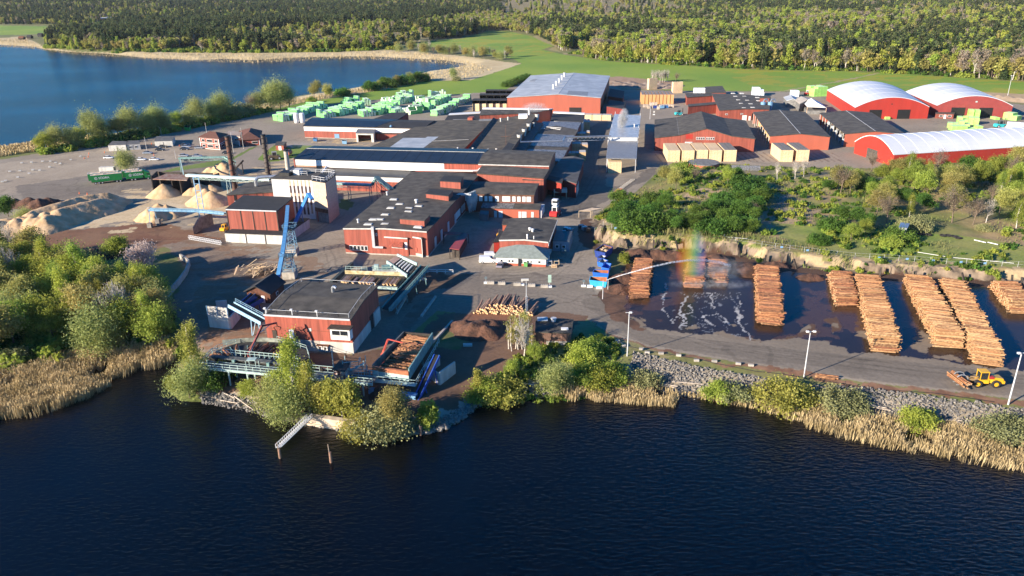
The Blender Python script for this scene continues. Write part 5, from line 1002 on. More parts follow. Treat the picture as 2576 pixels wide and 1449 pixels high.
# plateau above the rock face
for n_i, (x, y) in enumerate([(1548, 572), (1575, 560), (1600, 575), (1625, 562), (1560, 545), (1590, 535), (1620, 530), (1650, 545), (1660, 570), (1690, 558), (1700, 580), (1725, 565), (1745, 580), (1770, 568), (1790, 585), (1815, 570), (1840, 588), (1865, 575), (1890, 590), (1560, 520), (1640, 510), (1675, 525), (1790, 545), (1830, 540), (1865, 548), (1895, 560), (1820, 515), (1860, 518), (1900, 530), (1880, 500), (1910, 515), (1855, 485), (1895, 475), (1750, 552)]):
    T(['deep1', 'deep2', 'bushd'][n_i % 3], x, y, random.uniform(4.2, 6.4), 'dense dark green tree in the thicket above the rock face', group='thicket above the rock face')
for x, y, h_, k, l_ in ((1675, 465, 7, 'round2', 'airy olive tree where the plateau begins'), (1700, 475, 8, 'oak1', 'thin leafed tree behind the bare patch'), (1718, 445, 6, 'bushg', 'bright tree beside the round tank'), (1745, 462, 6.5, 'bare2', 'pale bare tree in front of the round tank'), (1830, 465, 7, 'round1', 'light green tree below the timber stacks'), (1850, 455, 5, 'deep2', 'deep green tree in front of the hoop tunnel'),
    (1955, 452, 7, 'bare1', 'bare birch left of three below the warehouses'), (2000, 450, 7.5, 'bare1', 'bare birch in the middle of three below the warehouses'), (2022, 444, 8, 'bare1', 'bare birch right of three below the warehouses'), (1790, 610, 6, 'bare2', 'bare tree before the thicket'), (1893, 545, 5.5, 'bare2', 'grey bare tree at the right end of the thicket'),
    (2105, 478, 8.5, 'round2', 'olive tree left of the long red hall gate'), (2138, 486, 8, 'oak1', 'spreading olive tree under the hall gate'), (2193, 430, 8.2, 'bare2', 'bare tree standing in front of the hall gate'), (2352, 440, 10.5, 'bare2', 'large bare tree against the white rounded roof'), (2230, 560, 9, 'bare2', 'grey bare tree beside the grass path'), (2205, 545, 8, 'round2', 'olive tree behind the grey bare one'), (2175, 590, 5, 'round1', 'yellow green tree over the fence'),
    (2300, 470, 9, 'round1', 'green tree left of the forest edge'), (2330, 500, 9.5, 'round3', 'bright tree in the middle of the grove'), (2395, 560, 12, 'bare2', 'tallest bare tree with pale trunk behind the tyres'), (2400, 530, 9, 'oak1', 'reddish brown tree around the pale trunk'), (2300, 575, 4.5, 'bushw', 'pale bush beside the little tin hut'), (2460, 470, 10, 'round1', 'bright green tree near the right edge'), (2510, 500, 10, 'birch1', 'tall birch near the right edge'), (2480, 560, 8, 'bare1', 'bare birch near the right edge'),
    (2550, 480, 10, 'round3', 'leafy tree at the right edge'), (2430, 440, 8, 'deep1', 'dark tree before the long red hall'), (2500, 445, 8.5, 'round1', 'light tree before the long red hall'), (2090, 575, 4, 'bushd', 'dark bush on the edge of the path'), (2120, 560, 5, 'deep2', 'dark green bush left of the path'), (2150, 565, 5.5, 'deep2', 'dark green bush in the middle of the path side row'), (2185, 575, 5, 'deep1', 'dark green bush right of the path side row'), (2260, 600, 4, 'bushd', 'dark bush right of the yellow green tree'),
    (2060, 610, 3, 'bushd', 'low dark bush above the rock face'), (2140, 605, 5.5, 'round1', 'bright bush leaning above the fence'), (2240, 620, 3.2, 'bushg', 'green bush above the fence'), (2590, 540, 10, 'oak1', 'olive tree just outside the right edge'), (2560, 430, 9, 'round2', 'olive tree at the right end of the long hall')):
    T(k, x, y, h_, l_, 'bush' if KINDS[k][0] == 'bush' else 'tree')
q = np.random.default_rng(11); GP = poly([(2050, 445), (2250, 440), (2576, 408), (2700, 420), (2720, 590), (2500, 580), (2420, 590), (2330, 560), (2200, 530), (2100, 500)], 4); n_ = 0; used = []
while n_ < 62:
    c_ = q.uniform(GP.min(0), GP.max(0))
    if inpoly(GP, c_[:1], c_[1:])[0] and all((c_[0]-a)**2+(c_[1]-b_)**2 > 17 for a, b_ in used):
        used.append(tuple(c_)); n_ += 1; key = ['round1', 'round2', 'oak1', 'bare2', 'deep2', 'round3', 'bushd', 'birch1', 'bushw', 'deep1'][int(q.integers(0, 10))]
        make_tree(key, 'tree in the mixed grove below the long red hall', 'tree', (c_[0], c_[1], ground_z(*c_)-.05), 'tree', 'mixed grove below the long red hall', q.uniform(0, 6), q.uniform(.55, .85))
# shore row of the far lake, field copse
for x, y, h_, k in ((118, 384, 8.5, 'round1'), (146, 378, 9.5, 'willow1'), (182, 372, 8.5, 'willow2'), (205, 366, 8, 'round1'), (236, 358, 13, 'willow1'), (262, 354, 9, 'willow2'), (300, 352, 9, 'round2'), (330, 346, 12.5, 'willow1'), (362, 340, 10, 'willow2'), (392, 334, 11.5, 'willow1'), (418, 330, 9, 'willow2'), (446, 322, 8, 'round1'), (470, 318, 8, 'willow2'),
                    (502, 310, 11.5, 'willow1'), (530, 304, 9.5, 'willow2'), (556, 300, 12.5, 'willow1'), (585, 296, 7, 'bushw'), (610, 290, 7, 'bushw'), (635, 284, 10.5, 'bare2'), (655, 282, 10, 'willow1'), (682, 278, 12.5, 'willow1'), (706, 276, 15, 'willow1'), (728, 272, 12, 'willow1')):
    T(k, x, y, h_*1.2, 'willow like tree in the row between road and far lake', 'tree', 'willow_tree', 'shore row of the far lake')
for x, y, h_, k, l_ in ((792, 250, 13, 'oak1', 'dark round tree, left of the pair on the lake shore'), (822, 250, 11, 'oak1', 'dark round tree, right of the pair on the lake shore'), (784, 258, 4, 'bushg', 'small bush under the left dark tree'), (863, 240, 6, 'bushd', 'small dark bush right of the pair on the lake shore'), (1140, 200, 9, 'willow1', 'round willow standing alone in the far reeds'), (1148, 203, 4, 'bushw', 'low bushes round the lone willow'), (1700, 207, 8, 'bare2', 'single brown tree in the far field')): T(k, x, y, h_, l_)
for k in range(11): T(['deep2', 'bushd', 'oak1'][k % 3], 926+k*13.5, 229-k*2.6+random.uniform(-2, 2), 7.5+random.uniform(-1, 1.5), 'dark green tree in the hedge between far lake and field', 'tree', 'tree', 'hedge between far lake and field')
for k in range(34):
    f = k/33; x = 985+f*300; yb = 130+f*24; T(['bare2', 'oak1', 'willow2', 'bare1'][k % 4], x+random.uniform(-4, 4), yb-random.uniform(0, 10), random.uniform(9, 15)*(1-.25*abs(f-.4)), 'brownish budding tree of the copse at the head of the lake', 'tree', 'tree', 'copse at the head of the far lake')
for k in range(7): T('bare1', 1642+k*6, 208+random.uniform(-2, 3), 10, 'bare sapling in the row behind the planing hall', 'sapling', 'sapling', 'bare saplings behind the planing hall')
for k in range(6): T('bushd', 1275+k*10, 218-k*4, 4.5, 'dark bush beside the planing hall', 'bush', 'bush', 'bushes beside the planing hall')
T('willow2', 318, 428, 9, 'spreading willow on the gravel in front of the parked cars')

# ---------------------------------------------------------------- the forest
def one_mesh_tree(name, kind, seed, h, r, nl, leaf, bark, lm):
    (tv, tf), (cv, cf) = tree_geo(kind, seed, h, r, nl, leaf)
    V = np.vstack([tv, cv]); F_ = np.vstack([tf, cf+len(tv)]); mi = np.r_[np.zeros(len(tf), int), np.ones(len(cf), int)]
    me_o = mesh_np(name, V, F_, [bark, lm], mi, smooth=False); me = me_o.data; bpy.data.objects.remove(me_o); return me
FK = {'decid': [('oak', 31, 15, 5.2, 980, .60, TRUNKB, LO), ('round', 32, 16, 4.8, 900, .58, TRUNKB, LO), ('birch', 33, 18, 3.2, 760, .5, BIRCHB, LG), ('round', 34, 14, 4.6, 900, .58, TRUNKB, LG), ('bare', 35, 16, 4.2, 420, .42, BIRCHB, LB), ('oak', 36, 13, 4.6, 900, .58, TRUNKB, LY)],
      'conif': [('spruce', 41, 20, 3.4, 620, .55, TRUNKB, LS), ('spruce', 42, 17, 3.0, 520, .55, TRUNKB, LS), ('pine', 43, 19, 3.4, 420, .6, TRUNKB, LP)],
      'shrub': [('bush', 51, 3., 2.4, 220, .42, TRUNKB, LG), ('bush', 52, 2.6, 2.2, 200, .42, TRUNKB, LD)]}
FM = {k: [one_mesh_tree({'decid': 'deciduous_tree', 'conif': 'conifer', 'shrub': 'bush'}[k], *a) for a in v] for k, v in FK.items()}
EDGE = [(-700, 62), (0, 66), (147, 69), (150, 84), (114, 115), (187, 124), (300, 128), (433, 129), (567, 131), (700, 131), (859, 128), (967, 124), (1005, 117), (1080, 101), (1163, 95), (1230, 78), (1277, 78), (1345, 89), (1405, 112), (1388, 123), (1430, 134),
        (1517, 151), (1625, 158), (1695, 161), (1857, 172), (2000, 176), (2140, 178), (2302, 186), (2576, 204), (3000, 231), (3700, 262)]
FP = np.vstack([poly(EDGE), [[7800, 2400], [9500, 9500], [-9500, 9500]]])
r_ = []; q = np.random.default_rng(77); rad = 560.
pl = []
while rad < 8600:
    st_ = rad/178; n = int(2*ang*rad/st_/.92); a_ = np.linspace(-ang, ang, n)+q.normal(size=n)*.35*st_/rad; rd = rad+q.normal(size=n)*.4*st_
    pl.append(np.stack([rd*np.sin(a_), rd*np.cos(a_)], 1)); rad += st_
PT = np.vstack(pl); ok = inpoly(FP, PT[:, 0], PT[:, 1]); PT = PT[ok]
ex = np.zeros(len(PT), bool)
for a_ in ([(186, 76), (283, 55), (296, 62), (262, 84), (200, 88)], [(-200, 64), (140, 66), (147, 82), (-200, 90)]): ex |= inpoly(poly(a_), PT[:, 0], PT[:, 1])
for hx, hy, hr in ((266, 50, 55), (300, 48, 50), (225, 90, 40), (150, 80, 50)): c_ = U(hx, hy); ex |= (np.hypot(PT[:, 0]-c_[0], PT[:, 1]-c_[1]) < hr)
sp = np.zeros(len(PT), bool)
for a_ in ([(540, 110), (560, 92), (740, 76), (1005, 82), (1120, 92), (1060, 104), (940, 112), (760, 108), (640, 116)], [(1240, 30), (1300, 14), (1640, 20), (1800, 32), (1760, 46), (1560, 62), (1400, 64), (1290, 54)], [(1340, 8), (1560, 2), (1640, 8), (1440, 18)], [(330, 28), (480, 22), (520, 30), (380, 38)]): sp |= inpoly(poly(a_), PT[:, 0], PT[:, 1])
cn = fbm(PT[:, 0]/70., PT[:, 1]/110., 91, 3)
ex |= sp & (q.uniform(size=len(PT)) > .10); ex |= (cn < .30)
PT = PT[~ex]; cn = fbm(PT[:, 0]/170., PT[:, 1]/260., 92, 3); rr_ = np.hypot(PT[:, 0], PT[:, 1])
pc = np.full(len(PT), .12); pc[inpoly(poly([(262, 132), (300, 122), (560, 118), (640, 88), (930, 74), (1010, 76), (1250, 40), (1250, 12), (200, 10), (230, 60)]), PT[:, 0], PT[:, 1])] = .72
pc[(PT[:, 0] < 0) & (rr_ > 1900)] = .42; pc[(PT[:, 0] > 0) & (rr_ > 1900)] = .25; pc[(PT[:, 0] > 520) & (rr_ > 1700)] = .55; pc = np.clip(pc+(cn-.5)*1.3, .02, .97)
isc = q.uniform(size=len(PT)) < pc; FZ = height(PT[:, 0], PT[:, 1])-.1
pxs = PT[:, 0]/PT[:, 1]*FPX*.93+CX; vis = (pxs > -20) & (pxs < 2600)
left = {}
for kd, m_, lim, lab, nm in (('decid', ~isc, 230, 'budding deciduous tree at the front of the forest beyond field and lake', 'deciduous_tree'), ('conif', isc, 110, 'dark conifer at the front of the forest beyond field and lake', 'conifer')):
    ii = np.where(m_ & vis)[0]; ii = ii[np.argsort(rr_[ii])][:lim]; rest = np.setdiff1d(np.where(m_)[0], ii); left[kd] = rest; coll = bpy.data.collections.new('kinds_'+kd); nk = len(FM[kd])
    for j, i in enumerate(ii):
        o = bpy.data.objects.new(nm, FM[kd][j % nk]); COL.objects.link(o); o.location = (PT[i, 0], PT[i, 1], FZ[i]); s_ = q.uniform(.75, 1.2)*(1.15 if PT[i, 0] > 60 else .8 if kd == 'decid' else .95); o.scale = (s_, s_, s_*q.uniform(.85, 1.1)); o.rotation_euler[2] = q.uniform(0, 6.28)
        tag(o, lab, 'tree', 'front trees of the forest, '+('conifers' if kd == 'conif' else 'deciduous'))
        if j < nk: coll.objects.link(o)
    left[kd+'_c'] = coll
def scatter(name, P3, sc, coll, nk, label, cat, seed=1):
    q_ = np.random.default_rng(seed); me = bpy.data.meshes.new(name); me.vertices.add(len(P3)); me.vertices.foreach_set('co', np.asarray(P3, 'f').ravel())
    for an, ty, dat in (('sc', 'FLOAT', sc), ('rz', 'FLOAT', q_.uniform(0, 6.28, len(P3))), ('pick', 'INT', q_.integers(0, nk, len(P3)))):
        at = me.attributes.new(an, ty, 'POINT'); at.data.foreach_set('value', np.asarray(dat, 'f' if ty == 'FLOAT' else 'i'))
    o = bpy.data.objects.new(name, me); COL.objects.link(o); tag(o, label, cat, kind='stuff')
    ng = bpy.data.node_groups.new(name, 'GeometryNodeTree'); ng.interface.new_socket('Geometry', in_out='INPUT', socket_type='NodeSocketGeometry'); ng.interface.new_socket('Geometry', in_out='OUTPUT', socket_type='NodeSocketGeometry')
    N = ng.nodes; L = ng.links; gi = N.new('NodeGroupInput'); go = N.new('NodeGroupOutput'); ip = N.new('GeometryNodeInstanceOnPoints'); ci = N.new('GeometryNodeCollectionInfo')
    ci.inputs['Collection'].default_value = coll; ci.inputs['Separate Children'].default_value = True; ci.inputs['Reset Children'].default_value = True; ip.inputs['Pick Instance'].default_value = True
    def na(nm, dt): a = N.new('GeometryNodeInputNamedAttribute'); a.data_type = dt; a.inputs[0].default_value = nm; return a.outputs[0]
    cx_ = N.new('ShaderNodeCombineXYZ'); L.new(na('rz', 'FLOAT'), cx_.inputs[2]); er = N.new('FunctionNodeEulerToRotation'); L.new(cx_.outputs[0], er.inputs[0])
    L.new(gi.outputs[0], ip.inputs['Points']); L.new(ci.outputs[0], ip.inputs['Instance']); L.new(na('pick', 'INT'), ip.inputs['Instance Index']); L.new(er.outputs[0], ip.inputs['Rotation']); L.new(na('sc', 'FLOAT'), ip.inputs['Scale']); L.new(ip.outputs[0], go.inputs[0])
    md = o.modifiers.new('scatter', 'NODES'); md.node_group = ng; return o
for kd, lab in (('decid', 'mixed deciduous forest covering the far land'), ('conif', 'dark conifer forest covering the far land')):
    ii = left[kd]; scatter('deciduous_forest' if kd == 'decid' else 'conifer_forest', np.column_stack([PT[ii], FZ[ii]]), q.uniform(.7, 1.25, len(ii))*np.clip(rr_[ii]/2600, 1, 2.)*np.where(kd == 'conif', 1.2, np.where(PT[ii, 0] > 60, 1.12, .85)), left[kd+'_c'], len(FM[kd]), lab, 'forest')
# undergrowth: forest edges, plateau, banks
sc_c = bpy.data.collections.new('kinds_shrub')
for j, me in enumerate(FM['shrub']):
    p = G(1925+j*18, 590); o = bpy.data.objects.new('bush', me); COL.objects.link(o); o.location = p; tag(o, ('small fresh green bush' if j == 0 else 'small dark bush')+' on the grass right of the thicket', 'bush'); sc_c.objects.link(o); o.scale = (.6,)*3
UP = []
def fill(P, n, s0, s1, dens=None, seed=0):
    q_ = np.random.default_rng(seed); lo, hi = P.min(0), P.max(0); c_ = q_.uniform(lo, hi, (n, 2)); c_ = c_[inpoly(P, c_[:, 0], c_[:, 1])]
    if dens: c_ = c_[fbm(c_[:, 0]/dens[0], c_[:, 1]/dens[0], seed, 3) > dens[1]]
    UP.append(np.column_stack([c_, height(c_[:, 0], c_[:, 1])-.1, q_.uniform(s0, s1, len(c_))]))
fill(poly([(1430, 136), (1517, 152), (1625, 160), (1857, 174), (2140, 180), (2302, 188), (2576, 206), (3000, 233), (3000, 160), (2576, 140), (2000, 120), (1500, 120)]), 9000, .5, 1.5, (40, .42), 3)
fill(poly([(110, 118), (300, 131), (567, 134), (859, 131), (1000, 124), (1000, 118), (859, 124), (300, 124), (110, 112)]), 2500, .6, 1.6, None, 4)
fill(hillp[hillp[:, 0] < 500], 9000, .12, .55, (9, .50), 5); fill(LWP, 1500, .4, 1.0, None, 6)
fill(poly([(1440, 850), (1500, 835), (1560, 870), (1560, 960), (1440, 980), (1330, 985), (1200, 990), (1300, 900)]), 900, .12, .4, (6, .42), 7)
fill(poly([(100, 392), (300, 362), (450, 330), (640, 292), (690, 276), (640, 280), (450, 316), (270, 350), (100, 380)]), 1600, .5, 1.2, None, 8)
UPn = np.vstack(UP); scatter('undergrowth', UPn[:, :3], UPn[:, 3], sc_c, 2, 'low green undergrowth and shoots on banks and plateau', 'undergrowth', 5)

# ---------------------------------------------------------------- reeds
def blades(P, n, h, seed, w_=.05, dens=None, lean=.25, edge=0.):
    q_ = np.random.default_rng(seed); c_ = q_.uniform(P.min(0), P.max(0), (n, 2)); c_ = c_[inpoly(P, c_[:, 0], c_[:, 1])]
    c_ = c_[dline(P, c_[:, 0], c_[:, 1], True) > q_.uniform(0, 1, len(c_))**1.5*edge]
    if dens: c_ = c_[fbm(c_[:, 0]/dens[0], c_[:, 1]/dens[0], seed, 3)-q_.uniform(0, .12, len(c_)) > dens[1]]
    z = np.maximum(height(c_[:, 0], c_[:, 1]), WZ-.3); m = len(c_); hh_ = h*q_.uniform(.6, 1.15, m)*(.75+.5*fbm(c_[:, 0]/4, c_[:, 1]/4, seed+1, 2)); t = q_.uniform(0, math.pi, m); d = np.stack([np.cos(t), np.sin(t)], 1)*w_*q_.uniform(.6, 1.6, (m, 1))
    ln = q_.normal(size=(m, 2))*lean+[.12, .05]
    b0 = np.column_stack([c_-d, z]); b1 = np.column_stack([c_+d, z]); t1 = np.column_stack([c_+ln*hh_[:, None]*.5+d*1.3, z+hh_]); t0 = np.column_stack([c_+ln*hh_[:, None]*.5-d*1.3, z+hh_])
    return np.stack([b0, b1, t1, t0], 1).reshape(-1, 3)
R1 = poly([(-600, 1180), (-200, 1110), (0, 1058), (90, 1052), (150, 1032), (230, 1002), (300, 962), (345, 938), (400, 930), (440, 915), (455, 880), (400, 868), (300, 885), (200, 905), (100, 935), (0, 950), (-200, 1000), (-600, 1080)], WZ)
R2 = poly([(1375, 1000), (1420, 1012), (1520, 1014), (1620, 1024), (1700, 1028), (1712, 1000), (1690, 988), (1640, 972), (1560, 958), (1490, 965), (1420, 985)], WZ)
R3 = poly([(1905, 1010), (1915, 1042), (2000, 1072), (2080, 1096), (2200, 1128), (2330, 1150), (2450, 1172), (2576, 1194), (3000, 1260), (3000, 1150), (2576, 1092), (2400, 1070), (2280, 1060), (2150, 1040), (2050, 1028), (1960, 1020)], WZ)
R4 = poly([(1700, 992), (1780, 996), (1850, 1006), (1910, 1015), (1905, 1030), (1850, 1022), (1760, 1005)], WZ)
rv = np.vstack([blades(R1, 200000, 2.2, 1, .028, (4, .27), edge=3.), blades(R2, 22000, 1.7, 2, .028, (3, .33), edge=3.), blades(R3, 80000, 1.7, 3, .028, (3, .32), edge=3.5), blades(R4, 1500, 1.2, 4)])
tag(mesh_np('reed_bed', rv, np.arange(len(rv)).reshape(-1, 4), REED, smooth=False), 'tall dry yellow reeds along the near lake shore', 'reeds', kind='stuff')
RF = poly([(0, 100), (60, 98), (110, 118), (187, 128), (300, 133), (433, 135), (567, 137), (700, 137), (859, 134), (967, 131), (1060, 136), (1160, 146), (1200, 160), (1240, 175), (1180, 198), (1067, 200), (1060, 186), (1130, 175), (1172, 163), (1033, 147), (859, 143), (633, 153), (433, 148), (177, 132), (87, 119), (0, 114)])
rf = np.vstack([blades(RF, 70000, 1.6, 7, .13), blades(poly([(590, 280), (700, 258), (767, 248), (920, 222), (1040, 196), (1060, 206), (900, 236), (767, 258), (640, 285)]), 12000, 1.6, 8, .12), blades(poly([(0, 372), (110, 354), (270, 338), (270, 352), (110, 378), (0, 395), (-200, 420), (-200, 400)]), 9000, 1.8, 9, .15)])
tag(mesh_np('far_reeds', rf, np.arange(len(rf)).reshape(-1, 4), REED, smooth=False), 'pale reed belt around the far lake', 'reeds', kind='stuff')
gh = hillp[hillp[:, 0] < 500]; gr = np.vstack([blades(gh, 60000, .7, 12, .06, (14, .46)), blades(poly([(1590, 590), (1900, 600), (2150, 650), (2150, 640), (1900, 590), (1600, 575)], 4), 5000, 1.6, 13, .05)])
tag(mesh_np('dry_grass', gr, np.arange(len(gr)).reshape(-1, 4), mat('dry_grass', (.30, .25, .11), .85, .3, .2, c2=(.14, .19, .04), trans=.2), smooth=False), 'dry yellow and fresh green grass tufts on the plateau', 'grass', kind='stuff')
# ================================================================ LOGS
def logmat(name, stops, rough=.8):
    m_ = bpy.data.materials.new(name); m_.use_nodes = True; N = m_.node_tree.nodes; L = m_.node_tree.links; p = N['Principled BSDF']; p.inputs['Roughness'].default_value = rough
    a = N.new('ShaderNodeAttribute'); a.attribute_name = 'rnd'; oi = N.new('ShaderNodeObjectInfo'); ad = N.new('ShaderNodeMath'); ad.operation = 'ADD'; fr = N.new('ShaderNodeMath'); fr.operation = 'FRACT'
    L.new(a.outputs['Fac'], ad.inputs[0]); L.new(oi.outputs['Random'], ad.inputs[1])
    tc = N.new('ShaderNodeTexCoord'); nz = N.new('ShaderNodeTexNoise'); nz.inputs['Scale'].default_value = 1.6; nz.inputs['Detail'].default_value = 5; L.new(tc.outputs['Object'], nz.inputs[0])
    a2 = N.new('ShaderNodeMath'); a2.operation = 'MULTIPLY_ADD'; a2.inputs[1].default_value = .7; L.new(nz.outputs[0], a2.inputs[0]); L.new(ad.outputs[0], a2.inputs[2]); L.new(a2.outputs[0], fr.inputs[0])
    cr = N.new('ShaderNodeValToRGB'); e = cr.color_ramp.elements; e[0].position = 0; e[0].color = (*stops[0], 1); e[1].position = 1; e[1].color = (*stops[-1], 1)
    for i, c in enumerate(stops[1:-1]): k = cr.color_ramp.elements.new((i+1)/(len(stops)-1)); k.color = (*c, 1)
    L.new(fr.outputs[0], cr.inputs[0]); L.new(cr.outputs[0], p.inputs['Base Color']); return m_
LBARK = logmat('log_bark', [(.38, .17, .07), (.18, .07, .03), (.48, .25, .11), (.10, .04, .02), (.42, .20, .085)])
LEND = logmat('log_end', [(.72, .48, .25), (.60, .34, .16), (.78, .56, .32), (.66, .42, .22)])
LFRESH = logmat('log_fresh', [(.46, .27, .12), (.26, .13, .055), (.54, .35, .17), (.11, .05, .025), (.42, .23, .10)])
LWET = logmat('log_wet', [(.36, .14, .065), (.14, .05, .028), (.48, .22, .10), (.07, .03, .018), (.40, .18, .08)])
def log_verts(logs, n=7):
    """logs: list of (p0, p1, r) -> vertices, faces, per-vertex random, material index"""
    t = np.linspace(0, 2*math.pi, n, endpoint=False); V, Fq, Rn = [], [], []; k = 0
    for i, (p0, p1, r) in enumerate(logs):
        d = p1-p0; d = d/np.linalg.norm(d); u = np.array([-d[1], d[0], 0.]); u /= np.linalg.norm(u)+1e-9; w_ = np.cross(d, u); ring = np.outer(np.cos(t), u)+np.outer(np.sin(t), w_)
        V.append(p0+ring*r); V.append(p1+ring*r*.85)
        for j in range(n): Fq.append((k+j, k+n+j, k+n+(j+1) % n, k+(j+1) % n))
        Fq.append(tuple(k+j for j in range(n))); Fq.append(tuple(k+n+j for j in range(n-1, -1, -1))); k += 2*n; Rn += [random.random()]*(2*n)
    mi = ([0]*n+[1, 1])*len(logs); return np.vstack(V), Fq, Rn, mi
def logs_obj(name, logs, mats_, parent=None, n=7):
    V, Fq, Rn, mi = log_verts(logs, n); b = MB(); b.v = [V]; b.f = Fq; b.m = mi; b.n = len(V); return b.build(name, mats_, parent, attr=Rn)
ALL = []       # (score, p0, p1, r, wetness)
PILES = [((1584, 749.6), (1630.5, 751.7), (1600, 642.4), (1642.6, 646.4), 2.6, 1), ((1721.5, 723.3), (1766, 725.4), (1733.7, 642.4), (1775, 642), 2.4, 1), ((1780, 711), (1828, 713), (1786.3, 646.4), (1828, 652), 2.4, 1), ((1907.7, 816.4), (1966.4, 820.5), (1899.6, 662.6), (1956.3, 662.6), 3.0, .9),
         ((2104, 769.9), (2152.6, 771), (2083.8, 678.8), (2140.5, 678.8), 2.6, .8), ((2195, 883.2), (2260, 889.3), (2152.6, 687), (2209.3, 685), 3.2, .4), ((2351, 871), (2421.8, 879.2), (2280, 689), (2332.8, 685), 3.2, .35), ((2448, 913.6), (2525, 925.7), (2367.2, 697), (2419.8, 697), 3.3, .3), ((2545, 788), (2600, 792), (2492.7, 703), (2557.5, 703), 2.9, .5)]
q = np.random.default_rng(21)
for fl, fr, bl, br, Hp, wet in PILES:
    a, b_ = U(*fl)[:2], U(*fr)[:2]; c_, d_ = U(*bl, Hp*.85)[:2], U(*br, Hp*.85)[:2]
    f0 = (a+b_)/2; g0 = (c_+d_)/2; L_ = np.linalg.norm(g0-f0); ax = (g0-f0)/L_; cr = (b_-a)/np.linalg.norm(b_-a); W_ = (np.linalg.norm(b_-a)+np.linalg.norm(d_-c_))/2*.97
    rm = .165; lay = int(Hp/(rm*1.72)); nn = int(L_/(rm*2.02))
    hn = [Hp*(.80+.28*fbm(np.array([k*.09]), np.array([L_]), 7, 3)[0]) for k in range(nn+1)]
    for l_ in range(lay):
        z = rm+l_*rm*1.72
        for k in range(nn):
            s_ = (k+.5*(l_ % 2))*rm*2.02; hm = min(hn[k], (s_+.25)*1.25, (L_-s_+.25)*1.25)
            if z > hm: continue
            deep = hm-z
            jl = q.normal()*.3; ln = W_*q.uniform(.90, 1.06) if q.uniform() > .08 else W_*q.uniform(.6, .8); sk = q.normal()*(.075 if deep < .5 else .02); off = cr*jl
            p = f0+ax*s_; r = rm*q.uniform(.72, 1.12); dz = q.normal()*.06+(q.normal()*.05 if deep < .4 else 0)
            p0 = np.array([*(p-cr*ln/2+off-ax*sk*ln/2), z+dz]); p1 = np.array([*(p+cr*ln/2+off+ax*sk*ln/2), z-dz]); ALL.append((np.hypot(p[0], p[1])+(0 if deep < rm*2 else 60), p0, p1, r, wet+q.normal()*.15, s_/L_))
ALL.sort(key=lambda t: t[0])
def log_single(name, p0, p1, r, mats_, lab, grp):
    c_ = (p0+p1)/2; V, Fq, Rn, mi = log_verts([(p0-c_, p1-c_, r)], 8); b = MB(); b.v = [V]; b.f = Fq; b.m = mi; b.n = len(V); o = b.build(name, mats_); o.location = c_; return tag(o, lab, 'log', grp)
for t in ALL[:45]: log_single('log', t[1], t[2], t[3], [LFRESH if t[4] < .62-.25*t[5] else LBARK, LEND], 'pale debarked pine log at the near end of the log stacks by the loader', 'logs at the near end of the stacks')
rest = ALL[45:]; V, Fq, Rn, mi = log_verts([(t[1], t[2], t[3]) for t in rest], 7); mi = []
for t in rest: k = (2 if t[4] > .78 else (0 if t[4]+.35*t[5]+q.normal()*.1 < .62 else 3)); mi += [k]*7+[1, 1]
b = MB(); b.v = [V]; b.f = Fq; b.m = mi; b.n = len(V); tag(b.build('stacked_logs', [LFRESH, LEND, LWET, LBARK], attr=Rn), 'long cross laid stacks of sawlogs in the wet log yard', 'logs', kind='stuff')
# loose pile at the bend: logs point away from the camera, cut ends towards it
F0, F1 = U(1190, 789), U(1345, 794); ex = (F1-F0)/np.linalg.norm(F1-F0); ey = np.array([-ex[1], ex[0], 0]); n_ = 0; q = np.random.default_rng(33); Lw = np.linalg.norm(F1-F0)
for l_ in range(11):
    for k in range(int(Lw/.56)):
        x = .2+k*.56+.28*(l_ % 2); f = x/Lw; top = 2.9*math.exp(-((f-.56)/.26)**2)+1.0*math.exp(-((f-.2)/.14)**2)+.5
        z = .25+l_*.46
        if z > top*q.uniform(.8, 1.1) or n_ >= 105: continue
        p = F0+ex*x+ey*(l_*.12+q.normal()*.25); g = ey+ex*q.normal()*.13+np.array([.22*ex[0], .22*ex[1], 0]); tl = q.uniform(4.2, 5.2); log_single('log', p+[0, 0, z], p+g*tl+[0, 0, z+q.uniform(.2, 1.1)], q.uniform(.20, .31), [mat('spruce_bark', (.24, .15, .11), .85, .3, 2), LEND], 'log of the loose heap by the mast with its cut end towards the lake', 'logs of the loose heap by the mast'); n_ += 1

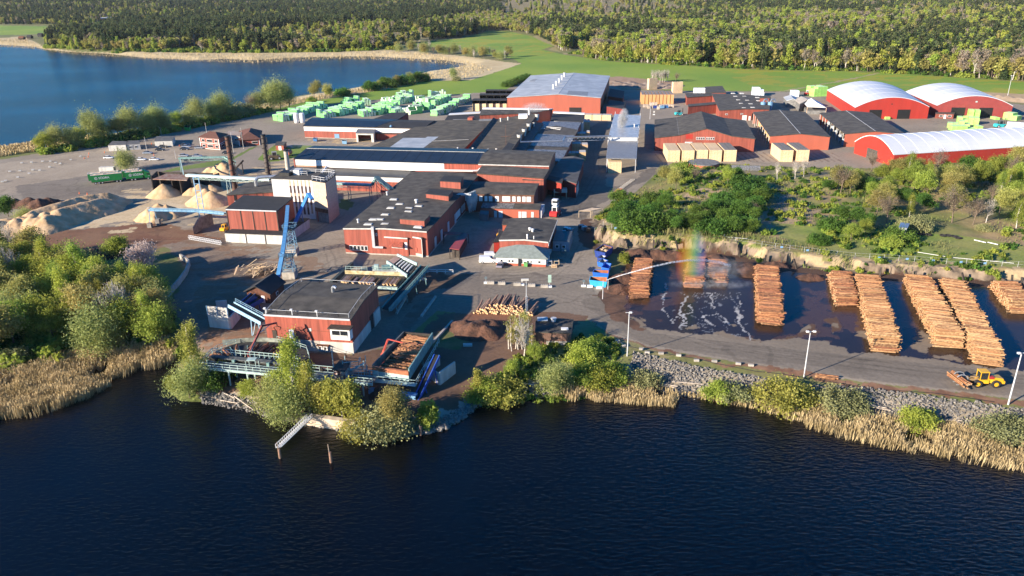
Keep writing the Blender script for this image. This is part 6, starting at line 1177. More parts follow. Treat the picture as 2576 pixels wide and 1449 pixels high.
# ================================================================ MACHINERY OF THE TIP
def conveyor(lbl, pts, w_, m_, cover=None, legs=(), h=.7, name='conveyor', truss=False, belt=BLACK, walk=False):
    pts = [np.array(p, float) for p in pts]; t_ = thing(name, lbl, 'conveyor', (pts[0][0], pts[0][1], 0)); b = MB(); bb = MB()
    for p, r in zip(pts[:-1], pts[1:]):
        d = r-p; L_ = np.linalg.norm(d); d /= L_; s_ = np.cross(d, [0, 0, 1.]); s_ /= np.linalg.norm(s_)+1e-9
        for k in (-1, 1): b.bar(p+s_*k*w_/2, r+s_*k*w_/2, .14, h)
        bb.bar(p+[0, 0, .05], r+[0, 0, .05], w_-.2, .1)
        if truss:
            n = max(1, int(L_/1.6))
            for i in range(n):
                a = p+(r-p)*i/n; c_ = p+(r-p)*(i+1)/n
                for k in (-1, 1): b.bar(a+s_*k*w_/2-[0, 0, h/2+(0 if i % 2 else .9)], c_+s_*k*w_/2-[0, 0, h/2+(.9 if i % 2 else 0)], .08, .08)
            for k in (-1, 1): b.bar(p+s_*k*w_/2-[0, 0, h/2+.9], r+s_*k*w_/2-[0, 0, h/2+.9], .1, .1)
        if walk: b.rail([p+s_*(w_/2+.6), r+s_*(w_/2+.6)], 1.0, 1.6, .07); b.bar(p+s_*(w_/2+.4)-[0, 0, .2], r+s_*(w_/2+.4)-[0, 0, .2], .8, .06)
    b.build('frame', m_, t_); bb.build('belt', belt, t_)
    if cover:
        b = MB()
        for p, r in zip(pts[:-1], pts[1:]): b.bar(p+[0, 0, h*.5], r+[0, 0, h*.5], w_+.25, .25)
        b.build('cover', cover, t_)
    for lx in legs:
        i, f = int(lx), lx-int(lx); p = pts[i]+(pts[min(i+1, len(pts)-1)]-pts[i])*f; s_ = pts[min(i+1, len(pts)-1)]-pts[i]; s_ = np.cross(s_/np.linalg.norm(s_), [0, 0, 1.]); s_ /= np.linalg.norm(s_)+1e-9; b = MB(); g = ground_z(p[0], p[1])
        for k in (-1, 1): b.bar(p+s_*k*w_/2, np.array([*(p+s_*k*(w_/2+.35))[:2], g]), .2, .2)
        n = max(1, int((p[2]-g)/2.2))
        for j in range(n):
            z0, z1 = g+(p[2]-g)*j/n, g+(p[2]-g)*(j+1)/n; b.bar(np.array([*(p-s_*w_/2)[:2], z0]), np.array([*(p+s_*w_/2)[:2], z1]), .1, .1)
        b.build('leg', m_, t_)
    return t_
# walkway gantry
A0, A1 = U(504, 924, 2.8), U(937, 966, 2.8); gx_ = (A1-A0)/np.linalg.norm(A1-A0); gy_ = np.array([-gx_[1], gx_[0], 0]); L_ = np.linalg.norm(A1-A0)
ga = thing('log_gantry', 'long pale teal steel gantry with railings running along the tip', 'gantry', tuple(A0-[0, 0, 3])); DECK = mat('deck_grating', (.09, .10, .10), .8, .3, 2)
MB().bar(A0+gy_*1.4, A1+gy_*1.4, 2.6, .16).build('walkway', DECK, ga); Lf = .52*L_
MB().bar(A0+gy_*3.9+[0, 0, .6], A0+gx_*Lf+gy_*3.9+[0, 0, .6], 1.2, .3).build('log_trough', DECK, ga)
b = MB(); b.bar(A0+[0, 0, -.15], A1+[0, 0, -.15], .25, .5); b.bar(A0+gy_*2.8+[0, 0, -.15], A1+gy_*2.8+[0, 0, -.15], .25, .5); b.build('girder', TEALL, ga)
b = MB(); b.rail([A0, A1], 1.2, 1.7, .10); b.rail([A0+gy_*4.8+[0, 0, .9], A0+gx_*Lf+gy_*4.8+[0, 0, .9]], 1.2, 1.1, .10); b.rail([A0+gx_*Lf+gy_*3.2, A1+gy_*3.2], 1.2, 1.7, .09); b.rail([A0, A0+gy_*4.8+[0, 0, .9]], 1.2, 1.6, .09); b.build('railing', TEALL, ga)
for k in range(9):
    p = A0+gx_*L_*(k+.5)/9; b = MB()
    for g in (.1, 2.7): a = p+gy_*g; b.bar(a, np.array([a[0], a[1], ground_z(a[0], a[1])-.2]), .28, .28)
    b.bar(p+gy_*.1-[0, 0, 1.2], p+gy_*2.7-[0, 0, .3], .12, .12); b.build('leg', TEALL, ga)
for k in range(8): p = A0+gx_*(2+k*4.0)+gy_*2.9; MB().box(p+[0, 0, .55], (.6, .4, .5 if k % 3 else .8), math.atan2(gx_[1], gx_[0])).build('drive_motor', TEAL if k % 2 else BLACK, ga)
p = A0+gx_*L_*.30+gy_*1.2; b = MB(); b.box(p+[0, 0, 2.4], (1.8, 1.4, .12)); b.build('shelter_roof', TEALL, ga); b = MB()
for dx in (-1, 1):
    for dy in (-.9, .9): b.bar(p+[dx, dy, 0], p+[dx, dy, 2.4], .1, .1)
b.build('shelter_post', TEALL, ga)
# fan deck with logs
FD = [U(a, c_, 2.2)[:2] for a, c_ in ((520, 902), (548, 880), (594, 864), (650, 857), (698, 857), (771, 880), (778, 900), (735, 916))]
fd = thing('fan_deck', 'dark fan shaped log deck behind the gantry with scattered logs', 'deck', (*np.mean(FD, 0), 0)); MB().prism(FD, .9, 2.2, bot=True).build('deck_plate', mat('deck_dark', (.035, .035, .032), .7, .4, .8), fd)
b = MB()
for P_ in FD[::1]: b.bar([*P_, 2.2], [*P_, ground_z(*P_)-.3], .25, .25)
b.build('deck_leg', TEAL, fd); b = MB(); b.rail([[*FD[i], 2.2] for i in (0, 1, 2)], 1.1, 1.6, .08); b.rail([[*FD[i], 2.2] for i in (4, 5, 6)], 1.1, 1.6, .08); b.build('railing', TEALL, fd)
b = MB()
for k in range(9): a = U(556+k*22, 868+abs(k-4)*1.5, 2.32); c_ = U(585+k*13, 905, 2.32); b.bar(a, c_, .16, .14)
b.build('chain_rail', TEAL, fd)
for i, (x0, y0, x1, y1) in enumerate([(527, 899, 566, 902), (530, 893, 560, 896), (536, 889, 557, 892), (559, 878, 578, 896), (563, 877, 585, 894), (596, 868, 593, 880), (630, 892, 650, 866), (608, 895, 635, 868), (616, 897, 642, 870), (640, 890, 668, 866), (648, 892, 676, 868), (664, 889, 690, 868), (672, 891, 699, 870), (688, 888, 708, 870), (694, 892, 715, 872), (700, 900, 735, 893), (690, 908, 730, 905), (695, 913, 738, 911), (708, 904, 738, 900), (655, 884, 675, 862), (625, 880, 640, 862)]):
    log_single('log', U(x0, y0, 2.55), U(x1, y1, 2.55), .22, [LWET if i % 3 else LBARK, LEND], 'single reddish log lying on the dark fan deck', 'logs on the fan deck')
b = MB()
for k in range(14): t0 = math.pi*(.15+.7*k/14); a = U(560+k*14, 862-6*math.sin(k/13*math.pi), 2.5); c_ = U(560+(k+1)*14, 862-6*math.sin((k+1)/13*math.pi), 2.5); b.bar(a, c_, .12, 1.3)
b.build('side_plate', mat('worn_teal', (.22, .24, .20), .8, .4, 1), fd)
# sorter box with logs
Q4 = [(937.5, 928), (1028.7, 941), (1088.5, 848.8), (1016, 843)]; sb_ = thing('log_feeder', 'tall open teal feeder box filled with sawlogs at the right of the tip', 'feeder', tuple(U(1000, 930))); W4 = [U(*a, 3.6) for a in Q4]
b = MB(); b.bar(W4[1], W4[2], .25, 2.4); b.build('side_wall', TEAL, sb_); b = MB(); b.bar(W4[0], W4[3], .25, 1.8); b.build('side_wall', mat('grey_steel_dark', (.12, .13, .12), .7, .3), sb_); b = MB(); b.bar(W4[3], W4[2], .25, 1.6); b.build('end_wall', DARK, sb_)
MB().prism([w_[:2] for w_ in W4], 2.2, 2.5, bot=True).build('floor', DARK, sb_)
b = MB(); b.bar(W4[0]+[0, 0, .2], W4[1]+[0, 0, .2], .5, .9); b.build('rusty_apron', mat('orange_rust', (.36, .13, .06), .8, .2, 1.5), sb_); b = MB(); b.bar(W4[0]-[0, 0, .9], W4[1]-[0, 0, .9], .4, 1.3); b.build('front_beam', TEALL, sb_)
f0_, f1_ = W4[0]-[0, .6, .9], W4[1]-[0, .6, .9]; b = MB(); b.rail([f0_+[-1, -1, -.9], f1_+[1.5, -1, -.9], W4[2]+[1.4, 0, -1.5]], 1.2, 1.5, .09); b.bar(f0_+[-1, -.6, -.95], f1_+[1.5, -.6, -.95], 1.3, .12); b.build('railing', TEALL, sb_)
for x, y in ((930, 941), (1022, 952), (1062, 900), (1030, 880), (990, 900)): p = U(x, y, 1.8); MB().bar(p+[0, 0, .8], [p[0], p[1], ground_z(p[0], p[1])-.3], .35, .35).build('leg', LBLUE if x < 1025 else TEAL, sb_)
q = np.random.default_rng(8); vx = (W4[1]-W4[0]); vy = (W4[3]-W4[0]); n_ = 0
for l_ in range(5):
    for k in range(26):
        f = .12+.86*k/26
        if .30 < f < .37 and l_ > 0: continue
        if l_*.3 > .3+1.3*f+q.normal()*.12: continue
        if l_ < 3 and l_*.3 < 1.3*f-.75: continue
        c_ = W4[0]+vy*f+vx*.5; d = vx/np.linalg.norm(vx); ln = np.linalg.norm(vx)*(1-.12*f)*q.uniform(.68, .8); z = 2.75+l_*.34; sk = q.normal()*.25; c_ = c_+d*q.normal()*.2
        log_single('log', np.array([c_[0]-d[0]*ln/2, c_[1]-d[1]*ln/2-sk, z]), np.array([c_[0]+d[0]*ln/2, c_[1]+d[1]*ln/2+sk, z+q.normal()*.06]), q.uniform(.18, .26), [LBARK if q.uniform() < .6 else LWET, LEND], 'reddish log in the teal feeder box', 'logs in the feeder box'); n_ += 1
# control cabins on the gantry, mast
cbn = Bld('gantry_cabin', 'rusty red and white cabin on the gantry next to the slim mast', [(839, 930), (866, 934), (880, 912), (856, 909)], 5.3, 2.9, wall=mat('rusty_cabin', (.30, .075, .055), .8, .5, 1.5, c2=(.5, .45, .42)), roof=DARK, th=.15, cat='cabin')
st_ = thing('stair_tower', 'pale teal stair frame between cabin and feeder box', 'stairs', tuple(U(890, 945, 2.8))); b = MB()
o_ = U(890, 945, 2.8)
for dz in (0, 1.6, 3.2): b.rail([o_+[-2, 0, dz*.6], o_+[2.4-dz*.4, .4, dz*.6], o_+[2.4-dz*.4, 2.4, dz*.6]], 1.1, 1.2, .09)
for k in range(8): b.bar(o_+[-1.8+k*.5, 1, .2+k*.28], o_+[-1.3+k*.5, 1, .2+k*.28], .9, .07)
for dx in (-2, 2.2):
    for dy in (0, 2.2): b.bar(o_+[dx, dy, -1], o_+[dx, dy, 3.4], .14, .14)
b.build('steel_frame', TEALL, st_)
def pole(lbl, base, top, arms=1, r=.11, m_=STEEL, name='lamp_pole', cat='lamp', grp=None, head=WHITE, z0=None):
    p = G(*base) if z0 is None else U(*base, z0); H_ = Hh(base, top, p[2]); t_ = thing(name, lbl, cat, tuple(p), grp)
    MB().tube(p, p+[0, 0, H_], r*1.3, r*.8, 8).build('pole', m_, t_)
    if arms:
        b = MB(); b.bar(p+[-.8, 0, H_], p+[.8, 0, H_], .1, .1); b.build('crossbar', m_, t_)
        for dx in (-.7, .7) if arms > 1 else (.25,): MB().box(p+[dx, -.25, H_+.12], (.55, .4, .3)).build('lamp_head', head, t_)
    return t_
pole('lamp mast at the road bend, the left one of the three by the lake', (1577.8, 896), (1582.7, 786), 1); pole('twin headed lamp mast in the middle of the lake bank', (2022, 950), (2039.5, 834), 2); pole('lamp mast beside the loader at the right edge', (2536, 1018), (2570.5, 888), 2, .13)
pole('slim white mast on the gantry in front of the sorting station', (846, 985), (835, 877), 0, .13, WHITE2, 'mast', 'mast')
p = G(1325, 850); t_ = thing('lattice_mast', 'lattice lamp mast rising through the loose log heap', 'mast', tuple(p)); b = MB(); Hm = 14.5
for k in range(24):
    z0, z1 = Hm*k/24*.72, Hm*(k+1)/24*.72
    for i in range(3):
        a0 = i*2.094; a1 = (i+1)*2.094; b.bar(p+[.28*math.cos(a0), .28*math.sin(a0), z0], p+[.28*math.cos(a0), .28*math.sin(a0), z1], .07, .07); b.bar(p+[.28*math.cos(a0), .28*math.sin(a0), z0], p+[.28*math.cos(a1), .28*math.sin(a1), z1], .05, .05)
b.tube(p+[0, 0, Hm*.72], p+[0, 0, Hm], .1, .06, 6); b.build('lattice', STEEL, t_); MB().box(p+[-.3, 0, Hm], (1.7, .5, .35)).build('lamp_head', WHITE2, t_)
for bs, tp, l_ in (((119.3, 386), (111.7, 354), 'white pole at the far left of the road'), ((369.3, 377), (362.7, 344), 'white lamp pole by the site cabins'), ((406, 340), (400, 320), 'thin pole behind the white site cabin'), ((588, 386), (581, 333), 'left flag pole before the brown roofed offices'), ((613, 375), (604, 322), 'right flag pole before the brown roofed offices'), ((520, 335), (515, 308), 'flag pole with a small pennant behind the offices'),
                ((443, 400), (440, 378), 'short lamp in the car park'), ((1817, 312), (1820, 280) if 0 else (1767, 285), 'x')):
    if l_ == 'x': continue
    pole(l_, bs, tp, 0, .10, WHITE2, 'white_pole', 'pole')
pole('tall lamp pole in the east lane before the gabled warehouse', (1768, 309) if 0 else (1666.5, 298) if 0 else (1796-1, 310) if 0 else (1635, 300), (1637, 262), 1, .1); pole('yellowish lamp pole in the far right field', (2535, 240), (2556, 191), 2, .13); pole('lamp pole before the orange fronted arched hall', (2190, 283), (2194, 252), 2, .09)
pole('thin pole at the barrier by the blue skips', (1516, 752), (1522, 706), 0, .08)
# cranes
def crane(lbl, base, z0, m_, pts, grap=True, r=.28):
    p0 = U(*base, z0); t_ = thing('log_crane', lbl, 'crane', (p0[0], p0[1], z0)); MB().tube(p0-[0, 0, .5], p0+[0, 0, 1.6], .45, .4, 10).build('pedestal', m_, t_); P_ = [p0+[0, 0, 1.4]]+[np.array(x_) for x_ in pts]; b = MB()
    for i, (a, c_) in enumerate(zip(P_[:-1], P_[1:])): b.bar(a, c_, r*(1.2-.25*i), r*(1.5-.3*i))
    b.build('boom', m_, t_); b = MB(); b.bar(p0+[.3, 0, 1.5], (P_[0]*.3+P_[1]*.7), .14, .14); b.bar((P_[0]*.3+P_[1]*.7), (P_[1]*.4+P_[2]*.6), .13, .13); b.build('hydraulic_ram', STEEL, t_)
    if grap:
        e = P_[-1]; b = MB(); b.bar(e, e-[0, 0, .8], .15, .15)
        for k in (-1, 1): b.bar(e-[0, 0, .8], e+[k*.8, 0, -1.1], .2, .12); b.bar(e+[k*.8, 0, -1.1], e+[k*.45, 0, -1.8], .2, .12)
        b.build('grapple', RUST, t_)
    return t_
pb = U(629, 903, 2.3); crane('dark red log crane with bent boom before the sorting station', (629, 903), 2.3, mat('crane_red', (.20, .03, .03), .6, .3), [U(659, 820, 8.6)*[1, 1, 0]+[0, 0, 8.6], U(696, 812, 8.4)]); crane('bright salmon log crane at the feeder box', (963.6, 906), 1.4, mat('crane_salmon', (.55, .09, .06), .6, .2), [U(966, 880, 4.0), U(976, 853, 6.4), U(1013, 862, 5.6)])
# blue belt and bins
conveyor('steep blue belt climbing over the concrete bin on the tip', [U(1046, 1008, -.6), U(1100, 894, 5.2)], 1.2, DBLUE if 0 else mat('royal_blue', (.02, .09, .42), .5, .1), legs=(.75, .3)); conveyor('light blue cross belt under the feeder box', [U(930, 983, .4), U(1048, 998, .2)], 1.2, LBLUE, LBLUE, legs=(.2, .8))
MB_b = thing('concrete_bin', 'white V shaped concrete bin beside the steep blue belt', 'bunker', tuple(U(1110, 960))); c0, c1, c2 = U(1070, 945, 0)*[1, 1, 0], U(1106, 966)*[1, 1, 0], U(1145, 938)*[1, 1, 0]
for a, c_, h_ in ((c0, c1, 2.6), (c1, c2, 2.8), (U(1070, 945), U(1106, 918), 2.6)): MB().bar([a[0], a[1], h_/2-.3], [c_[0], c_[1], h_/2-.3], .35, h_+.4).build('bin_wall', WHITE2, MB_b)
# left bunker and blue belts west of the sorting station
cb = thing('concrete_bunker', 'white concrete bunker with plank top left of the sorting station', 'bunker', tuple(U(560, 825)))
for (x0, y0, x1, y1, h_) in ((529, 822, 580, 828, 3.4), (581, 828, 604, 800, 3.0), (548, 790, 575, 788, 3.6)): a, c_ = U(x0, y0), U(x1, y1); MB().bar(a+[0, 0, h_/2], c_+[0, 0, h_/2], .4, h_).build('bunker_wall', WHITE2, cb)
a, c_ = U(529, 822), U(580, 828); MB().bar(a+[0, 0, 4.5], c_+[0, 0, 4.5], .25, 2.1).build('plank_screen', mat('grey_plank', (.42, .40, .37), .8, .2, 2), cb)
for f in (0, .5, 1): p = a+(c_-a)*f; MB().bar(p+[0, -.2, 3.2], p+[0, -.2, 5.7], .15, .15).build('screen_post', LBLUE, cb)
conveyor('wide light blue belt from the sorting station up to the concrete bunker', [U(663, 810, 3.6), U(581, 766, 6.2)], 1.8, mat('ice_blue', (.28, .48, .62), .5, .1), None, legs=(.3,), h=.9, walk=True)
conveyor('dark blue sorting belt between bunker and wooden shed', [U(588, 790, 1.6), U(655, 752, 2.0)], 2.0, DBLUE, legs=(.2, .8), h=1.0); conveyor('second dark blue belt behind the first, with light side', [U(604, 770, 1.6), U(642, 737, 2.)], 1.4, DBLUE if 0 else mat('mid_blue', (.04, .14, .34), .6, .2), legs=(.2, .8), h=1.0)
# towers and tall blue belt
def tower(lbl, base, h, w_, m_):
    p = U(*base); t_ = thing('lattice_tower', lbl, 'tower', tuple(p)); MB().prism([p[:2]+np.array(d)*w_*.62 for d in ((-1, -1), (1, -1), (1, 1), (-1, 1))], 0, 2.1).build('concrete_foot', CONC, t_); b = MB(); n = 4
    for k in range(n):
        z0, z1 = 2.1+(h-2.1)*k/n, 2.1+(h-2.1)*(k+1)/n; s0 = w_*.5*(1-.25*k/n); s1 = w_*.5*(1-.25*(k+1)/n); c0_ = [np.array([p[0]+a*s0, p[1]+e*s0, z0]) for a, e in ((-1, -1), (1, -1), (1, 1), (-1, 1))]; c1_ = [np.array([p[0]+a*s1, p[1]+e*s1, z1]) for a, e in ((-1, -1), (1, -1), (1, 1), (-1, 1))]
        for i in range(4): b.bar(c0_[i], c1_[i], .16, .16); b.bar(c0_[i], c1_[(i+1) % 4], .1, .1); b.bar(c1_[i], c1_[(i+1) % 4], .1, .1)
    b.rail([p+[-w_*.7, -w_*.7, h], p+[w_*.7, -w_*.7, h], p+[w_*.7, w_*.7, h], p+[-w_*.7, w_*.7, h], p+[-w_*.7, -w_*.7, h]], 1.1, 1.2, .09); b.build('lattice', m_, t_); MB().box(p+[0, 0, h], (w_*1.4, w_*1.4, .1)).build('platform', DECK, t_); return p+[0, 0, h]
BT = mat('blue_grey_steel', (.14, .27, .38), .6, .2)
p1 = tower('blue lattice tower on a concrete foot, the one nearer the red chip silo', (737, 640), 8.6, 2.6, BT); p2 = tower('blue lattice tower on a concrete foot, the one nearer the wooden shed', (730.5, 698), 6.6, 2.8, BT)
conveyor('tall bright blue enclosed belt stepping over both lattice towers', [U(724, 521, 9.2), p1+[-.9, 0, .5], p2+[-1.2, -.3, .5], U(699, 702, 2.6)], .85, BLUE, mat('sky_blue', (.09, .27, .50), .5, .12), h=1.0)
conveyor('blue belt leaning against the boiler house front', [U(742, 562, 3.6), U(776, 488, 11.5), U(786, 503, 10.8)], .9, BLUE, mat('sky_blue2', (.06, .24, .55), .45, .08), h=.7, legs=(.4,))
# chip belts over the sawdust yard
conveyor('long pale teal belt bridge from the sawdust bays to the boiler annex', [U(470, 441, 6.4), U(680, 452, 8.4)], 1.5, TEALL, mat('pale_cover', (.50, .62, .60), .6, .1), legs=(.5,), truss=True); SWB = conveyor('teal swivel belt high above the sawdust heap', [U(449, 398, 8.5), U(566, 395, 8.5), U(590, 408, 8.4)], 1.1, TEAL, legs=(.02, 1.5), truss=True)
b = MB(); b.bar(U(453, 400, 8.2), U(462, 440, 6), .45, .45); b.build('pillar', TEALL, SWB)
conveyor('dark inclined belt leaning on the sawdust heap by the left chimney', [U(592, 425, 2.5), U(612, 404, 6)], 1.0, DARK, legs=(.8,)); GAN = conveyor('light blue belt gantry low over the brown yard', [U(376, 527, 4.8), U(500, 530, 4.8), U(566, 537, 4.8)], 1.0, mat('gantry_blue', (.20, .38, .52), .6, .15), truss=False, walk=True)
for x, y, x1, y1 in ((378, 572, 375, 530), (399, 566, 388, 530), (500, 548, 498, 530), (517, 545, 511, 531)):
    a = U(x, y); b = MB(); b.bar(a, U(x1, y1, 4.6), .22, .22); b.build('leg', MAT['gantry_blue'], GAN)
    if x < 420: MB().prism([a[:2]+np.array(d)*.7 for d in ((-1, -1), (1, -1), (1, 1), (-1, 1))], -.1, 2.2 if x == 399 else 1.6).build('concrete_foot', CONCD, GAN)
b = MB(); f0, f1 = U(503, 545), U(516, 545); Ht = 14.5
for f in (f0, f1): b.bar(f, f+[0, 0, Ht], .25, .25)
for k in range(1, 7): b.bar(f0+[0, 0, Ht*k/6], f1+[0, 0, Ht*k/6], .16, .16)
tag(b.build('ladder_frame', mat('frame_blue', (.22, .40, .58), .6)), 'tall slim light blue ladder frame in the sawdust yard', 'frame')
b = MB(); a, c_, e = U(488, 590), U(505, 578), U(532, 566); b.prism([p_[:2] for p_ in (a, c_, e, e+[.6, .6, 0], c_+[.5, .7, 0], a+[.3, .6, 0])], 0, [2.5, 4.4, 4.2, 4.2, 4.4, 2.5]); tag(b.build('push_wall', CONCD), 'dark angular concrete push wall left of the chip silo', 'wall')
for k, (x0, y0, x1, y1) in enumerate(((473, 597, 555, 612), (475, 601, 557, 616), (478, 594, 556, 606))):
    b = MB(); q0, q1 = U(x0, y0, .5), U(x1, y1, .5)
    for i in range(14): a, c_ = q0+(q1-q0)*i/14, q0+(q1-q0)*(i+1)/14; b.bar(a, c_, .12, .12); b.bar(a+[0, .7, .5], c_+[0, .7, .5], .12, .12); b.bar(a, a+[0, .7, .5], .08, .08); b.bar(a, c_+[0, .7, .5], .08, .08)
    tag(b.build('steel_truss', STEEL if k < 2 else RUST), 'discarded steel truss lying on the ground before the chip silo', 'truss', 'discarded trusses before the chip silo')
# teal head between boiler tower and sawmill
conveyor('teal belt bridge crossing the court east of the boiler tower', [U(846, 462, 6.), U(935, 466, 6.4), U(946, 447, 9.5)], 1.4, TEAL, mat('teal_cover', (.26, .40, .42), .6, .1), legs=(.35, .95), truss=True); conveyor('dark teal chute sloping down to the sawmill roof', [U(946, 446, 9.8), U(986, 478, 7.9)], 1.6, mat('dark_teal', (.06, .11, .13), .6, .2), mat('dark_teal', (.06, .11, .13)), legs=(.15,), truss=True)
# upper log decks in front of the sawmill
def R3(x, y): return (817.8+x*.1543, 575+y*.1543)
ud = thing('log_deck', 'teal log sorting deck with rows of logs in front of the sawmill hall', 'deck', tuple(U(930, 700))); D0 = [U(*R3(*a), 2.6) for a in ((160, 910), (1180, 960), (1340, 780), (330, 740))]
MB().prism([d[:2] for d in D0], 2.0, 2.6, bot=True).build('deck_plate', mat('deck_dark', (.035, .035, .032)), ud)
b = MB(); b.bar(D0[0]-[0, .2, .3], D0[1]-[0, .2, .3], .3, .9); b.build('front_beam', TEALL, ud); b = MB(); b.bar(D0[3]+[0, 0, .6], D0[2]+[0, 0, .6], .3, 1.0); b.build('yellow_beam', mat('cream_rust', (.55, .42, .18), .7, .4, .8, c2=(.62, .55, .35)), ud)
b = MB(); b.rail([D0[3]+[0, 1, .8], D0[3]*.65+D0[2]*.35+[0, 1, .8]], 1.1, 1.3, .08); b.build('railing', TEALL, ud)
for k in range(14): a = D0[0]+(D0[1]-D0[0])*(k+.3)/14; MB().bar(a, [a[0], a[1], 0], .25, .25).build('leg', TEAL, ud) if k % 3 == 0 else None
q = np.random.default_rng(14); vx = D0[1]-D0[0]; vy = D0[3]-D0[0]
for f in (*np.arange(.08, .20, .022), .255, .28, *np.arange(.36, .58, .019), .64, *np.arange(.76, .97, .018)):
    p = D0[0]+vx*f+vy*q.uniform(.05, .2); log_single('log', p+[0, 0, .28], p+vy*q.uniform(.5, .66)+[0, 0, .28], q.uniform(.17, .26), [LFRESH if q.uniform() < .5 else mat('pink_grey_bark', (.33, .23, .20), .8, .2, 2), LEND], 'log lying in a row on the teal sorting deck', 'logs on the teal sorting deck')
b = MB(); q0, q1 = U(*R3(100, 900), 1.8), U(*R3(440, 590), 1.8); b.bar(q0, q1, .9, 1.5); tag(b.build('chain_trough', mat('black_teal', (.03, .045, .045), .7)), 'dark chain trough along the left edge of the sorting deck', 'trough')
q0, q1 = U(*R3(980, 1320), 1.8), U(*R3(1620, 620), 4.6); b = MB(); cv = conveyor('long dark teal log chain running up to the sawmill along the sorting deck', [q0, q1], 2.0, TEAL, legs=(.15, .4, .65, .9), h=1.1, walk=True)
for k in range(6): a = q0+(q1-q0)*(.10+k*.026)-[1.8, 0, 0]; log_single('log', a+[-2.2, -1, .5], a+[.3, 1.9, .5], .17, [mat('pink_grey_bark', (.33, .23, .2)), LEND], 'thin grey log at the lower end of the teal log chain', 'logs at the lower end of the log chain')
ul = thing('step_feeder', 'steep step feeder with short beams between sorting deck and sawmill', 'feeder', tuple(U(*R3(1250, 600), 0))); E_ = [U(*R3(*a), z) for a, z in (((1010, 560), 4.0), ((1340, 790), 3.4), ((1500, 600), 4.4), ((1180, 450), 5.2))]
b = MB(); b.add(E_+[e-[0, 0, .4] for e in E_], [(0, 1, 2, 3), (7, 6, 5, 4), (0, 4, 5, 1), (1, 5, 6, 2), (2, 6, 7, 3), (3, 7, 4, 0)]); b.build('feeder_plate', mat('deck_dark', (.035, .035, .032)), ul)
b = MB(); b.bar(E_[0]+[0, 0, .3], E_[1]+[0, 0, .3], .35, .9); b.bar(E_[3]+[0, 0, .3], E_[2]+[0, 0, .3], .35, .9); b.build('side_beam', TEALL, ul)
for k in range(5): a = E_[0]*(1-.35-k*.13)+E_[1]*(.35+k*.13); c_ = E_[3]*(1-.35-k*.13)+E_[2]*(.35+k*.13); MB().bar(a*.75+c_*.25+[0, 0, .25], a*.2+c_*.8+[0, 0, .25], .35, .3).build('step_beam', STEEL, ul)
for k in range(7): a = E_[0]*(.97-k*.035)+E_[1]*(.03+k*.035); c_ = E_[3]*(.97-k*.035)+E_[2]*(.03+k*.035); log_single('log', a*.9+c_*.1+[0, 0, .3], a*.15+c_*.85+[0, 0, .3], .2, [mat('pink_grey_bark', (.33, .23, .2)), LEND], 'log at the top of the step feeder below the sawmill', 'logs at the top of the step feeder')
for e in E_: MB().bar(e-[0, 0, .3], [e[0], e[1], 0], .25, .25).build('leg', TEAL, ul)
op = thing('operator_platform', 'small teal machine platform with railings between the log decks', 'platform', tuple(U(*R3(980, 680)))); o_ = U(*R3(980, 680), 3.4); b = MB(); b.box(o_, (7, 2.2, .2)); b.build('platform_plate', WHITE2, op); b = MB(); b.rail([o_+[-3.4, 1, .1], o_+[-3.4, -1, .1], o_+[3.4, -1, .1]], 1.1, 1.2, .08)
for dx in (-3, 3): b.bar(o_+[dx, 0, 0], [o_[0]+dx, o_[1], 0], .2, .2)
b.build('railing', TEALL, op); MB().box(o_+[-2.4, .2, .9], (1.2, 1, 1.4)).build('switch_box', TEALL, op); MB().box(o_+[.2, .3, .8], (2.2, 1, 1.1), .3).build('machine', TEAL, op)
for (x0, y0, x1, y1, l_) in ((1055, 686, 1098, 687, 'left'), (1101, 687, 1140, 688, 'right'), (1052, 708, 1073, 709, 'front')):
    a, c_ = U(x0, y0), U(x1, y1); b = MB(); b.rail([a, c_], 1.1, 2.2, .12); tag(b.build('road_barrier', WHITE), f'white tubular barrier by the sorting deck, {l_} one', 'barrier')
for (x0, y0, x1, y1, l_) in ((997, 789, 1023, 745, 'shorter snow edged'), (1060, 796, 1096, 746, 'longer')):
    tag(MB().bar(U(x0, y0, .2), U(x1, y1, .2), .5, .6).build('kerb_beam', CONC), f'{l_} grey concrete kerb beam on the lane east of the sorting station', 'kerb')
tag(MB().bar(U(1088, 862, .2), U(1138, 808, .2), .5, .6).build('kerb_beam', CONC), 'grey kerb beam beside the reddish bark heap', 'kerb')
b = MB(); pts = [(398, 770), (428, 742), (452, 715), (470, 690), (477, 668), (466, 658), (455, 652)]
for a, c_ in zip(pts[:-1], pts[1:]): b.bar(U(*a)+[0, 0, .8], U(*c_)+[0, 0, .8], .5, 1.8)
tag(b.build('retaining_wall', CONC), 'pale curved concrete wall between the left wood and the yard', 'wall')
# waste planks
q = np.random.default_rng(4); c_ = U(650, 690)
for k in range(70):
    a = q.uniform(-.3, 1.9); d = np.array([math.cos(a), math.sin(a), q.uniform(-.1, .35)]); p = c_+[q.normal()*2.6, q.normal()*1.8, q.uniform(.2, 2.4)]; tag(MB().bar(p-d*q.uniform(1, 2.2), p+d*q.uniform(1.4, 2.6), .24, .08).build('waste_plank', WOOD if q.uniform() < .6 else mat('old_plank', (.28, .20, .13), .8, .2, 2)), 'plank in the tangled heap of waste timber beside the blue tower', 'plank', 'planks of the tangled waste heap')
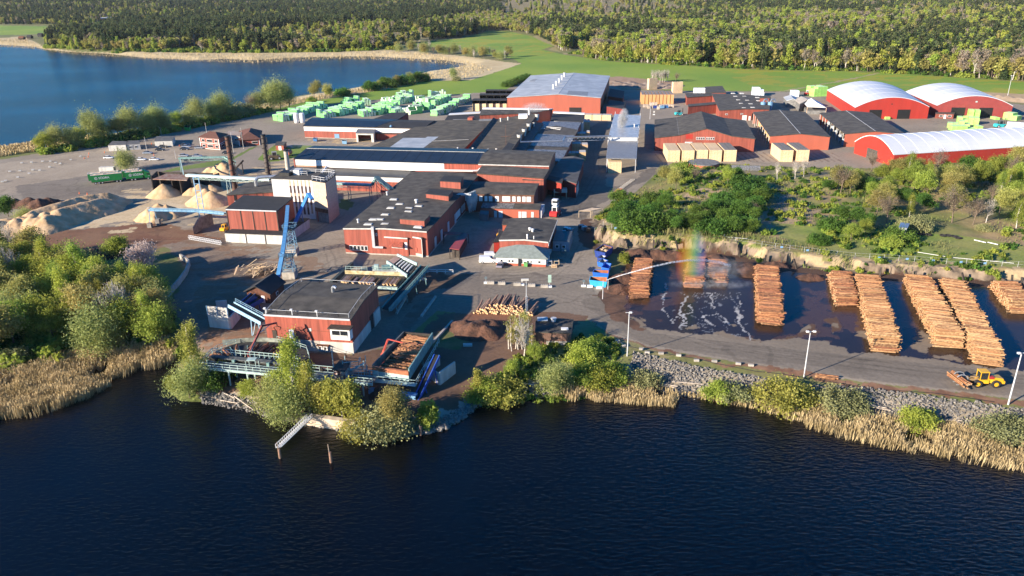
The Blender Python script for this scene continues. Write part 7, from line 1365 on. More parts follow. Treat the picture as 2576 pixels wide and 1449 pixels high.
# ================================================================ HEAPS, PACKS, VEHICLES AND SMALL THINGS
def heap(name, lbl, peaks, m_, k=.72, rough=.5, seed=1, cat='heap', step=.45, ridge=False):
    """peaks: (px, py, height) seen at their tops; a heap of loose material at its angle of repose"""
    P = [(*U(x, y, h)[:2], h) for x, y, h in peaks]
    if ridge: P = [tuple(np.array(a)*(1-f)+np.array(c_)*f) for a, c_ in zip(P[:-1], P[1:]) for f in (0, .25, .5, .75) if math.hypot(a[0]-c_[0], a[1]-c_[1]) < 25 or f == 0]+P[-1:]
    x0 = min(p[0]-p[2]/k-1 for p in P); x1 = max(p[0]+p[2]/k+1 for p in P); y0 = min(p[1]-p[2]/k-1 for p in P); y1 = max(p[1]+p[2]/k+1 for p in P)
    xs = np.arange(x0, x1, step); ys = np.arange(y0, y1, step); Xg, Yg = np.meshgrid(xs, ys, indexing='ij'); Hg = np.full(Xg.shape, -1.)
    wx = (fbm(Xg/3, Yg/3, seed)-.5)*rough*3; wy = (fbm(Xg/3, Yg/3, seed+9)-.5)*rough*3
    for x, y, h in P: Hg = np.maximum(Hg, h-k*np.sqrt((Xg+wx-x)**2+(Yg+wy-y)**2+.3)+.4)
    Hg += (fbm(Xg/1.6, Yg/1.6, seed+3)-.5)*rough*.9*(Hg > .3); g = height(Xg, Yg); Zg = g+Hg; nx, ny = Xg.shape; idx_ = np.arange(nx*ny).reshape(nx, ny)
    F_ = np.stack([idx_[:-1, :-1], idx_[1:, :-1], idx_[1:, 1:], idx_[:-1, 1:]], -1).reshape(-1, 4); kp = (Hg.ravel()[F_] > -.35).any(1); F_ = F_[kp]; V = np.stack([Xg, Yg, Zg], -1).reshape(-1, 3); u_, inv = np.unique(F_, return_inverse=True); V = V[u_]; c_ = V.mean(0)*[1, 1, 0]
    o = mesh_np(name, V-c_, inv.reshape(-1, 4), m_); o.location = c_; return tag(o, lbl, cat)
heap('sawdust_heap', 'rounded yellowish sawdust heap in the roofed bay', [(409, 462, 4.6), (404, 470, 3.6)], SAW, seed=1, rough=.2); heap('sawdust_heap', 'pointed pale sawdust heap left of the boiler annex', [(515, 474, 5.4), (530, 480, 5.0), (548, 487, 3.6)], SAW, seed=2, rough=.2)
heap('sawdust_heap', 'lumpy sawdust heap under the light blue belt gantry', [(374, 521, 4.2), (396, 513, 4.6), (420, 514, 4.2), (385, 524, 4.0), (408, 521, 3.6)], SAW, .8, .9, 3); heap('sawdust_heap', 'sawdust heap with a sharp cone behind the left chimney', [(562, 403, 6.2), (545, 412, 4.4), (525, 420, 3.4), (572, 420, 3.4), (558, 416, 4)], SAW, .8, .6, 4)
heap('sawdust_heap', 'brownish sawdust heap inside the open bays', [(500, 462, 3.6), (480, 472, 2.4), (530, 462, 3)], SAW, seed=8, rough=.3)
lp = [(268, 485, 4.6), (250, 487, 4.8), (232, 489, 5), (215, 492, 5.2), (198, 495, 5.2), (182, 499, 5.4), (165, 504, 5.4), (150, 509, 5.4), (132, 514, 5.4), (115, 519, 5.2), (98, 524, 5.0), (82, 530, 4.8), (70, 537, 4.6), (255, 498, 4.4), (225, 505, 4.8), (195, 512, 4.8), (165, 520, 4.8), (140, 528, 4.8), (20, 550, 4.0), (-10, 553, 3.8), (45, 547, 3.8), (108, 548, 4.2), (120, 540, 4.4), (-50, 560, 4.0), (-90, 560, 4)]
heap('chip_heap', 'huge long heap of golden sawdust and chips at the left edge', lp, SAW, .62, .45, 5, step=.5, ridge=True); heap('bark_heap', 'dark bark heap behind the golden chip heap', [(95, 500, 3), (70, 497, 3), (120, 497, 2.6), (40, 500, 2.6)], BARK, .6, .8, 6)
heap('bark_heap', 'blackish bark heap behind the blossoming tree', [(240, 625, 3), (215, 632, 3), (270, 622, 2.6), (190, 640, 2.4)], mat('black_bark', (.02, .013, .01), .95, .3, .5, bump=.8), .6, .9, 7); heap('bark_heap', 'reddish brown bark heap below the loose logs', [(1190, 812, 2.2), (1205, 806, 2.2), (1220, 818, 2.), (1165, 806, 1.6), (1240, 808, 1.4)], BARK, .5, .7, 9)
heap('bark_heap', 'round bark heap under the feeder box', [(966, 966, 2.2)], BARK, .8, .4, 10); 
for i, (x, y, h_, l_) in enumerate(((1612, 628, 2.2, 'behind the first log stack'), (1660, 629, 1.9, 'in the left corner of the rock face'), (1700, 634, 1.9, 'under the rainbow'), (1800, 640, 2.2, 'right of the rainbow'), (1884, 660, 2.6, 'between the log stacks and rock face'), (1560, 715, 1.6, 'beside the blue skips'), (1565, 690, 1.8, 'behind the spiky shrub'), (1950, 660, 1.6, 'behind the fourth log stack'), (2040, 690, 1.2, 'left of the short log stack'))):
    heap('bark_heap', 'brown bark heap '+l_, [(x, y, h_), (x+14, y+1, h_*.8), (x-13, y+1, h_*.8)], BARK, .55, .7, 20+i)
heap('earth_bank', 'pale lumpy rubble bank behind the planing hall', [(1545+k*13, 203+(k % 3)*3+k*.6, 1.8) for k in range(13)], mat('rubble', (.24, .17, .13), .9, .3, .3, c2=(.32, .25, .19), bump=.6), .3, 1.6, 40, 'bank', 1.2); heap('earth_bank', 'sand coloured bank behind the maroon arched hall', [(2440+k*25, 232+k*2.6, 2.2) for k in range(10)], mat('sand_bank', (.38, .28, .18), .9, .2, .2), .3, 1., 41, 'bank', 1.2)

# --- packs of timber
def packmesh(nm, d, ms, mi):
    b = MB(); b.box((0, 0, d[2]/2), d); b.m = mi; o = b.build(nm, ms); me = o.data; bpy.data.objects.remove(o); return me
GT = mat('wrap_top', (.78, .82, .72), .6, .1, 1., rnd=.06); GS = mat('shaded_wrap_side', (.15, .50, .15), .5, .15, 1.2, rnd=.15)
GPM = packmesh('green_pack', (1.35, 5.0, 1.15), [GS, GT, GRNW], [0, 1, 2, 0, 0, 0])       # light painted in: front end lit pale, sides shaded deep green; top whitish
PK = []; q = np.random.default_rng(3)
def A4p(x, y): return (702.8+x*.2232, 217.2+y*.2232)
for pts, wd in (([(10, 395), (100, 380), (300, 300), (420, 262), (520, 232)], 2), ([(480, 355), (640, 335), (760, 300), (870, 265), (930, 230)], 2), ([(720, 208), (820, 190), (900, 178)], 1), ([(945, 212), (1050, 205)], 2), ([(930, 340), (1080, 325), (1200, 280), (1310, 230)], 2), ([(1180, 178), (1320, 205), (1420, 180), (1530, 150)], 2),
                ([(1280, 318), (1420, 300), (1530, 318)], 2), ([(1530, 272), (1640, 265), (1720, 240)], 2), ([(1570, 178), (1720, 215), (1800, 195), (1910, 140)], 2), ([(1740, 332), (1840, 305), (1920, 270), (1975, 235)], 1), ([(1975, 222), (2060, 190), (2130, 155)], 1), ([(1320, 125), (1430, 118), (1520, 110)], 1), ([(1690, 120), (1800, 110), (1890, 108)], 1)):
    W_ = [U(*A4p(*a)) for a in pts]
    for a, c_ in zip(W_[:-1], W_[1:]):
        L_ = np.linalg.norm(c_-a); d = (c_-a)/L_; pr = np.array([-d[1], d[0], 0]); n = int(L_/1.75)
        for k in range(n):
            for j in range(wd):
                nl_ = 2+int(q.uniform() < .6)+int(q.uniform() < .4)
                for l_ in range(nl_): PK.append((a+d*(k+.5)*1.75+pr*(j*5.3+q.normal()*.2)+[0, 0, l_*1.17], math.atan2(pr[1], pr[0])-math.pi/2+q.normal()*.03))
PK.sort(key=lambda t: np.hypot(t[0][0], t[0][1])-t[0][2]*6)
for p, a in PK[:290]: o = bpy.data.objects.new('green_pack', GPM); COL.objects.link(o); o.location = p; o.rotation_euler[2] = a; tag(o, 'green wrapped timber pack in the nearer rows of the big west stack yard', 'timber pack', 'nearer green packs of the west stack yard')
b = MB()
for p, a in PK[290:]: b.box(p+[0, 0, .575], (1.35, 5., 1.15), a)
b.m = [0, 1, 2, 0, 0, 0]*(len(b.f)//6); tag(b.build('green_packs', [GS, GT, GRNW]), 'rear rows of green wrapped timber packs in the west stack yard', 'timber packs', kind='stuff')
def pack_grid(name, lbl, grp, a, c_, nd, nl, dims, me_, z0=0, gap=.12, miss=0, ncol=None, step=None):
    a = U(*a); c_ = U(*c_); L_ = np.linalg.norm(c_-a); d = (c_-a)/L_; pr = np.array([-d[1], d[0], 0]); n = ncol or max(1, int(round(L_/(dims[0]+gap)))); rz_ = math.atan2(d[1], d[0]); sx = L_/n
    for i in range(n):
        for j in range(nd):
            lv = nl-int(q.uniform() < miss)
            for l_ in range(lv):
                o = bpy.data.objects.new(name, me_); COL.objects.link(o); o.location = a+d*(i+.5)*sx+pr*(j+.5)*(dims[1]+gap*.5)+[0, 0, z0+l_*dims[2]*1.01]; o.rotation_euler[2] = rz_+q.normal()*.006; tag(o, lbl, 'timber pack', grp)
def wpm(nm, d, m_=WOOD, top=None): return packmesh(nm, d, [m_, top or m_, m_], [0, 1, 2, 0, 0, 0])
LT = mat('light_stack_top', (.62, .47, .28), .7, .1, 1, rnd=.06); WB = wpm('timber_stack', (5.5, 2.8, 1.75), WOOD, LT); WBg = wpm('timber_stack', (5.5, 2.8, 1.75), WOOD, WOODE)
for i, (x0, x1, nl, me_, yb) in enumerate(((1678, 1710, 3, WB, 407.5), (1713, 1747, 3, WB, 407.5), (1748, 1780, 3, WB, 406.5), (1782, 1816, 3, WB, 407), (1819, 1852, 3, WBg, 406.5), (1957, 1998, 3, WBg, 407), (2001, 2034, 3, WBg, 406.5))):
    pos = ['leftmost', 'second', 'third', 'fourth and tallest', 'fifth, grey topped'][i] if i < 5 else ('left of the grey topped pair' if i == 5 else 'right of the grey topped pair')
    pack_grid('timber_pack', f'pale timber pack in the big stack {pos}', f'packs of the {pos} big stack', (x0, yb), (x1, yb), 6, nl, (5.5, 2.8, 1.75), me_, ncol=1)
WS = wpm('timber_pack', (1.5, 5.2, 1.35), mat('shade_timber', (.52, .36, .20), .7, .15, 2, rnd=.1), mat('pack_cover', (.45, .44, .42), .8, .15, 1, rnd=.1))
def R1p(x, y): return (1182+x*.1543, 274.7+y*.1543)
for i, (x0, x1, y, nd, nl) in enumerate(((1810, 1960, 330, 2, 3), (1735, 1890, 435, 1, 1), (1730, 1885, 525, 1, 3), (1890, 1965, 500, 1, 3), (1660, 1815, 700, 1, 3), (1830, 1915, 715, 1, 3), (1600, 1780, 812, 1, 2), (1785, 1885, 845, 1, 3))):
    pack_grid('timber_pack', f'brown pack east of the kilns, {["northernmost cluster", "behind the second cluster", "second cluster from the north", "set apart beside the second cluster", "third cluster from the north", "sunlit beside the third cluster", "nearest the black shed", "sunlit nearest the black shed"][i]}', f'kiln side packs {i}', R1p(x0, y), R1p(x1, y), nd, nl, (1.5, 5.2, 1.35), WS)
WO = wpm('timber_pack', (5.4, 2.6, 1.55), WOOD, mat('pack_cover', (.45, .44, .42)))
def C2p(x, y): return (766.7+x/3, y/3)
pack_grid('timber_pack', 'pale timber pack in the row right of the planing hall gate', 'packs right of the planing hall gate', C2p(2095, 905), C2p(2312, 910), 2, 2, (5.4, 2.6, 1.55), WO, z0=0, ncol=3); pack_grid('timber_pack', 'small pale pack left of the planing hall gate', 'packs left of the planing hall gate', C2p(1880, 880), C2p(1960, 880), 1, 1, (5.4, 2.6, 1.55), WO, ncol=1)
pack_grid('timber_pack', 'yellow timber pack in the front row open shelter', 'packs in the front open shelter', (1190.5, 279.5), (1276, 279.5), 1, 3, (5.4, 2.6, 1.55), WO, ncol=5); pack_grid('timber_pack', 'pack in the middle row open shelter', 'packs in the middle open shelter', (1212, 249), (1274, 249), 1, 2, (5.4, 2.6, 1.55), WO, ncol=4)
pack_grid('timber_pack', 'tall pale pack in the open mouth of the metal canopy', 'packs in the mouth of the metal canopy', (1531, 435.5), (1562, 435.5), 2, 3, (5.6, 2.6, 1.6), wpm('timber_pack', (5.6, 2.6, 1.6)), ncol=1)
def F4(x, y): return (1597.2+x*.1316, 204.4+y*.1316)
WU = wpm('upright_pack', (1.45, 3.2, 3.6), mat('orange_timber', (.55, .30, .12), .7, .2, 2, rnd=.08), mat('slate_cover', (.17, .175, .18), .8, .15, 1, rnd=.1)); pack_grid('timber_pack', 'tall orange brown pack with slate grey cover, north east block', 'packs of the north east block', F4(120, 437), F4(742, 437), 5, 1, (1.8, 3.4, 3.6), wpm('upright_pack', (2.0, 3.2, 6.2), mat('orange_timber', (.55, .3, .12)), mat('slate_cover', (.17, .175, .18))), ncol=9)
for i, (x, y) in enumerate([(178, 495), (228, 495), (262, 520), (315, 515), (445, 535), (487, 500), (537, 495), (578, 492), (620, 490), (672, 495), (718, 500), (300, 455), (350, 455), (400, 455)]):
    p = U(*F4(x, y)); o = MB().box(p+[0, 0, .9], (1.5, 1.5, 1.8)).build('bundle', mat('grey_bundle', (.50, .42, .33), .7, .15, 1, rnd=.15)); tag(o, 'small square bundle in the double row before the orange brown pack block', 'bundle', 'small bundles before the pack block')
for x, y, m_, l_ in ((390, 515, DBLUE, 'dark blue box among the small bundles'), (520, 515, LBLUE, 'pale blue box among the small bundles'), (600, 510, BLUE, 'bright blue crate at the lamp pole')): p = U(*F4(x, y)); b = MB(); b.box(p+[0, 0, .8], (2.6, 1.6, 1.5)); b.box(p+[0, 0, 1.6], (2.3, 1.3, .12)); tag(b.build('plastic_crate', m_), l_, 'crate')
pack_grid('timber_pack', 'pale stacked pack at the edge of the field, north of the pack block', 'packs at the field edge', F4(740, 232), F4(890, 225), 1, 4, (3.4, 2.6, 2), wpm('timber_pack', (3.4, 2.6, 2.)), ncol=3); pack_grid('timber_pack', 'pale pack peeping over the slate covers', 'packs behind the slate covers', F4(280, 160), F4(410, 150), 1, 4, (3.4, 2.6, 2), wpm('timber_pack', (3.4, 2.6, 2.)), ncol=3)
WW = wpm('wrapped_pack', (2.4, 5, 1.4), WRAP, WHITE)
for i, (a, c_, nl, l_) in enumerate((((1745, 243), (1783, 243), 4, 'left of the joinery back wing'), ((1893, 241), (1920, 241), 4, 'right of the joinery back wing'), ((1903, 243), (1922, 243), 2, 'behind the dome lights'), ((2010-20, 244), (2018-8, 244), 3, 'on the field edge'))): pack_grid('wrapped_pack', 'white wrapped timber pack '+l_, 'white packs '+l_, a, c_, 1, nl, (2.4, 5, 1.4), WW, miss=.3)
GP2 = wpm('green_pack', (2.6, 5, 1.3), mat('lime_wrap', (.30, .60, .14), .5, .12, 1, rnd=.12), mat('lime_top', (.55, .80, .38), .6, .1))
def A3p(x, y): return (1980.6+x*.2312, 159.7+y*.2312)
for a, c_, nd, nl, l_ in (((290, 362), (430, 355), 2, 5, 'left of the first arched hall'), ((1735, 700), (1980, 715), 1, 3, 'in the near lime row of the east yard'), ((1840, 660), (2080, 672), 1, 3, 'in the far lime row of the east yard'), ((1790, 735), (2120, 738), 1, 2, 'half hidden behind the long rounded roof'), ((1960, 605), (2090, 610), 1, 4, 'against the maroon hall between its gates'), ((2340, 605), (2490, 625), 1, 3, 'at the right corner of the maroon hall')): pack_grid('green_pack', 'lime green wrapped pack '+l_, 'lime packs '+l_, A3p(*a), A3p(*c_), nd, nl, (2.6, 5, 1.3), GP2, miss=.5)
for x, y, l_ in ((1045, 590, 'in the left gate of the bright red hall'), (1925, 590, 'in the left gate of the maroon hall'), (2222, 595, 'in the right gate of the maroon hall')): p = U(*A3p(x, y)); o = bpy.data.objects.new('green_pack', GP2); COL.objects.link(o); o.location = p-[0, 3.2, 0]; tag(o, 'lime green pack '+l_, 'timber pack')
GB = wpm('grey_pack', (1.6, 4, 1.5), mat('blue_grey_pack', (.30, .36, .42), .7, .2, 1, rnd=.12), mat('grey_top', (.5, .53, .55), .7))
for k in range(6): pack_grid('grey_pack', 'blue grey pack in the open side next to the long rounded roof', 'grey packs in the right open sided warehouse', (2068+k*9.5, 308+k*11.5), (2078+k*9.5, 309+k*11.5), 1, 2, (1.6, 4, 1.5), GB, ncol=1)
for k in range(7): pack_grid('timber_pack', 'orange pack in the open side of the left warehouse', 'orange packs in the left open sided warehouse', (1901+k*5.3, 309+k*9.5), (1908+k*5.3, 309.5+k*9.5), 1, 3, (1.6, 4, 1.5), wpm('timber_pack', (1.6, 4, 1.5), mat('orange_timber', (.55, .3, .12))), ncol=1)

# --- vehicles
def wheels(par, pts, r, w_=.3, rim=STEEL, ax=(0, 1, 0), nm='wheel'):
    ax = np.array(ax, float)
    for p in pts:
        p = np.array(p, float); o = MB().tube(p-ax*w_/2, p+ax*w_/2, r, r, 14).build(nm, RUB, par); MB().tube(p-ax*(w_/2+.02), p+ax*(w_/2+.02), r*.55, r*.55, 10).build('rim', rim, o)
def loft(secs, close=True):
    """secs: list of (x, [(y, z)...]) with equal counts"""
    b = MB(); n = len(secs[0][1]); V = [[x, y, z] for x, s_ in secs for y, z in s_]; F_ = [(k*n+i, (k+1)*n+i, (k+1)*n+(i+1) % n, k*n+(i+1) % n) for k in range(len(secs)-1) for i in range(n)]
    F_ += [tuple(range(n-1, -1, -1)), tuple((len(secs)-1)*n+i for i in range(n))]; F_ = [f[::-1] for f in F_]; return b.add(V, F_)
def car(lbl, px, py, rz, paint, kind='car', sc=1., name='parked_car', grp=None):
    p = G(px, py); t_ = thing(name, lbl, {'van': 'van'}.get(kind, 'car'), tuple(p), grp, rz if rz else 1e-6); L_, W_, H_, ws = (5.2, 1.95, 1.95, .25) if kind == 'van' else (4.6, 1.82, 1.48, 0)
    def sec(x, z0, z1, hw, tp): return (x, [(-hw, z0), (-hw*1.0, z0+(z1-z0)*.6), (-hw*tp, z1), (hw*tp, z1), (hw, z0+(z1-z0)*.6), (hw, z0)])
    h = L_/2; bl = .92 if kind != 'van' else 1.15
    loft([sec(-h, .4, bl*.82, W_*.44, .9), sec(-h+.15, .3, bl, W_*.49, .93), sec(-.2, .28, bl+.04, W_*.5, .94), sec(h-1.1, .28, bl-.02, W_*.5, .93), sec(h-.2, .3, bl*.82, W_*.47, .9), sec(h, .42, bl*.68, W_*.40, .9)]).build('body', paint, t_)
    z = bl-.02
    if kind == 'van': loft([sec(-h+.06, z, H_, W_*.48, .9), sec(-h+.4, z, H_+.03, W_*.49, .92), sec(h-2.1, z, H_, W_*.49, .9), sec(h-1.15, z, z+.1, W_*.47, .9)]).build('cabin', paint, t_); MB().box((h-1.62, 0, 1.5), (.75, W_*.99-.12, .45)).build('side_window', GLASS, t_); loft([sec(h-2.0, z+.05, H_-.1, W_*.40, .9), sec(h-1.08, z+.02, z+.12, W_*.42, .9)]).build('windscreen', GLASS, t_)
    else:
        loft([sec(-h+.35, z, z+.12, W_*.43, .85), sec(-h+1.0, z, H_-.04, W_*.43, .78), sec(.1, z, H_-.02, W_*.43, .78), sec(h-1.45, z, z+.08, W_*.44, .82)]).build('cabin', GLASS, t_); loft([sec(-h+.95, H_-.08, H_, W_*.36, .9), sec(.15, H_-.08, H_+.01, W_*.36, .9)]).build('roof', paint, t_)
    wheels(t_, [(sx*h*.62, sy*W_*.45, .33) for sx in (-1, 1) for sy in (-1, 1)], .34, .24)
    for sy in (-1, 1): MB().box((h-.1, sy*W_*.3, .66), (.14, .3, .14)).build('headlight', WHITE, t_)
    t_.scale = (sc,)*3; return t_
for a_ in ((411, 371, .1, CARD, 'black car nearest the white site cabin'), (403, 379, .1, CARD, 'black car in front of the one by the site cabin'), (372, 387, .08, CARS, 'silver estate car left of the black cars'), (466, 366, .05, CARD, 'dark car at the back of the group left of the office'), (470, 371, .05, CARS, 'grey car in the middle of the group left of the office'), (465, 377, .05, CARD, 'black car at the front of the group left of the office'), (502, 374, .08, CARS, 'silver car closest to the office wall'),
           (389, 403.5, .05, CARW, 'white car out in the open car park'), (356, 403.5, .05, CARW, 'white car half hidden by the willow'), (463, 394, .05, CARS, 'pale blue car under the high teal belt'), (497, 395, .05, CARS, 'grey car right of the pale blue one'), (470, 403, .05, CARD, 'dark car below the high teal belt, left'), (498, 404, .05, CARD, 'dark car below the high teal belt, right'), (571, 387, .05, CARD, 'dark car by the left flag pole'), (274, 399, .05, CARW, 'white car left of the willow')): car(a_[4], a_[0], a_[1], a_[2], a_[3])
car('white van with dark side window parked left of the canteen', 1228, 660, 0, CARW, 'van', 1.02, 'white_van'); car('second white van behind the first one', 1238, 648, .1, CARW, 'van', .92, 'white_van'); car('grey violet car parked nose in at the canteen wall', 1259, 670, R(80), mat('car_violet', (.30, .28, .34), .3, .05, metal=.3), 'car', 1.0)
for i, (x, y, m_, l_) in enumerate(((1425, 581, CARW, 'white car behind the blue grey cabin'), (1433, 584, CARS, 'grey car behind the white one in the shade'))): car(l_, x, y, R(70), m_)
# chip lorries
def text_mesh(body, size, m_, par, loc, rot, name='lettering'):
    cu = bpy.data.curves.new(name, 'FONT'); cu.body = body; cu.size = size; cu.extrude = .01; cu.offset = .012*size; cu.align_y = 'CENTER'; o = bpy.data.objects.new(name, cu); COL.objects.link(o)
    dg = bpy.context.evaluated_depsgraph_get(); me = bpy.data.meshes.new_from_object(o.evaluated_get(dg)); bpy.data.objects.remove(o); me.materials.clear(); me.materials.append(m_); o = bpy.data.objects.new(name, me); COL.objects.link(o); o.parent = par; o.location = loc; o.rotation_euler = rot; return o
def lorry(lbl, p, rz):
    t_ = thing('chip_lorry', lbl, 'lorry', tuple(p), None, rz)
    for x0, x1 in ((0, 11.8), (13.2, 19.9)):
        bx = MB().box(((x0+x1)/2, 0, 2.45), (x1-x0, 2.5, 2.9)).build('cargo_box', VGRN, t_); MB().box(((x0+x1)/2, 0, 1.0), (x1-x0, 2.3, .12)).build('chassis', STEEL, bx)
        b = MB()
        for sy in (-1.24, 1.24): b.bar((x0, sy, 3.93), (x1, sy, 3.93), .14, .14)
        for xx in (x0+.05, x1-.05): b.bar((xx, -1.2, 3.93), (xx, 1.2, 3.93), .14, .14)
        b.build('top_rail', WHITE, bx)
        b = MB(); n = 24; V = [[x0+.2+(x1-x0-.4)*i/n, y, 3.75+.35*vnoise(np.array([i*.6+x0]), np.array([y*2.]), 5)[0]+(.15 if abs(y) < .9 else -.1)] for i in range(n+1) for y in (-1.1, -.4, .4, 1.1)]; b.add(V, [(i*4+j, i*4+4+j, i*4+5+j, i*4+1+j) for i in range(n) for j in range(3)]); b.build('chip_load', mat('chip_load', (.60, .42, .27), .9, .25, 2), bx)
        cx_ = x0+1.9; o = MB().lathe((0, 0, 0), [(.62, 0), (.62, .02)], 20).build('round_emblem', WHITE, bx); o.location = (cx_, -1.262, 2.5); o.rotation_euler = (R(90), 0, 0); o2 = MB().lathe((0, 0, 0), [(.48, .022), (.48, .03)], 20).build('emblem_field', VGRN, o)
        b = MB(); b.bar((0, -.42, .04), (0, .42, .04), .1, .02); b.bar((-.3, -.05, .04), (0, -.3, .04), .09, .02); b.bar((.3, -.05, .04), (0, -.3, .04), .09, .02); b.bar((-.28, .2, .04), (0, 0, .04), .09, .02); b.bar((.28, .2, .04), (0, 0, .04), .09, .02); b.build('emblem_tree', WHITE, o)
        text_mesh('SÖDRA', 1.25, WHITE, bx, (cx_+.95, -1.265, 2.5), (R(90), 0, 0))
    cab_ = loft([(20.5, [(-1.22, .9), (-1.22, 3.4), (1.22, 3.4), (1.22, .9)]), (21.0, [(-1.24, .8), (-1.2, 3.7), (1.2, 3.7), (1.24, .8)]), (22.5, [(-1.24, .6), (-1.2, 3.1), (1.2, 3.1), (1.24, .6)]), (22.8, [(-1.2, .6), (-1.1, 1.9), (1.1, 1.9), (1.2, .6)])]).build('cab', VGRN, t_)
    MB().box((21.9, 0, 2.35), (.9, 2.47, .6)).build('side_window', GLASS, cab_); b = MB(); b.box((22.35, 0, 1.6), (.6, 2.5, .1)); b.build('white_stripe', WHITE, cab_); MB().box((20.2, 0, 1.1), (3, .9, .3)).build('frame', BLACK, t_)
    wheels(t_, [(x, sy*1.1, .5) for x in (1.4, 2.7, 4.0, 9.6, 10.9, 15.4, 16.7, 21.8) for sy in (-1, 1)], .5, .32)
a = U(232, 465); c_ = U(379, 450.5); rz_ = math.atan2(c_[1]-a[1], c_[0]-a[0]); sc_ = np.linalg.norm(c_-a)/22.8; nrm = np.array([-math.sin(rz_), math.cos(rz_), 0])
lorry('green chip lorry with trailer and white lettering, the nearer of the two', a+nrm*1.2, rz_); lorry('green chip lorry with trailer, half hidden behind the nearer one', a+nrm*5.0-np.array([math.cos(rz_), math.sin(rz_), 0])*1.4, rz_)
# wheel loader with logs
p = U(2463, 968); ld = thing('wheel_loader', 'yellow wheel loader carrying a bundle of logs on the lake road', 'loader', tuple(p), None, R(-3)); ld.scale = (.93,)*3
loft([(1.2, [(-.9, 1.0), (-.9, 2.2), (.9, 2.2), (.9, 1.0)]), (2.2, [(-1.05, .95), (-1.0, 2.35), (1.0, 2.35), (1.05, .95)]), (4.2, [(-1.0, .9), (-.95, 2.0), (.95, 2.0), (1.0, .9)]), (4.5, [(-.9, .8), (-.85, 1.5), (.85, 1.5), (.9, .8)])]).build('engine_hood', YEL, ld); MB().box((1.7, -.2, 2.2), (1.0, 1.75, .5)).build('red_hood', mat('loader_red', (.42, .04, .03), .5), ld)
loft([(-.9, [(-.95, .9), (-.95, 1.7), (.95, 1.7), (.95, .9)]), (1.2, [(-1.15, .9), (-1.15, 1.7), (1.15, 1.7), (1.15, .9)])]).build('body', YEL, ld); MB().box((.3, 0, 2.5), (1.6, 1.55, 1.7)).build('cab_glass', GLASS, ld); b = MB(); b.box((.25, 0, 3.42), (1.9, 1.75, .16))
for dx in (-.55, 1.1):
    for dy in (-.78, .78): b.bar((dx, dy, 1.7), (dx, dy, 3.4), .12, .12)
b.build('cab_frame', YEL, ld); MB().box((4.3, 0, 1.15), (.6, 2.2, .6)).build('counterweight', YEL, ld); wheels(ld, [(x, sy*1.12, .85) for x in (-1.1, 2.7) for sy in (-1, 1)], .86, .65, YEL)
b = MB()
for sy in (-.55, .55): b.bar((-.7, sy, 1.7), (-2.6, sy, 1.5), .28, .4); b.bar((-2.6, sy, 1.5), (-3.4, sy, 1.0), .28, .35)
b.bar((-.6, 0, 2.0), (-2.8, 0, 2.0), .25, .25); b.build('lift_arm', mat('arm_brown', (.30, .20, .10), .7), ld); b = MB()
for sy in (-.7, .7):
    for a0, a1 in zip(np.linspace(.1, 2.6, 7)[:-1], np.linspace(.1, 2.6, 7)[1:]): b.bar((-4.3+1.25*math.cos(a0), sy, 1.55+1.25*math.sin(a0)), (-4.3+1.25*math.cos(a1), sy, 1.55+1.25*math.sin(a1)), .22, .14)
    b.bar((-3.3, sy, .5), (-5.2, sy, .35), .22, .14)
b.build('grapple', mat('grapple_grey', (.24, .25, .26), .5), ld); q = np.random.default_rng(2)
ca, sa = math.cos(R(-3)), math.sin(R(-3))
for k in range(20):
    rr0 = .95*math.sqrt(q.uniform()); a0 = q.uniform(0, 6.28); c_ = np.array([-4.3+rr0*math.cos(a0), q.normal()*.25-.1, 1.35+rr0*.9*math.sin(a0)]); w0 = np.array([c_[0]*ca-c_[1]*sa, c_[0]*sa+c_[1]*ca, c_[2]])+p; d = np.array([-.10, 1., 0]); ln = q.uniform(2.1, 2.6); log_single('log', w0-d*ln, w0+d*ln+[0, 0, q.normal()*.06], q.uniform(.13, .19), [LBARK, LEND], 'log in the grapple of the yellow loader', 'logs in the loader grapple')
# small yellow and other machines
def forklift(lbl, px, py, rz, paint, sc=1., cabm=CARW, mast=True, name='forklift'):
    t_ = thing(name, lbl, 'forklift', tuple(U(px, py)), None, rz); t_.scale = (sc,)*3
    loft([(-2.4, [(-1, .5), (-1, 1.4), (1, 1.4), (1, .5)]), (-1.9, [(-1.15, .4), (-1.1, 1.7), (1.1, 1.7), (1.15, .4)]), (1.6, [(-1.15, .4), (-1.1, 1.5), (1.1, 1.5), (1.15, .4)])]).build('body', paint, t_); MB().box((-.2, 0, 2.15), (1.5, 1.3, 1.1)).build('cab_glass', GLASS, t_); b = MB(); b.box((-.2, 0, 2.8), (1.7, 1.5, .2))
    for dx in (-.95, .55):
        for dy in (-.65, .65): b.bar((dx, dy, 1.5), (dx, dy, 2.8), .16, .16)
    b.build('cab_frame', cabm, t_); wheels(t_, [(x, sy*1.05, .6) for x in (-1.5, 1.4) for sy in (-1, 1)], .6, .45)
    if mast:
        b = MB()
        for sy in (-.5, .5): b.bar((2.0, sy, .2), (2.0, sy, 3.8), .2, .14); b.bar((2.0, sy, .25), (3.3, sy, .25), .16, .08)
        b.bar((2.0, -.5, 3.6), (2.0, .5, 3.6), .14, .14); b.build('mast', mat('mast_dark', (.06, .06, .06), .6), t_)
    return t_
t_ = forklift('big red lift truck with raised white cab at the workshop', 1397, 543, R(70), mat('lift_red', (.55, .03, .03), .4), 1.25); b = MB(); b.box((-.3, 0, 4.2), (1.5, 1.5, 1.5)); b.build('upper_cab', CARW, t_); MB().box((-.3, -.1, 4.3), (1.52, 1.4, .6)).build('upper_window', GLASS, t_); b = MB(); b.bar((-.3, 0, 2.8), (-.3, 0, 3.5), .9, .9); b.build('riser', CARW, t_)
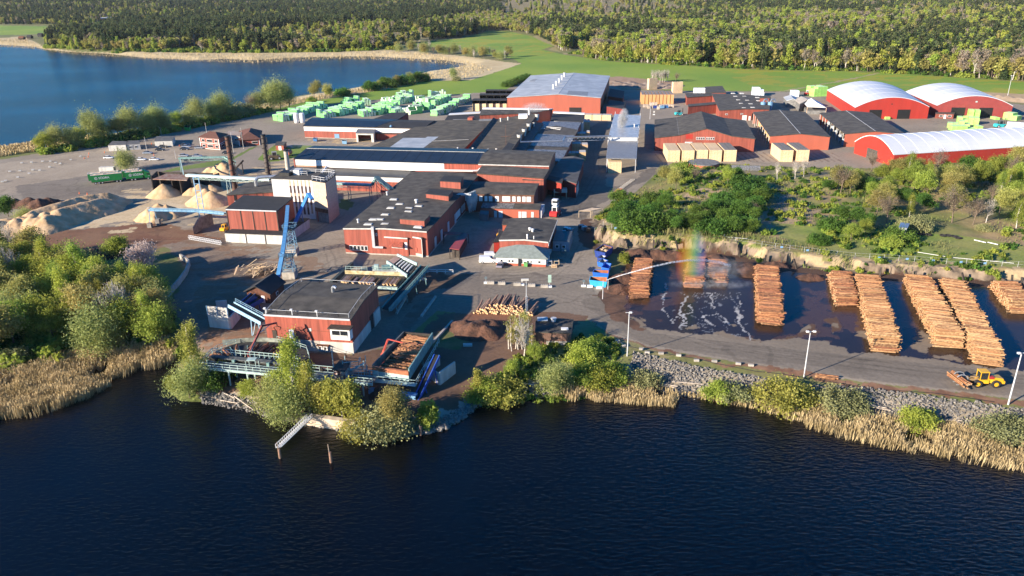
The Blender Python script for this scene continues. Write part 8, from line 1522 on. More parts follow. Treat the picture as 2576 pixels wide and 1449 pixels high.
forklift('small red forklift with white cab beside the lime packs of the first arched hall', 2033, 240, R(20), mat('lift_red', (.55, .03, .03), .4), 1.2); forklift('turquoise forklift carrying a lime pack near the white trailer', 2515, 321, R(5), mat('turquoise', (.04, .45, .48), .4), 1.3, mat('fork_cab', (.1, .12, .12)))
forklift('turquoise forklift by the west wing of the joinery works', 1708, 290, R(10), mat('turquoise', (.04, .45, .48), .4), 1.1, mat('fork_cab', (.1, .12, .12))); forklift('yellow machine parked in the shade between sawmill and yard office', 1256, 632-25, R(80), YEL, .9, YEL); forklift('brown wheeled machine on the lawn by the second chimney', 693, 401, R(20), mat('machine_brown', (.14, .10, .06), .8), 1.3, mat('fork_cab2', (.3, .3, .3)), False)
forklift('yellow loader peeping out left of the chip silo', 566, 580, R(80), YEL, .8, YEL, False)
tr_ = thing('trailer', 'white box trailer with blue end at the right edge behind the long hall', 'trailer', tuple(U(2560, 330))); o = U(2552, 328); MB().box(o+[3, 0, 2.6], (13, 2.6, 2.9), R(-32)).build('cargo_box', WHITE, tr_); MB().box(o+[8.7, -3.55, 2.6], (.3, 2.65, 2.95), R(-32)).build('blue_end', DBLUE, tr_); wheels(tr_, [o+[6, -2.2, .5], o+[7.2, -3, .5]], .5, 2.2)
tr_ = thing('trailer', 'small white covered trailer beside the willow', 'trailer', tuple(U(272, 434))); o = U(272, 434); MB().box(o+[0, 0, 1.6], (6.4, 2.3, 2.0), .05).build('cargo_box', WHITE2, tr_); wheels(tr_, [o+[-1.5, -1.1, .4], o+[1.2, -1.1, .4]], .4, .25)
tr_ = thing('red_trailer', 'small red tank trailer on the lawn beside the meter hut', 'trailer', tuple(U(730, 392))); o = U(730, 392); MB().tube(o+[-1, -2, 1.5], o+[-.6, 2.5, 1.5], 1.3, 1.3, 14).build('tank', ORED, tr_); wheels(tr_, [o+[-1.2, 0, .4], o+[1.2, 0, .4]], .4, .3, ax=(1, 0, 0))
# skips
def skip(lbl, Q, h, m_, inner=RUST, z0=0.2, fill=None):
    P = [U(*a, h)[:2] for a in Q]; c_ = np.mean(P, 0); t_ = thing('waste_skip', lbl, 'skip', (*c_, 0)); n = 4; lo = [c_+(p-c_)*.86 for p in P]; b = MB(); V = [[*p, z0] for p in lo]+[[*p, h] for p in P]; b.add(V, [(0, 1, 5, 4), (1, 2, 6, 5), (2, 3, 7, 6), (3, 0, 4, 7)]); b.build('skip_wall', m_, t_); ins = [c_+(p-c_)*.93 for p in P]; il = [c_+(p-c_)*.82 for p in P]
    b = MB(); b.add([[*p, h-.02] for p in ins]+[[*p, z0+.2] for p in il], [(4, 5, 1, 0), (5, 6, 2, 1), (6, 7, 3, 2), (7, 4, 0, 3), (4, 5, 6, 7)]); b.build('skip_inside', inner, t_); b = MB()
    for i in range(4): a = (P[i]+ins[i])/2; e = (P[(i+1) % 4]+ins[(i+1) % 4])/2; b.bar([*a, h], [*e, h], .16, .12)
    b.build('rim', m_, t_)
    if fill:
        q_ = np.random.default_rng(1)
        for k in range(12): f = q_.uniform(.15, .85, 2); p_ = il[0]*(1-f[0])*(1-f[1])+il[1]*f[0]*(1-f[1])+il[2]*f[0]*f[1]+il[3]*(1-f[0])*f[1]; MB().box([*p_, h-.6+q_.uniform(0, .4)], (1.2, .5, .4), q_.uniform(0, 3)).build('scrap', WOOD if k % 2 else DARK, t_)
def K(x, y): return (1469.5+x*.1764, 575+y*.1764)
BL2 = mat('skip_blue', (.015, .12, .50), .5, .12); BL3 = mat('skip_sky', (.03, .32, .60), .45, .1)
skip('large dark blue skip with ribbed walls full of scrap under the rock', [K(145, 315), K(300, 350), K(415, 262), K(270, 225)], 2.3, DBLUE, fill=True); skip('bright blue closed skip with ridged lid, third from the front', [K(245, 552), K(355, 575), K(390, 498), K(300, 485)], 1.8, BL2, BL2)
skip('blue skip with orange inside behind the front skip', [K(118, 625), K(350, 645), K(357, 590), K(140, 585)], 1.9, BL2, mat('orange_rust', (.36, .13, .06))); skip('light blue front skip with rusty inside and white plate', [K(73, 735), K(325, 765), K(335, 690), K(85, 680)], 2.0, BL3, mat('orange_rust', (.36, .13, .06)))
skip('small blue tipping skip with grey lid, upper one', [K(185, 415), K(270, 430), K(320, 390), K(245, 375)], 1.6, DBLUE, METAL); skip('small blue tipping skip with grey lid, lower one', [K(185, 475), K(270, 495), K(345, 455), K(260, 425)], 1.6, BL2, METAL)
skip('blue container with blue stuff heap west of the stone court', [(901, 573), (918, 578), (945, 562), (930, 557)], 1.9, mat('skip_dusk', (.08, .16, .34), .6), RUST) ; skip('green skip at the road by the far lake', [(462, 320), (477, 321.5), (480, 315.5), (465, 315)], 2.2, mat('skip_green', (.02, .42, .08), .5), BLACK)
skip('blue bin at the wall of the west solar shed', [(787, 349), (797, 349.5), (799, 346.5), (789, 346)], 1.6, BLUE, BLACK); skip('light blue bin under the black pipe of the west solar shed', [(860, 355), (872, 355.5), (873, 352), (861, 351.5)], 1.7, LBLUE, BLACK); skip('green wheelie bin in front of the canteen', [(1317, 661.5), (1327, 662.5), (1328, 659.5), (1318, 659)], 1.3, mat('bin_green', (.10, .30, .08), .5), BLACK)
# containers and cabin by the workshop
cn_ = thing('shipping_container', 'white container standing upright end on beside the workshop', 'container', tuple(U(1366, 546))); P = [U(*a, 2.8)[:2] for a in ((1353, 529), (1362, 530), (1370, 514), (1361, 513.5))]; MB().prism(P, .1, 2.8).build('container_body', WHITE, cn_); b = MB(); c_ = np.mean(P, 0); b.prism([c_+(x_-c_)*.8 for x_ in P], 2.81, 2.9); b.build('roof_panel', STEEL, cn_)
tag(MB().prism([U(*a, 2.4)[:2] for a in ((1206, 538), (1227, 540), (1230, 530), (1209, 528))], 0, 2.4).build('grey_container', mat('dark_grey_green', (.10, .14, .14), .7)), 'dark grey green container in the shade behind the yard office', 'container')
cy = thing('dust_cyclones', 'group of pale grey dust cyclones in the corner of the sawmill', 'cyclone', tuple(U(1187, 545)))
for k in range(4): o = U(1182+k*4.5, 545-k*2); MB().lathe(o*[1, 1, 0], [(.2, 1.5), (1.0, 5.2), (1.05, 7.2), (.5, 7.4), (.5, 8.6)], 12).build('cyclone_body', mat('cyclone_grey', (.34, .38, .38), .6, .2), cy)
b = MB(); o = U(1187, 545)*[1, 1, 0]; b.path([o+[0, 0, 8], o+[-4, 0, 8.2], o+[-5.5, 0, 7.5], o+[-5.5, 0, 4]], .45); b.build('duct', STEEL, cy)
# covered log rack with red roof, canopy
rk = thing('lean_to_rack', 'narrow open rack under a long maroon roof beside the sawmill', 'shelter', tuple(U(1150, 620))); Q = [U(*a, 3.2) for a in ((1131, 625), (1155, 628.5), (1178, 588), (1163, 585))]; MB().prism([x_[:2] for x_ in Q], 3.1, 3.25, bot=True).build('rack_roof', MRED, rk); b = MB()
for x_ in Q: b.bar([x_[0], x_[1], 0], [x_[0], x_[1], 3.1], .2, .2)
b.build('post', DARK, rk); c_ = sum(Q)/4; MB().prism([c_[:2]+(x_[:2]-c_[:2])*.8 for x_ in Q], 0, 2.2).build('stacked_stock', DARK, rk)
Q = [U(*a, 3.2) for a in ((1115, 589), (1163, 591), (1165, 585), (1116, 583))]; rk = thing('lean_to_rack', 'short maroon roofed rack joining the long one at the sawmill wall', 'shelter', tuple(U(1140, 600))); MB().prism([x_[:2] for x_ in Q], 3.1, 3.25, bot=True).build('rack_roof', MRED, rk); b = MB()
for x_ in Q: b.bar([x_[0], x_[1], 0], [x_[0], x_[1], 3.1], .2, .2)
b.build('post', DARK, rk)
# concrete blocks and signs
for i, (x, y) in enumerate(((1234, 714), (1262, 715.5), (1301, 718), (1337, 720.5), (1369.5, 723))):
    p = U(x, y); o = MB().box((0, 0, .35), (2.0, .7, .7)).build('concrete_block', CONC); o.location = p; o.rotation_euler[2] = -.03; b = MB()
    for k in range(4): b.box((-.72+k*.48, 0, .76), (.3, .4, .13))
    b.build('stud', CONC, o); tag(o, 'studded concrete block, '+['leftmost', 'second', 'middle', 'fourth', 'rightmost'][i]+' in the row before the canteen', 'barrier')
def signpost(lbl, x, y, h, board=(.5, .9), m_=WHITE2, foot=True):
    p = U(x, y); t_ = thing('road_sign', lbl, 'sign', tuple(p)); MB().tube(p, p+[0, 0, h], .05, .05, 6).build('post', STEEL, t_); MB().box(p+[0, -.08, h-board[1]/2], (board[0], .06, board[1])).build('sign_board', m_, t_)
    if foot: MB().prism([p[:2]+np.array(d) for d in ((-.6, -.35), (.6, -.35), (.6, .35), (-.6, .35))], 0, .45).build('foot', WHITE, t_)
SG = mat('sign_green', (.35, .50, .42), .5)
signpost('tall narrow pale green sign at the rightmost concrete block', 1382.7, 722.5, 3.6, (.9, 2.2), SG); signpost('small round sign left of the concrete blocks', 1222.6, 713, 2, (.7, .7), mat('sign_dark', (.12, .16, .18), .5)); signpost('sign foot in the middle of the concrete blocks', 1313.3, 717.5, 1.5, (.4, .4)); signpost('small round sign at the left of the blue skips', 1468, 721, 2., (.7, .7), mat('sign_dark', (.12, .16, .18))); signpost('white sign on a stand in the light by the far canopy', 1645, 289, 2.4, (1, 1))
for i, (x, y) in enumerate(((1483.5, 722.5), (1506.7, 726))): p = U(x, y); tag(MB().prism([p[:2]+np.array(d) for d in ((-.8, -.35), (.8, -.35), (.6, .35), (-.6, .35))], 0, .6).build('barrier_block', WHITE), f'white concrete foot before the blue skips, {"left" if i == 0 else "right"} of two', 'barrier')
for i, (x, y) in enumerate(((45, 412), (75, 342), (135, 385), (165, 277), (153, 337), (240, 272), (250, 330), (222, 357), (300, 333), (322, 265), (382, 265), (422, 275), (376, 308), (455, 282), (536, 253), (608, 227), (20, 420))): p = U(x/3, 319.4+y/3); tag(MB().box(p+[0, 0, .45], (1.1, .6, .5), .3).build('marker_block', WHITE2), 'small white marker block on the gravel parking ground', 'block', 'white blocks on the gravel')
for i, (x, y) in enumerate(((638, 240), (672, 205), (668, 228), (790, 195), (778, 335), (1145, 100+30), (1355, 145), (1385, 140), (1163, 215), (600, 505), (660, 510))): p = U(x/3, 319.4+y/3); tag(MB().lathe(p, [(.3, 0), (.3, .08), (.2, .1), (.06, .9)], 10).build('traffic_cone', ORG_), 'orange cone on the parking ground', 'cone', 'orange cones on the parking ground')
for i, (x, y, l_) in enumerate(((1490, 860, 0), (1497, 865, 0), (1548, 853+12, 0), (1560, 868, 0), (1568, 872, 0), (1553, 881 if 0 else 860, 0), (1628, 889, 0), (1614, 880, 0), (1663, 891, 0), (1707, 896, 0), (1752, 909, 0), (1797, 911, 0), (1857, 917, 0), (1889, 921, 0))): p = G(x, y); tag(MB().box(p+[0, 0, .25], (1.1, .5, .45), -.25+.1*(i % 3)).build('kerb_stone', CONC), 'pale kerb stone along the lake side of the road', 'kerb stone', 'kerb stones along the lake road')
# fence with blue signs
fp = [(1496, 585), (1560, 582), (1640, 590), (1740, 598), (1850, 610), (1950, 625), (2060, 640), (2150, 650), (2260, 656), (2380, 664), (2480, 668), (2600, 674)]; fn = thing('wire_fence', 'low wire fence with small blue signs along the top of the rock face', 'fence', tuple(G(*fp[0]))); wp = [G(*a) for a in fp]; b = MB(); bs = MB(); cnt = 0
for a, c_ in zip(wp[:-1], wp[1:]):
    L_ = np.linalg.norm(c_-a); n = max(1, int(L_/3.5))
    for k in range(n): p = a+(c_-a)*k/n; p[2] = ground_z(p[0], p[1]); b.bar(p, p+[0, 0, 1.6], .06, .06)
    for z in (.8, 1.6): bs.bar(a+[0, 0, z], c_+[0, 0, z], .02, .02)
b.build('fence_post', STEEL, fn); bs.build('wire', STEEL, fn)
for x, y in ((1548, 594-14), (1610, 588), (1700, 597), (1800, 607), (1915, 622), (1965, 628), (2030, 636), (2085, 646), (2150, 652), (2210, 655), (2280, 658), (2345, 662), (2415, 666), (2475, 669)): p = G(x, y+3); o = MB().box(p+[0, -.12, 1.2], (.75, .05, .55)).build('sign_plate', mat('sign_blue', (.20, .38, .60), .5), fn)
for i, (x, y, x1, y1) in enumerate(((1550, 580, 1620, 588), (2450, 606, 2480, 613), (2484, 612, 2510, 618), (2308, 637, 2390, 650), (2390, 650, 2550, 665), (1830, 600, 1880, 603))): tag(MB().bar(G(x, y)+[0, 0, .35], G(x1, y1)+[0, 0, .35], .2 if i in (1, 2) else .1, .2 if i in (1, 2) else .1).build('white_pipe', WHITE), ['white pipe lying by the left of the fence', 'thick white pipe left of the pair in the grass', 'thick white pipe right of the pair in the grass', 'thin pipe running down the grass slope', 'long thin pipe at the right above the rock', 'short pipe in the dry grass under the thicket'][i], 'pipe')
# timbers leaning on the rock face, tin hut, tyres
for i, (x, y, h_, dx) in enumerate(((1628, 626, 3.2, .3), (1643, 627, 3.2, .2), (1706, 628, 3, -.6), (1862, 643, 2.6, -.4), (1922, 662, 2.6, .7), (1962, 668, 2.6, .9), (2004, 672, 2.6, -.7), (2212, 693, 2.4, .7), (2285, 700, 2.6, -.6), (2300, 702, 2.4, .8), (2426, 708, 2.6, -.5), (2545, 716, 2.8, .3), (2570, 722, 2.8, .2))): p = U(x, y+4); tag(MB().bar(p, p+[dx, 1.2, h_], .45, .35).build('leaning_post', DARK), 'dark timber leaning against the rock face of the log yard', 'post', 'dark timbers on the rock face')
th_ = Bld('tin_hut', 'small grey tin hut at the end of the grass path', [(2263, 572), (2281, 574), (2286, 563), (2268, 561)], 6.4, 3.4, wall=STEEL, roof=METAL, th=.1, cat='hut')
for i, (x, y) in enumerate(((2300, 588), (2318, 590), (2335, 592), (2385, 594), (2400, 596), (2372, 594), (2410, 600))):
    p = G(x, y); b = MB()
    for k in range(10): a0, a1 = k*.628, (k+1)*.628; b.tube(p+[.8*math.cos(a0), .8*math.sin(a0), .25], p+[.8*math.cos(a1), .8*math.sin(a1), .25], .22, .22, 6)
    tag(b.build('old_tyre', RUB), 'old black tyre in the row beside the tin hut', 'tyre', 'tyres beside the tin hut')
# tip: quay, ladder, posts, boulders, driftwood
Q0, Q1, Q2 = U(757, 1066, WZ), U(925, 1090, WZ), U(940, 1094, WZ); b = MB(); d = (Q1-Q0)/np.linalg.norm(Q1-Q0); n_ = np.array([-d[1], d[0], 0]); P = [Q0, Q1, Q1+n_*1.2, Q0+n_*1.2]; ql = thing('quay_wall', 'pale concrete quay wall in the lake below the young birches', 'quay', tuple(Q0)); MB().prism([x_[:2] for x_ in P], WZ-1.5, WZ+1.9).build('quay_block', mat('pale_concrete', (.52, .42, .31), .85, .2, .8, bump=.1), ql); MB().prism([(x_-n_*.3*(i < 2))[:2] for i, x_ in enumerate(P)], WZ-1.5, WZ+.5).build('quay_foot', mat('pale_concrete', (.52, .42, .31)), ql)
ly = thing('gangway', 'white lattice gangway reaching from the quay out to a post', 'gangway', tuple(U(779, 1052, -.4))); g0, g1 = U(779, 1050, -.3), U(701, 1125, -1.2); b = MB(); s_ = np.array([.45, .15, 0])
for k in (-1, 1): b.bar(g0+s_*k, g1+s_*k, .12, .12); b.bar(g0+s_*k+[0, 0, .7], g1+s_*k+[0, 0, .7], .08, .08)
for i in range(19): a = g0+(g1-g0)*i/18; b.bar(a-s_, a+s_, .1, .1); b.bar(a-s_, a-s_+[0, 0, .7], .07, .07); b.bar(a+s_, a+s_+[0, 0, .7], .07, .07)
b.build('gangway_frame', WHITE, ly); b = MB(); b.bar(g0+[0, 0, .04], g1+[0, 0, .04], .25, .04); b.build('walk_board', STEEL, ly)
for i, (x, y, h_, l_) in enumerate(((705, 1152, 3.2, 'wooden post in the water carrying the gangway end'), (833, 1163, 3.6, 'split wooden post standing alone in the water'), (1059, 1094, 3.0, 'thick wooden post at the boulder shore'))):
    p = U(x, y, WZ); t_ = thing('mooring_post', l_, 'post', tuple(p)); MB().tube(p-[0, 0, 1], p+[0, 0, h_*.6], .28, .24, 10).build('pile', mat('pile_wood', (.25, .15, .10), .85, .2, 2), t_); MB().tube(p+[-.12, 0, h_*.5], p+[-.2, 0, h_*(1.05 if i < 2 else .72)], .09 if i < 2 else .2, .06, 6).build('splinter', mat('pile_pale', (.42, .33, .24), .8), t_)
q = np.random.default_rng(6)
def rockmesh(seed, s_=1.):
    r_ = np.random.default_rng(seed); bm = bmesh.new(); bmesh.ops.create_icosphere(bm, subdivisions=2, radius=1); f = r_.normal(size=(7, 3)); f /= np.linalg.norm(f, axis=1)[:, None]
    for v in bm.verts:
        c_ = np.array(v.co)
        for k in f: dd = c_@k; c_ = c_-k*max(0, dd-.62)*.9
        v.co = Vector(c_*[1.25, .95, .7]*s_)
    me = bpy.data.meshes.new('boulder'); bm.to_mesh(me); bm.free(); me.materials.append(STONE); return me
RM = [rockmesh(i) for i in range(6)]
shore = [(1000, 1093), (1020, 1093), (1045, 1090), (1075, 1086), (1098, 1079), (1118, 1078), (1132, 1066), (1150, 1056), (1162, 1046), (940, 1094), (960, 1096), (978, 1095), (1088, 1070), (1140, 1050), (1172, 1036), (1060, 1076), (1110, 1066), (1126, 1054), (1182, 1028), (1155, 1040)]
for i, (x, y) in enumerate(shore):
    for k in range(3): p = U(x+q.normal()*5, y-2+q.normal()*3, WZ+.15); o = bpy.data.objects.new('boulder', RM[int(q.integers(0, 6))]); COL.objects.link(o); s_ = q.uniform(.35, 1.1); o.location = p; o.scale = (s_,)*3; o.rotation_euler = (0, 0, q.uniform(0, 6)); tag(o, 'pale boulder at the water edge of the tip', 'boulder', 'boulders at the point of the tip')
def riprap(P, n, seed, s0=.12, s1=.5):
    r_ = np.random.default_rng(seed); c_ = r_.uniform(P.min(0), P.max(0), (n, 2)); c_ = c_[inpoly(P, c_[:, 0], c_[:, 1])]; z = height(c_[:, 0], c_[:, 1]); out = []
    cube = np.array([[a, b_, e] for e in (-1, 1) for a, b_ in ((-1, -1), (1, -1), (1, 1), (-1, 1))], float); s_ = s0+(s1-s0)*r_.uniform(0, 1, len(c_))**2.2; A_ = r_.normal(size=(len(c_), 3, 3)); Qm = np.linalg.qr(A_)[0]; v = cube[None]*(r_.uniform(.6, 1.2, (len(c_), 8, 1)))*np.array([1.2, .9, .6]); v = np.einsum('nij,nkj->nki', Qm, v)*s_[:, None, None]; v += np.column_stack([c_, z+s_*.3])[:, None, :]; return v.reshape(-1, 3), len(c_)
f6 = np.array([(0, 3, 2, 1), (4, 5, 6, 7), (0, 1, 5, 4), (1, 2, 6, 5), (2, 3, 7, 6), (3, 0, 4, 7)])
rp = []; nt_ = 0
for P_, n, sd, s1 in ((poly([(1590, 895), (1700, 918), (1850, 945), (2050, 975), (2200, 985), (2576, 1036), (2900, 1080), (2900, 1150), (2576, 1104), (2350, 1075), (2150, 1046), (2000, 1024), (1905, 1008), (1780, 992), (1700, 990), (1620, 975), (1590, 955)], -1.), 32000, 1, .30), (poly([(500, 990), (640, 1012), (760, 1050), (930, 1080), (1060, 1078), (1150, 1040), (1200, 1005), (1210, 1022), (1160, 1058), (1120, 1082), (1060, 1093), (940, 1099), (760, 1070), (600, 1030), (510, 1016)], WZ), 9000, 2, .38), (poly([(1290, 985), (1440, 960), (1560, 955), (1480, 985), (1370, 1001), (1280, 1002)], WZ), 900, 3, .45)):
    v, n = riprap(P_, n, sd, .10, s1); rp.append(v); nt_ += n
V = np.vstack(rp); F_ = (f6[None]+np.arange(nt_)[:, None, None]*8).reshape(-1, 4); tag(mesh_np('riprap', V, F_, STONE, smooth=False), 'loose grey stones covering the lake bank and the shore of the tip', 'stones', kind='stuff')
for i, (x, y, x1, y1) in enumerate(((585, 1028, 622, 1002), (600, 1008, 628, 1022), (643, 1017, 702, 1012), (560, 990, 590, 1004), (675, 1008, 690, 1024), (590, 1000, 640, 1036), (1640, 965, 1705, 975), (1655, 972, 1700, 978), (1690, 963, 1770, 970), (2180, 1020, 2230, 1030), (2190, 1026, 2240, 1036), (2360, 1058, 2420, 1062), (2400, 1062, 2435, 1076), (1310, 966, 1345, 972), (555, 1010, 600, 1018))): p0, p1 = G(x, y)+[0, 0, .3], G(x1, y1)+[0, 0, .3]; tag(MB().tube(p0, p1, .14, .1, 6).build('driftwood', mat('driftwood', (.45, .38, .30), .85, .2, 2)), 'bleached driftwood stick on the shore stones', 'driftwood', 'driftwood on the shore')
for i, (x, y, x1, y1) in enumerate(((2050, 948, 2108, 956), (2052, 946, 2109, 953), (2050, 950, 2100, 957))): log_single('log', G(x, y)+[0, 0, .3+.2*(i == 1)], G(x1, y1)+[0, 0, .3+.2*(i == 1)], .2, [LBARK, LEND], 'reddish log lying at the road edge below the middle lamp', 'logs at the road edge')
b = MB(); pts = [G(*a)+[0, 0, .12] for a in ((1560, 868), (1640, 885), (1760, 905), (1800, 915), (1900, 935), (1950, 940), (2050, 955), (2200, 980), (2350, 990), (2500, 1012))]; b.path(pts, .07, 5); tag(b.build('water_hose', BLACK), 'long black water hose along the lake bank', 'hose')
tag(MB().prism([G(a, c_)[:2] for a, c_ in ((1165, 868), (1188, 868), (1188, 872), (1165, 872))], -.2, .5).build('concrete_slab', WHITE2), 'small pale slab lying on the green patch by the bark heap', 'slab')
for i, (x, y) in enumerate(((1462, 574), (1470, 578), (1478, 583))): p = U(x, y); tag(MB().box(p+[0, 0, .6], (1.6, 1.4, 1.2), .4).build('scrap_crate', [CARD, METAL, DARK][i]), ['black', 'grey', 'brown'][i]+' scrap crate in the shade by the rock corner', 'crate')
o = U(1484, 545); b = MB(); c_ = [o+[-4, -1, 2.4], o+[0, -1.4, 2.4], o+[4.5, 1.5, 2.6], o+[1, 2.6, 2.6]]; b.prism([x_[:2] for x_ in c_], 2.3, 2.5, bot=True)
for x_ in c_: b.bar([x_[0], x_[1], 0], [x_[0], x_[1], 2.4], .12, .12)
tag(b.build('timber_canopy', mat('plank_pale', (.62, .48, .32), .7, .15)), 'pale plank canopy on thin posts at the corner of the thicket', 'canopy')
for i in range(14): p = U(1545+i*3.6, 487-i*2.6); tag(MB().box(p+[0, 0, .2], (1.8, .5, .4), .2).build('rail_sleeper', mat('orange_sleeper', (.48, .20, .10), .8) if i < 5 else CONC), 'short sleeper in the line at the corner of the timber lane', 'sleeper', 'sleepers at the lane corner')
for i, (x, y) in enumerate(((1382, 668), (1394, 672), (1400, 668), (1410, 655), (1417, 640))): p = U(x, y); b = MB(); b.box(p+[0, 0, .15], (1.6, 1.2, .15)); [b.bar(p+[dx, dy, .1], p+[dx, dy, 1.6-(i % 2)*.8], .1, .1) for dx in (-.7, .7) for dy in (-.5, .5)]; b.box(p+[0, 0, 1.5-(i % 2)*.8], (1.5, 1.1, .1)); tag(b.build('pallet_rack', WHITE2 if i == 0 else WOOD if i < 3 else mat('grey_green_steel', (.12, .18, .16), .7)), ['white frame rack', 'pale wooden crate frame', 'second wooden crate frame', 'grey green machine frame', 'grey green rack in the shade'][i]+' beside the canteen', 'rack')
for k, (x, y) in enumerate(((747, 309), (761.5, 308.5))):
    tk = thing('white_tank', f'white silo tank {"right" if k else "left"} of two beside the green packs', 'tank', tuple(U(x, y)))
    MB().lathe(U(x, y), [(1.3, .2), (1.6, .9), (1.6, 5.4), (1.2, 5.8)], 18).build('tank_body', WHITE, tk); MB().lathe(U(x, y), [(1.4, 0), (1.4, .25)], 12).build('foot', STEEL, tk)
# sprinkler jet, mist tinted as a rainbow, steam
def vol(name, lbl, cat, verts_faces, dens, col, emit=None, grad=None):
    V, F_ = verts_faces
    m_ = bpy.data.materials.new(name); m_.use_nodes = True; N = m_.node_tree.nodes; L = m_.node_tree.links; N.remove(N['Principled BSDF']); pv = N.new('ShaderNodeVolumePrincipled'); pv.inputs['Density'].default_value = dens; pv.inputs['Color'].default_value = (*col, 1); L.new(pv.outputs[0], N['Material Output'].inputs['Volume'])
    tc = N.new('ShaderNodeTexCoord'); nz = N.new('ShaderNodeTexNoise'); nz.inputs['Scale'].default_value = .9; nz.inputs['Detail'].default_value = 4; L.new(tc.outputs['Object'], nz.inputs[0])
    # fade towards the rim of the plume: distance from the object's centre in its own box
    mp = N.new('ShaderNodeVectorMath'); mp.operation = 'MULTIPLY_ADD'; mp.inputs[1].default_value = (2, 2, 2); mp.inputs[2].default_value = (-1, -1, -1); L.new(tc.outputs['Generated'], mp.inputs[0]); le = N.new('ShaderNodeVectorMath'); le.operation = 'LENGTH'; L.new(mp.outputs[0], le.inputs[0])
    fa = N.new('ShaderNodeMapRange'); fa.inputs[1].default_value = 1.; fa.inputs[2].default_value = .1; fa.inputs[3].default_value = 0; fa.inputs[4].default_value = dens; L.new(le.outputs['Value'], fa.inputs[0]); nr = N.new('ShaderNodeMapRange'); nr.inputs[1].default_value = .38; nr.inputs[2].default_value = .62; L.new(nz.outputs[0], nr.inputs[0]); mu = N.new('ShaderNodeMath'); mu.operation = 'MULTIPLY'; L.new(fa.outputs[0], mu.inputs[0])
    if grad: mu.inputs[1].default_value = 1.
    else: L.new(nr.outputs[0], mu.inputs[1])
    L.new(mu.outputs[0], pv.inputs['Density'])
    if grad:
        sx = N.new('ShaderNodeSeparateXYZ'); L.new(tc.outputs['Generated'], sx.inputs[0]); cr = N.new('ShaderNodeValToRGB'); L.new(sx.outputs[0], cr.inputs[0]); e = cr.color_ramp.elements
        for i, (pz, c) in enumerate(grad):
            k = e[i] if i < 2 else e.new(pz); k.position = pz; k.color = (*c, 1)
        L.new(cr.outputs[0], pv.inputs['Color'])
    return m_
def ellip(c_, r, n=24, m=14):
    V, F_ = [], []
    for j in range(m+1):
        ph = math.pi*j/m
        for i in range(n): t = 2*math.pi*i/n; V.append([r[0]*math.sin(ph)*math.cos(t), r[1]*math.sin(ph)*math.sin(t), r[2]*math.cos(ph)])
    F_ = [(j*n+i, (j+1)*n+i, (j+1)*n+(i+1) % n, j*n+(i+1) % n) for j in range(m) for i in range(n)]; return np.array(V), np.array(F_)
def plume(name, lbl, c_, r, dens, col=(1, 1, 1), grad=None, cat='steam', rz=0, tilt=0):
    V, F_ = ellip(c_, r); m_ = vol(name, lbl, cat, (V, F_), dens, col, grad=grad); o = mesh_np(name, V, F_, m_); o.location = c_; o.rotation_euler = (0, tilt, rz); return tag(o, lbl, cat, kind='stuff')
plume('steam', 'white steam rising above the metal canopy', U(1567, 300, 12), (3.0, 3.0, 6), 2.5, tilt=.2); plume('steam', 'steam cloud drifting over the kiln stack pipe', U(1345, 270, 13), (8, 4, 3.0), .5); plume('smoke', 'thin bluish smoke at the top of the left chimney', ch1+[2.5, 0, 1.4], (3.2, 1.6, 1.2), .10, (.75, .82, 1)); plume('smoke', 'bluish smoke drifting right from the pale chimney', ch3+[6, 2, 1.5], (8, 2.5, 1.5), .07, (.7, .8, 1))
J = [(1530, 703, 3.2), (1560, 693, 5.0), (1600, 682, 6.6), (1640, 671, 7.6), (1690, 660, 8.0), (1730, 655, 7.6), (1775, 655, 6.4), (1810, 660, 4.9), (1838, 669, 3.2)]; jp = [U(*a) for a in J]; b = MB()
for i, (a, c_) in enumerate(zip(jp[:-1], jp[1:])): b.tube(a, c_,   .07+.045*i, .07+.045*(i+1), 8, cap=False)
jm = bpy.data.materials.new('water_jet'); jm.use_nodes = True; N = jm.node_tree.nodes; L = jm.node_tree.links; tr0 = N.new('ShaderNodeBsdfTransparent'); ms = N.new('ShaderNodeMixShader'); tc = N.new('ShaderNodeTexCoord'); nz = N.new('ShaderNodeTexNoise'); nz.inputs['Scale'].default_value = 2.2; nz.inputs['Detail'].default_value = 5; L.new(tc.outputs['Object'], nz.inputs[0]); mr_ = N.new('ShaderNodeMapRange'); mr_.inputs[1].default_value = .3; mr_.inputs[2].default_value = .72; mr_.inputs[4].default_value = .62; L.new(nz.outputs[0], mr_.inputs[0]); N['Principled BSDF'].inputs['Base Color'].default_value = (.85, .88, .92, 1); L.new(mr_.outputs[0], ms.inputs[0]); L.new(tr0.outputs[0], ms.inputs[1]); L.new(N['Principled BSDF'].outputs[0], ms.inputs[2]); L.new(ms.outputs[0], N['Material Output'].inputs[0])
jt = thing('sprinkler', 'water cannon throwing a long white jet over the first log stacks', 'sprinkler', tuple(jp[0]*[1, 1, 0])); b.build('water_jet', jm, jt); b = MB(); b.tube(jp[0]*[1, 1, 0], jp[0], .09, .07, 8); b.tube(jp[0]-[.4, 0, .15], jp[0]+[.5, 0, .2], .1, .06, 8); b.build('nozzle_stand', STEEL, jt)
plume('spray_mist', 'veil of fine spray falling from the far end of the jet', U(1800, 680, 3.4), (10, 4, 4), .14, (.9, .94, 1), rz=.1); plume('spray_mist', 'low drifting spray over the wet floor before the short stacks', U(1790, 715, 1.4), (13, 2, 1.4), .25, (.9, .94, 1), rz=-.05)
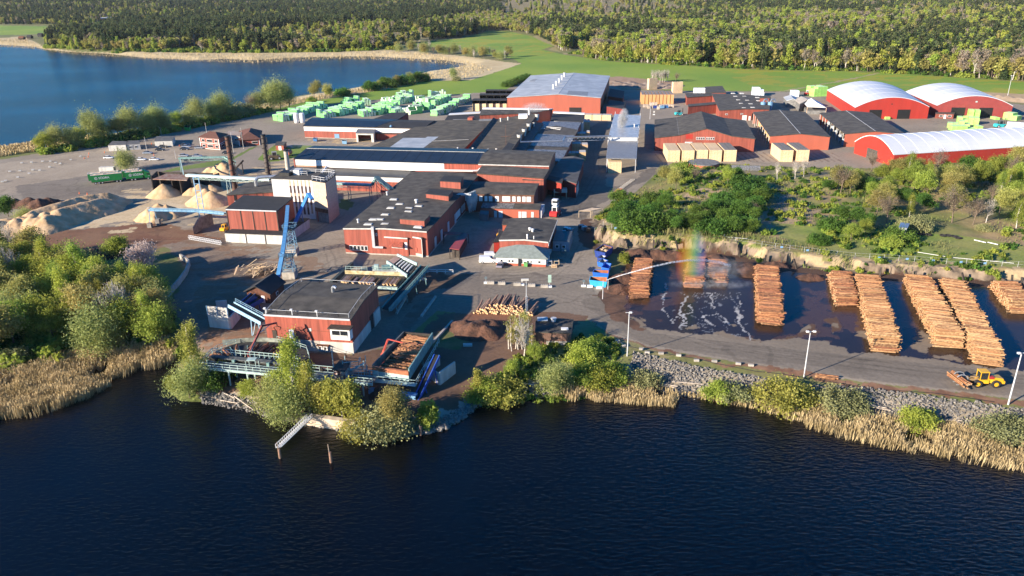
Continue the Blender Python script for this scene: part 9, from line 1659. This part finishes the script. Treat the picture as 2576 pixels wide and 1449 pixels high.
plume('rainbow', 'short upright rainbow coloured into the sprinkler mist', U(1738, 655, 6.5), (4.4, 3, 9.5), .34, grad=[(.05, (1, .12, .05)), (.95, (.35, .2, 1)), (.25, (1, .42, .05)), (.42, (1, .85, .12)), (.58, (.3, .9, .35)), (.75, (.2, .5, 1))], tilt=0)  # mist volume tinted by a colour ramp to stand for the rainbow
# far farms
for x, y, w_, m_, r_, h_, l_ in ((262, 52, 16, RED, GREYR, 5, 'red barn with grey roof on the far hillside'), (276, 51, 11, RED, GREYR, 5, 'lower red barn beside the far hillside barn'), (302, 50, 8, WHITE, TILE, 5, 'white farmhouse on the far hillside'), (214, 88, 15, WHITE2, GREYR, 4, 'pale roofed boathouse on the far shore'), (230, 92, 10, BLACK, DFELT, 4, 'black barn behind the far shore trees'), (103, 93, 7, BLACK, DFELT, 4, 'black cottage on the far left meadow shore'), (76, 97, 7, DARK, DFELT, 3, 'dark boathouse on the far reed shore, right one'), (56, 100, 8, DARK, RUST, 3, 'brown boathouse on the far reed shore, left one')):
    p = G(x, y); b = MB(); a = w_/2; b.prism([(p[0]-a, p[1]-4), (p[0]+a, p[1]-4), (p[0]+a, p[1]+4), (p[0]-a, p[1]+4)], p[2]-1, p[2]+h_, top=False); t_ = thing('farm_building', l_, 'building', tuple(p)); b.build('wall', m_, t_); z = p[2]+h_; b = MB(); b.add([[p[0]-a-.5, p[1]-4.6, z-.2], [p[0]+a+.5, p[1]-4.6, z-.2], [p[0]+a+.5, p[1], z+3], [p[0]-a-.5, p[1], z+3], [p[0]+a+.5, p[1]+4.6, z-.2], [p[0]-a-.5, p[1]+4.6, z-.2]], [(0, 1, 2, 3), (3, 2, 4, 5), (0, 3, 5), (1, 4, 2)]); b.build('roof', r_, t_)
# the air between the camera and the far woods
hz = MB().box((0, 4600, 96), (21000, 14600, 220)).build('haze', MAT['white_sheet']); hz['kind'] = 'stuff'; hm = bpy.data.materials.new('haze'); hm.use_nodes = True; N = hm.node_tree.nodes; N.remove(N['Principled BSDF']); pv = N.new('ShaderNodeVolumePrincipled'); pv.inputs['Density'].default_value = .000022; pv.inputs['Color'].default_value = (.80, .88, 1, 1); hm.node_tree.links.new(pv.outputs[0], N['Material Output'].inputs['Volume']); hz.data.materials.clear(); hz.data.materials.append(hm); tag(hz, 'thin even haze over the whole scene', 'haze')
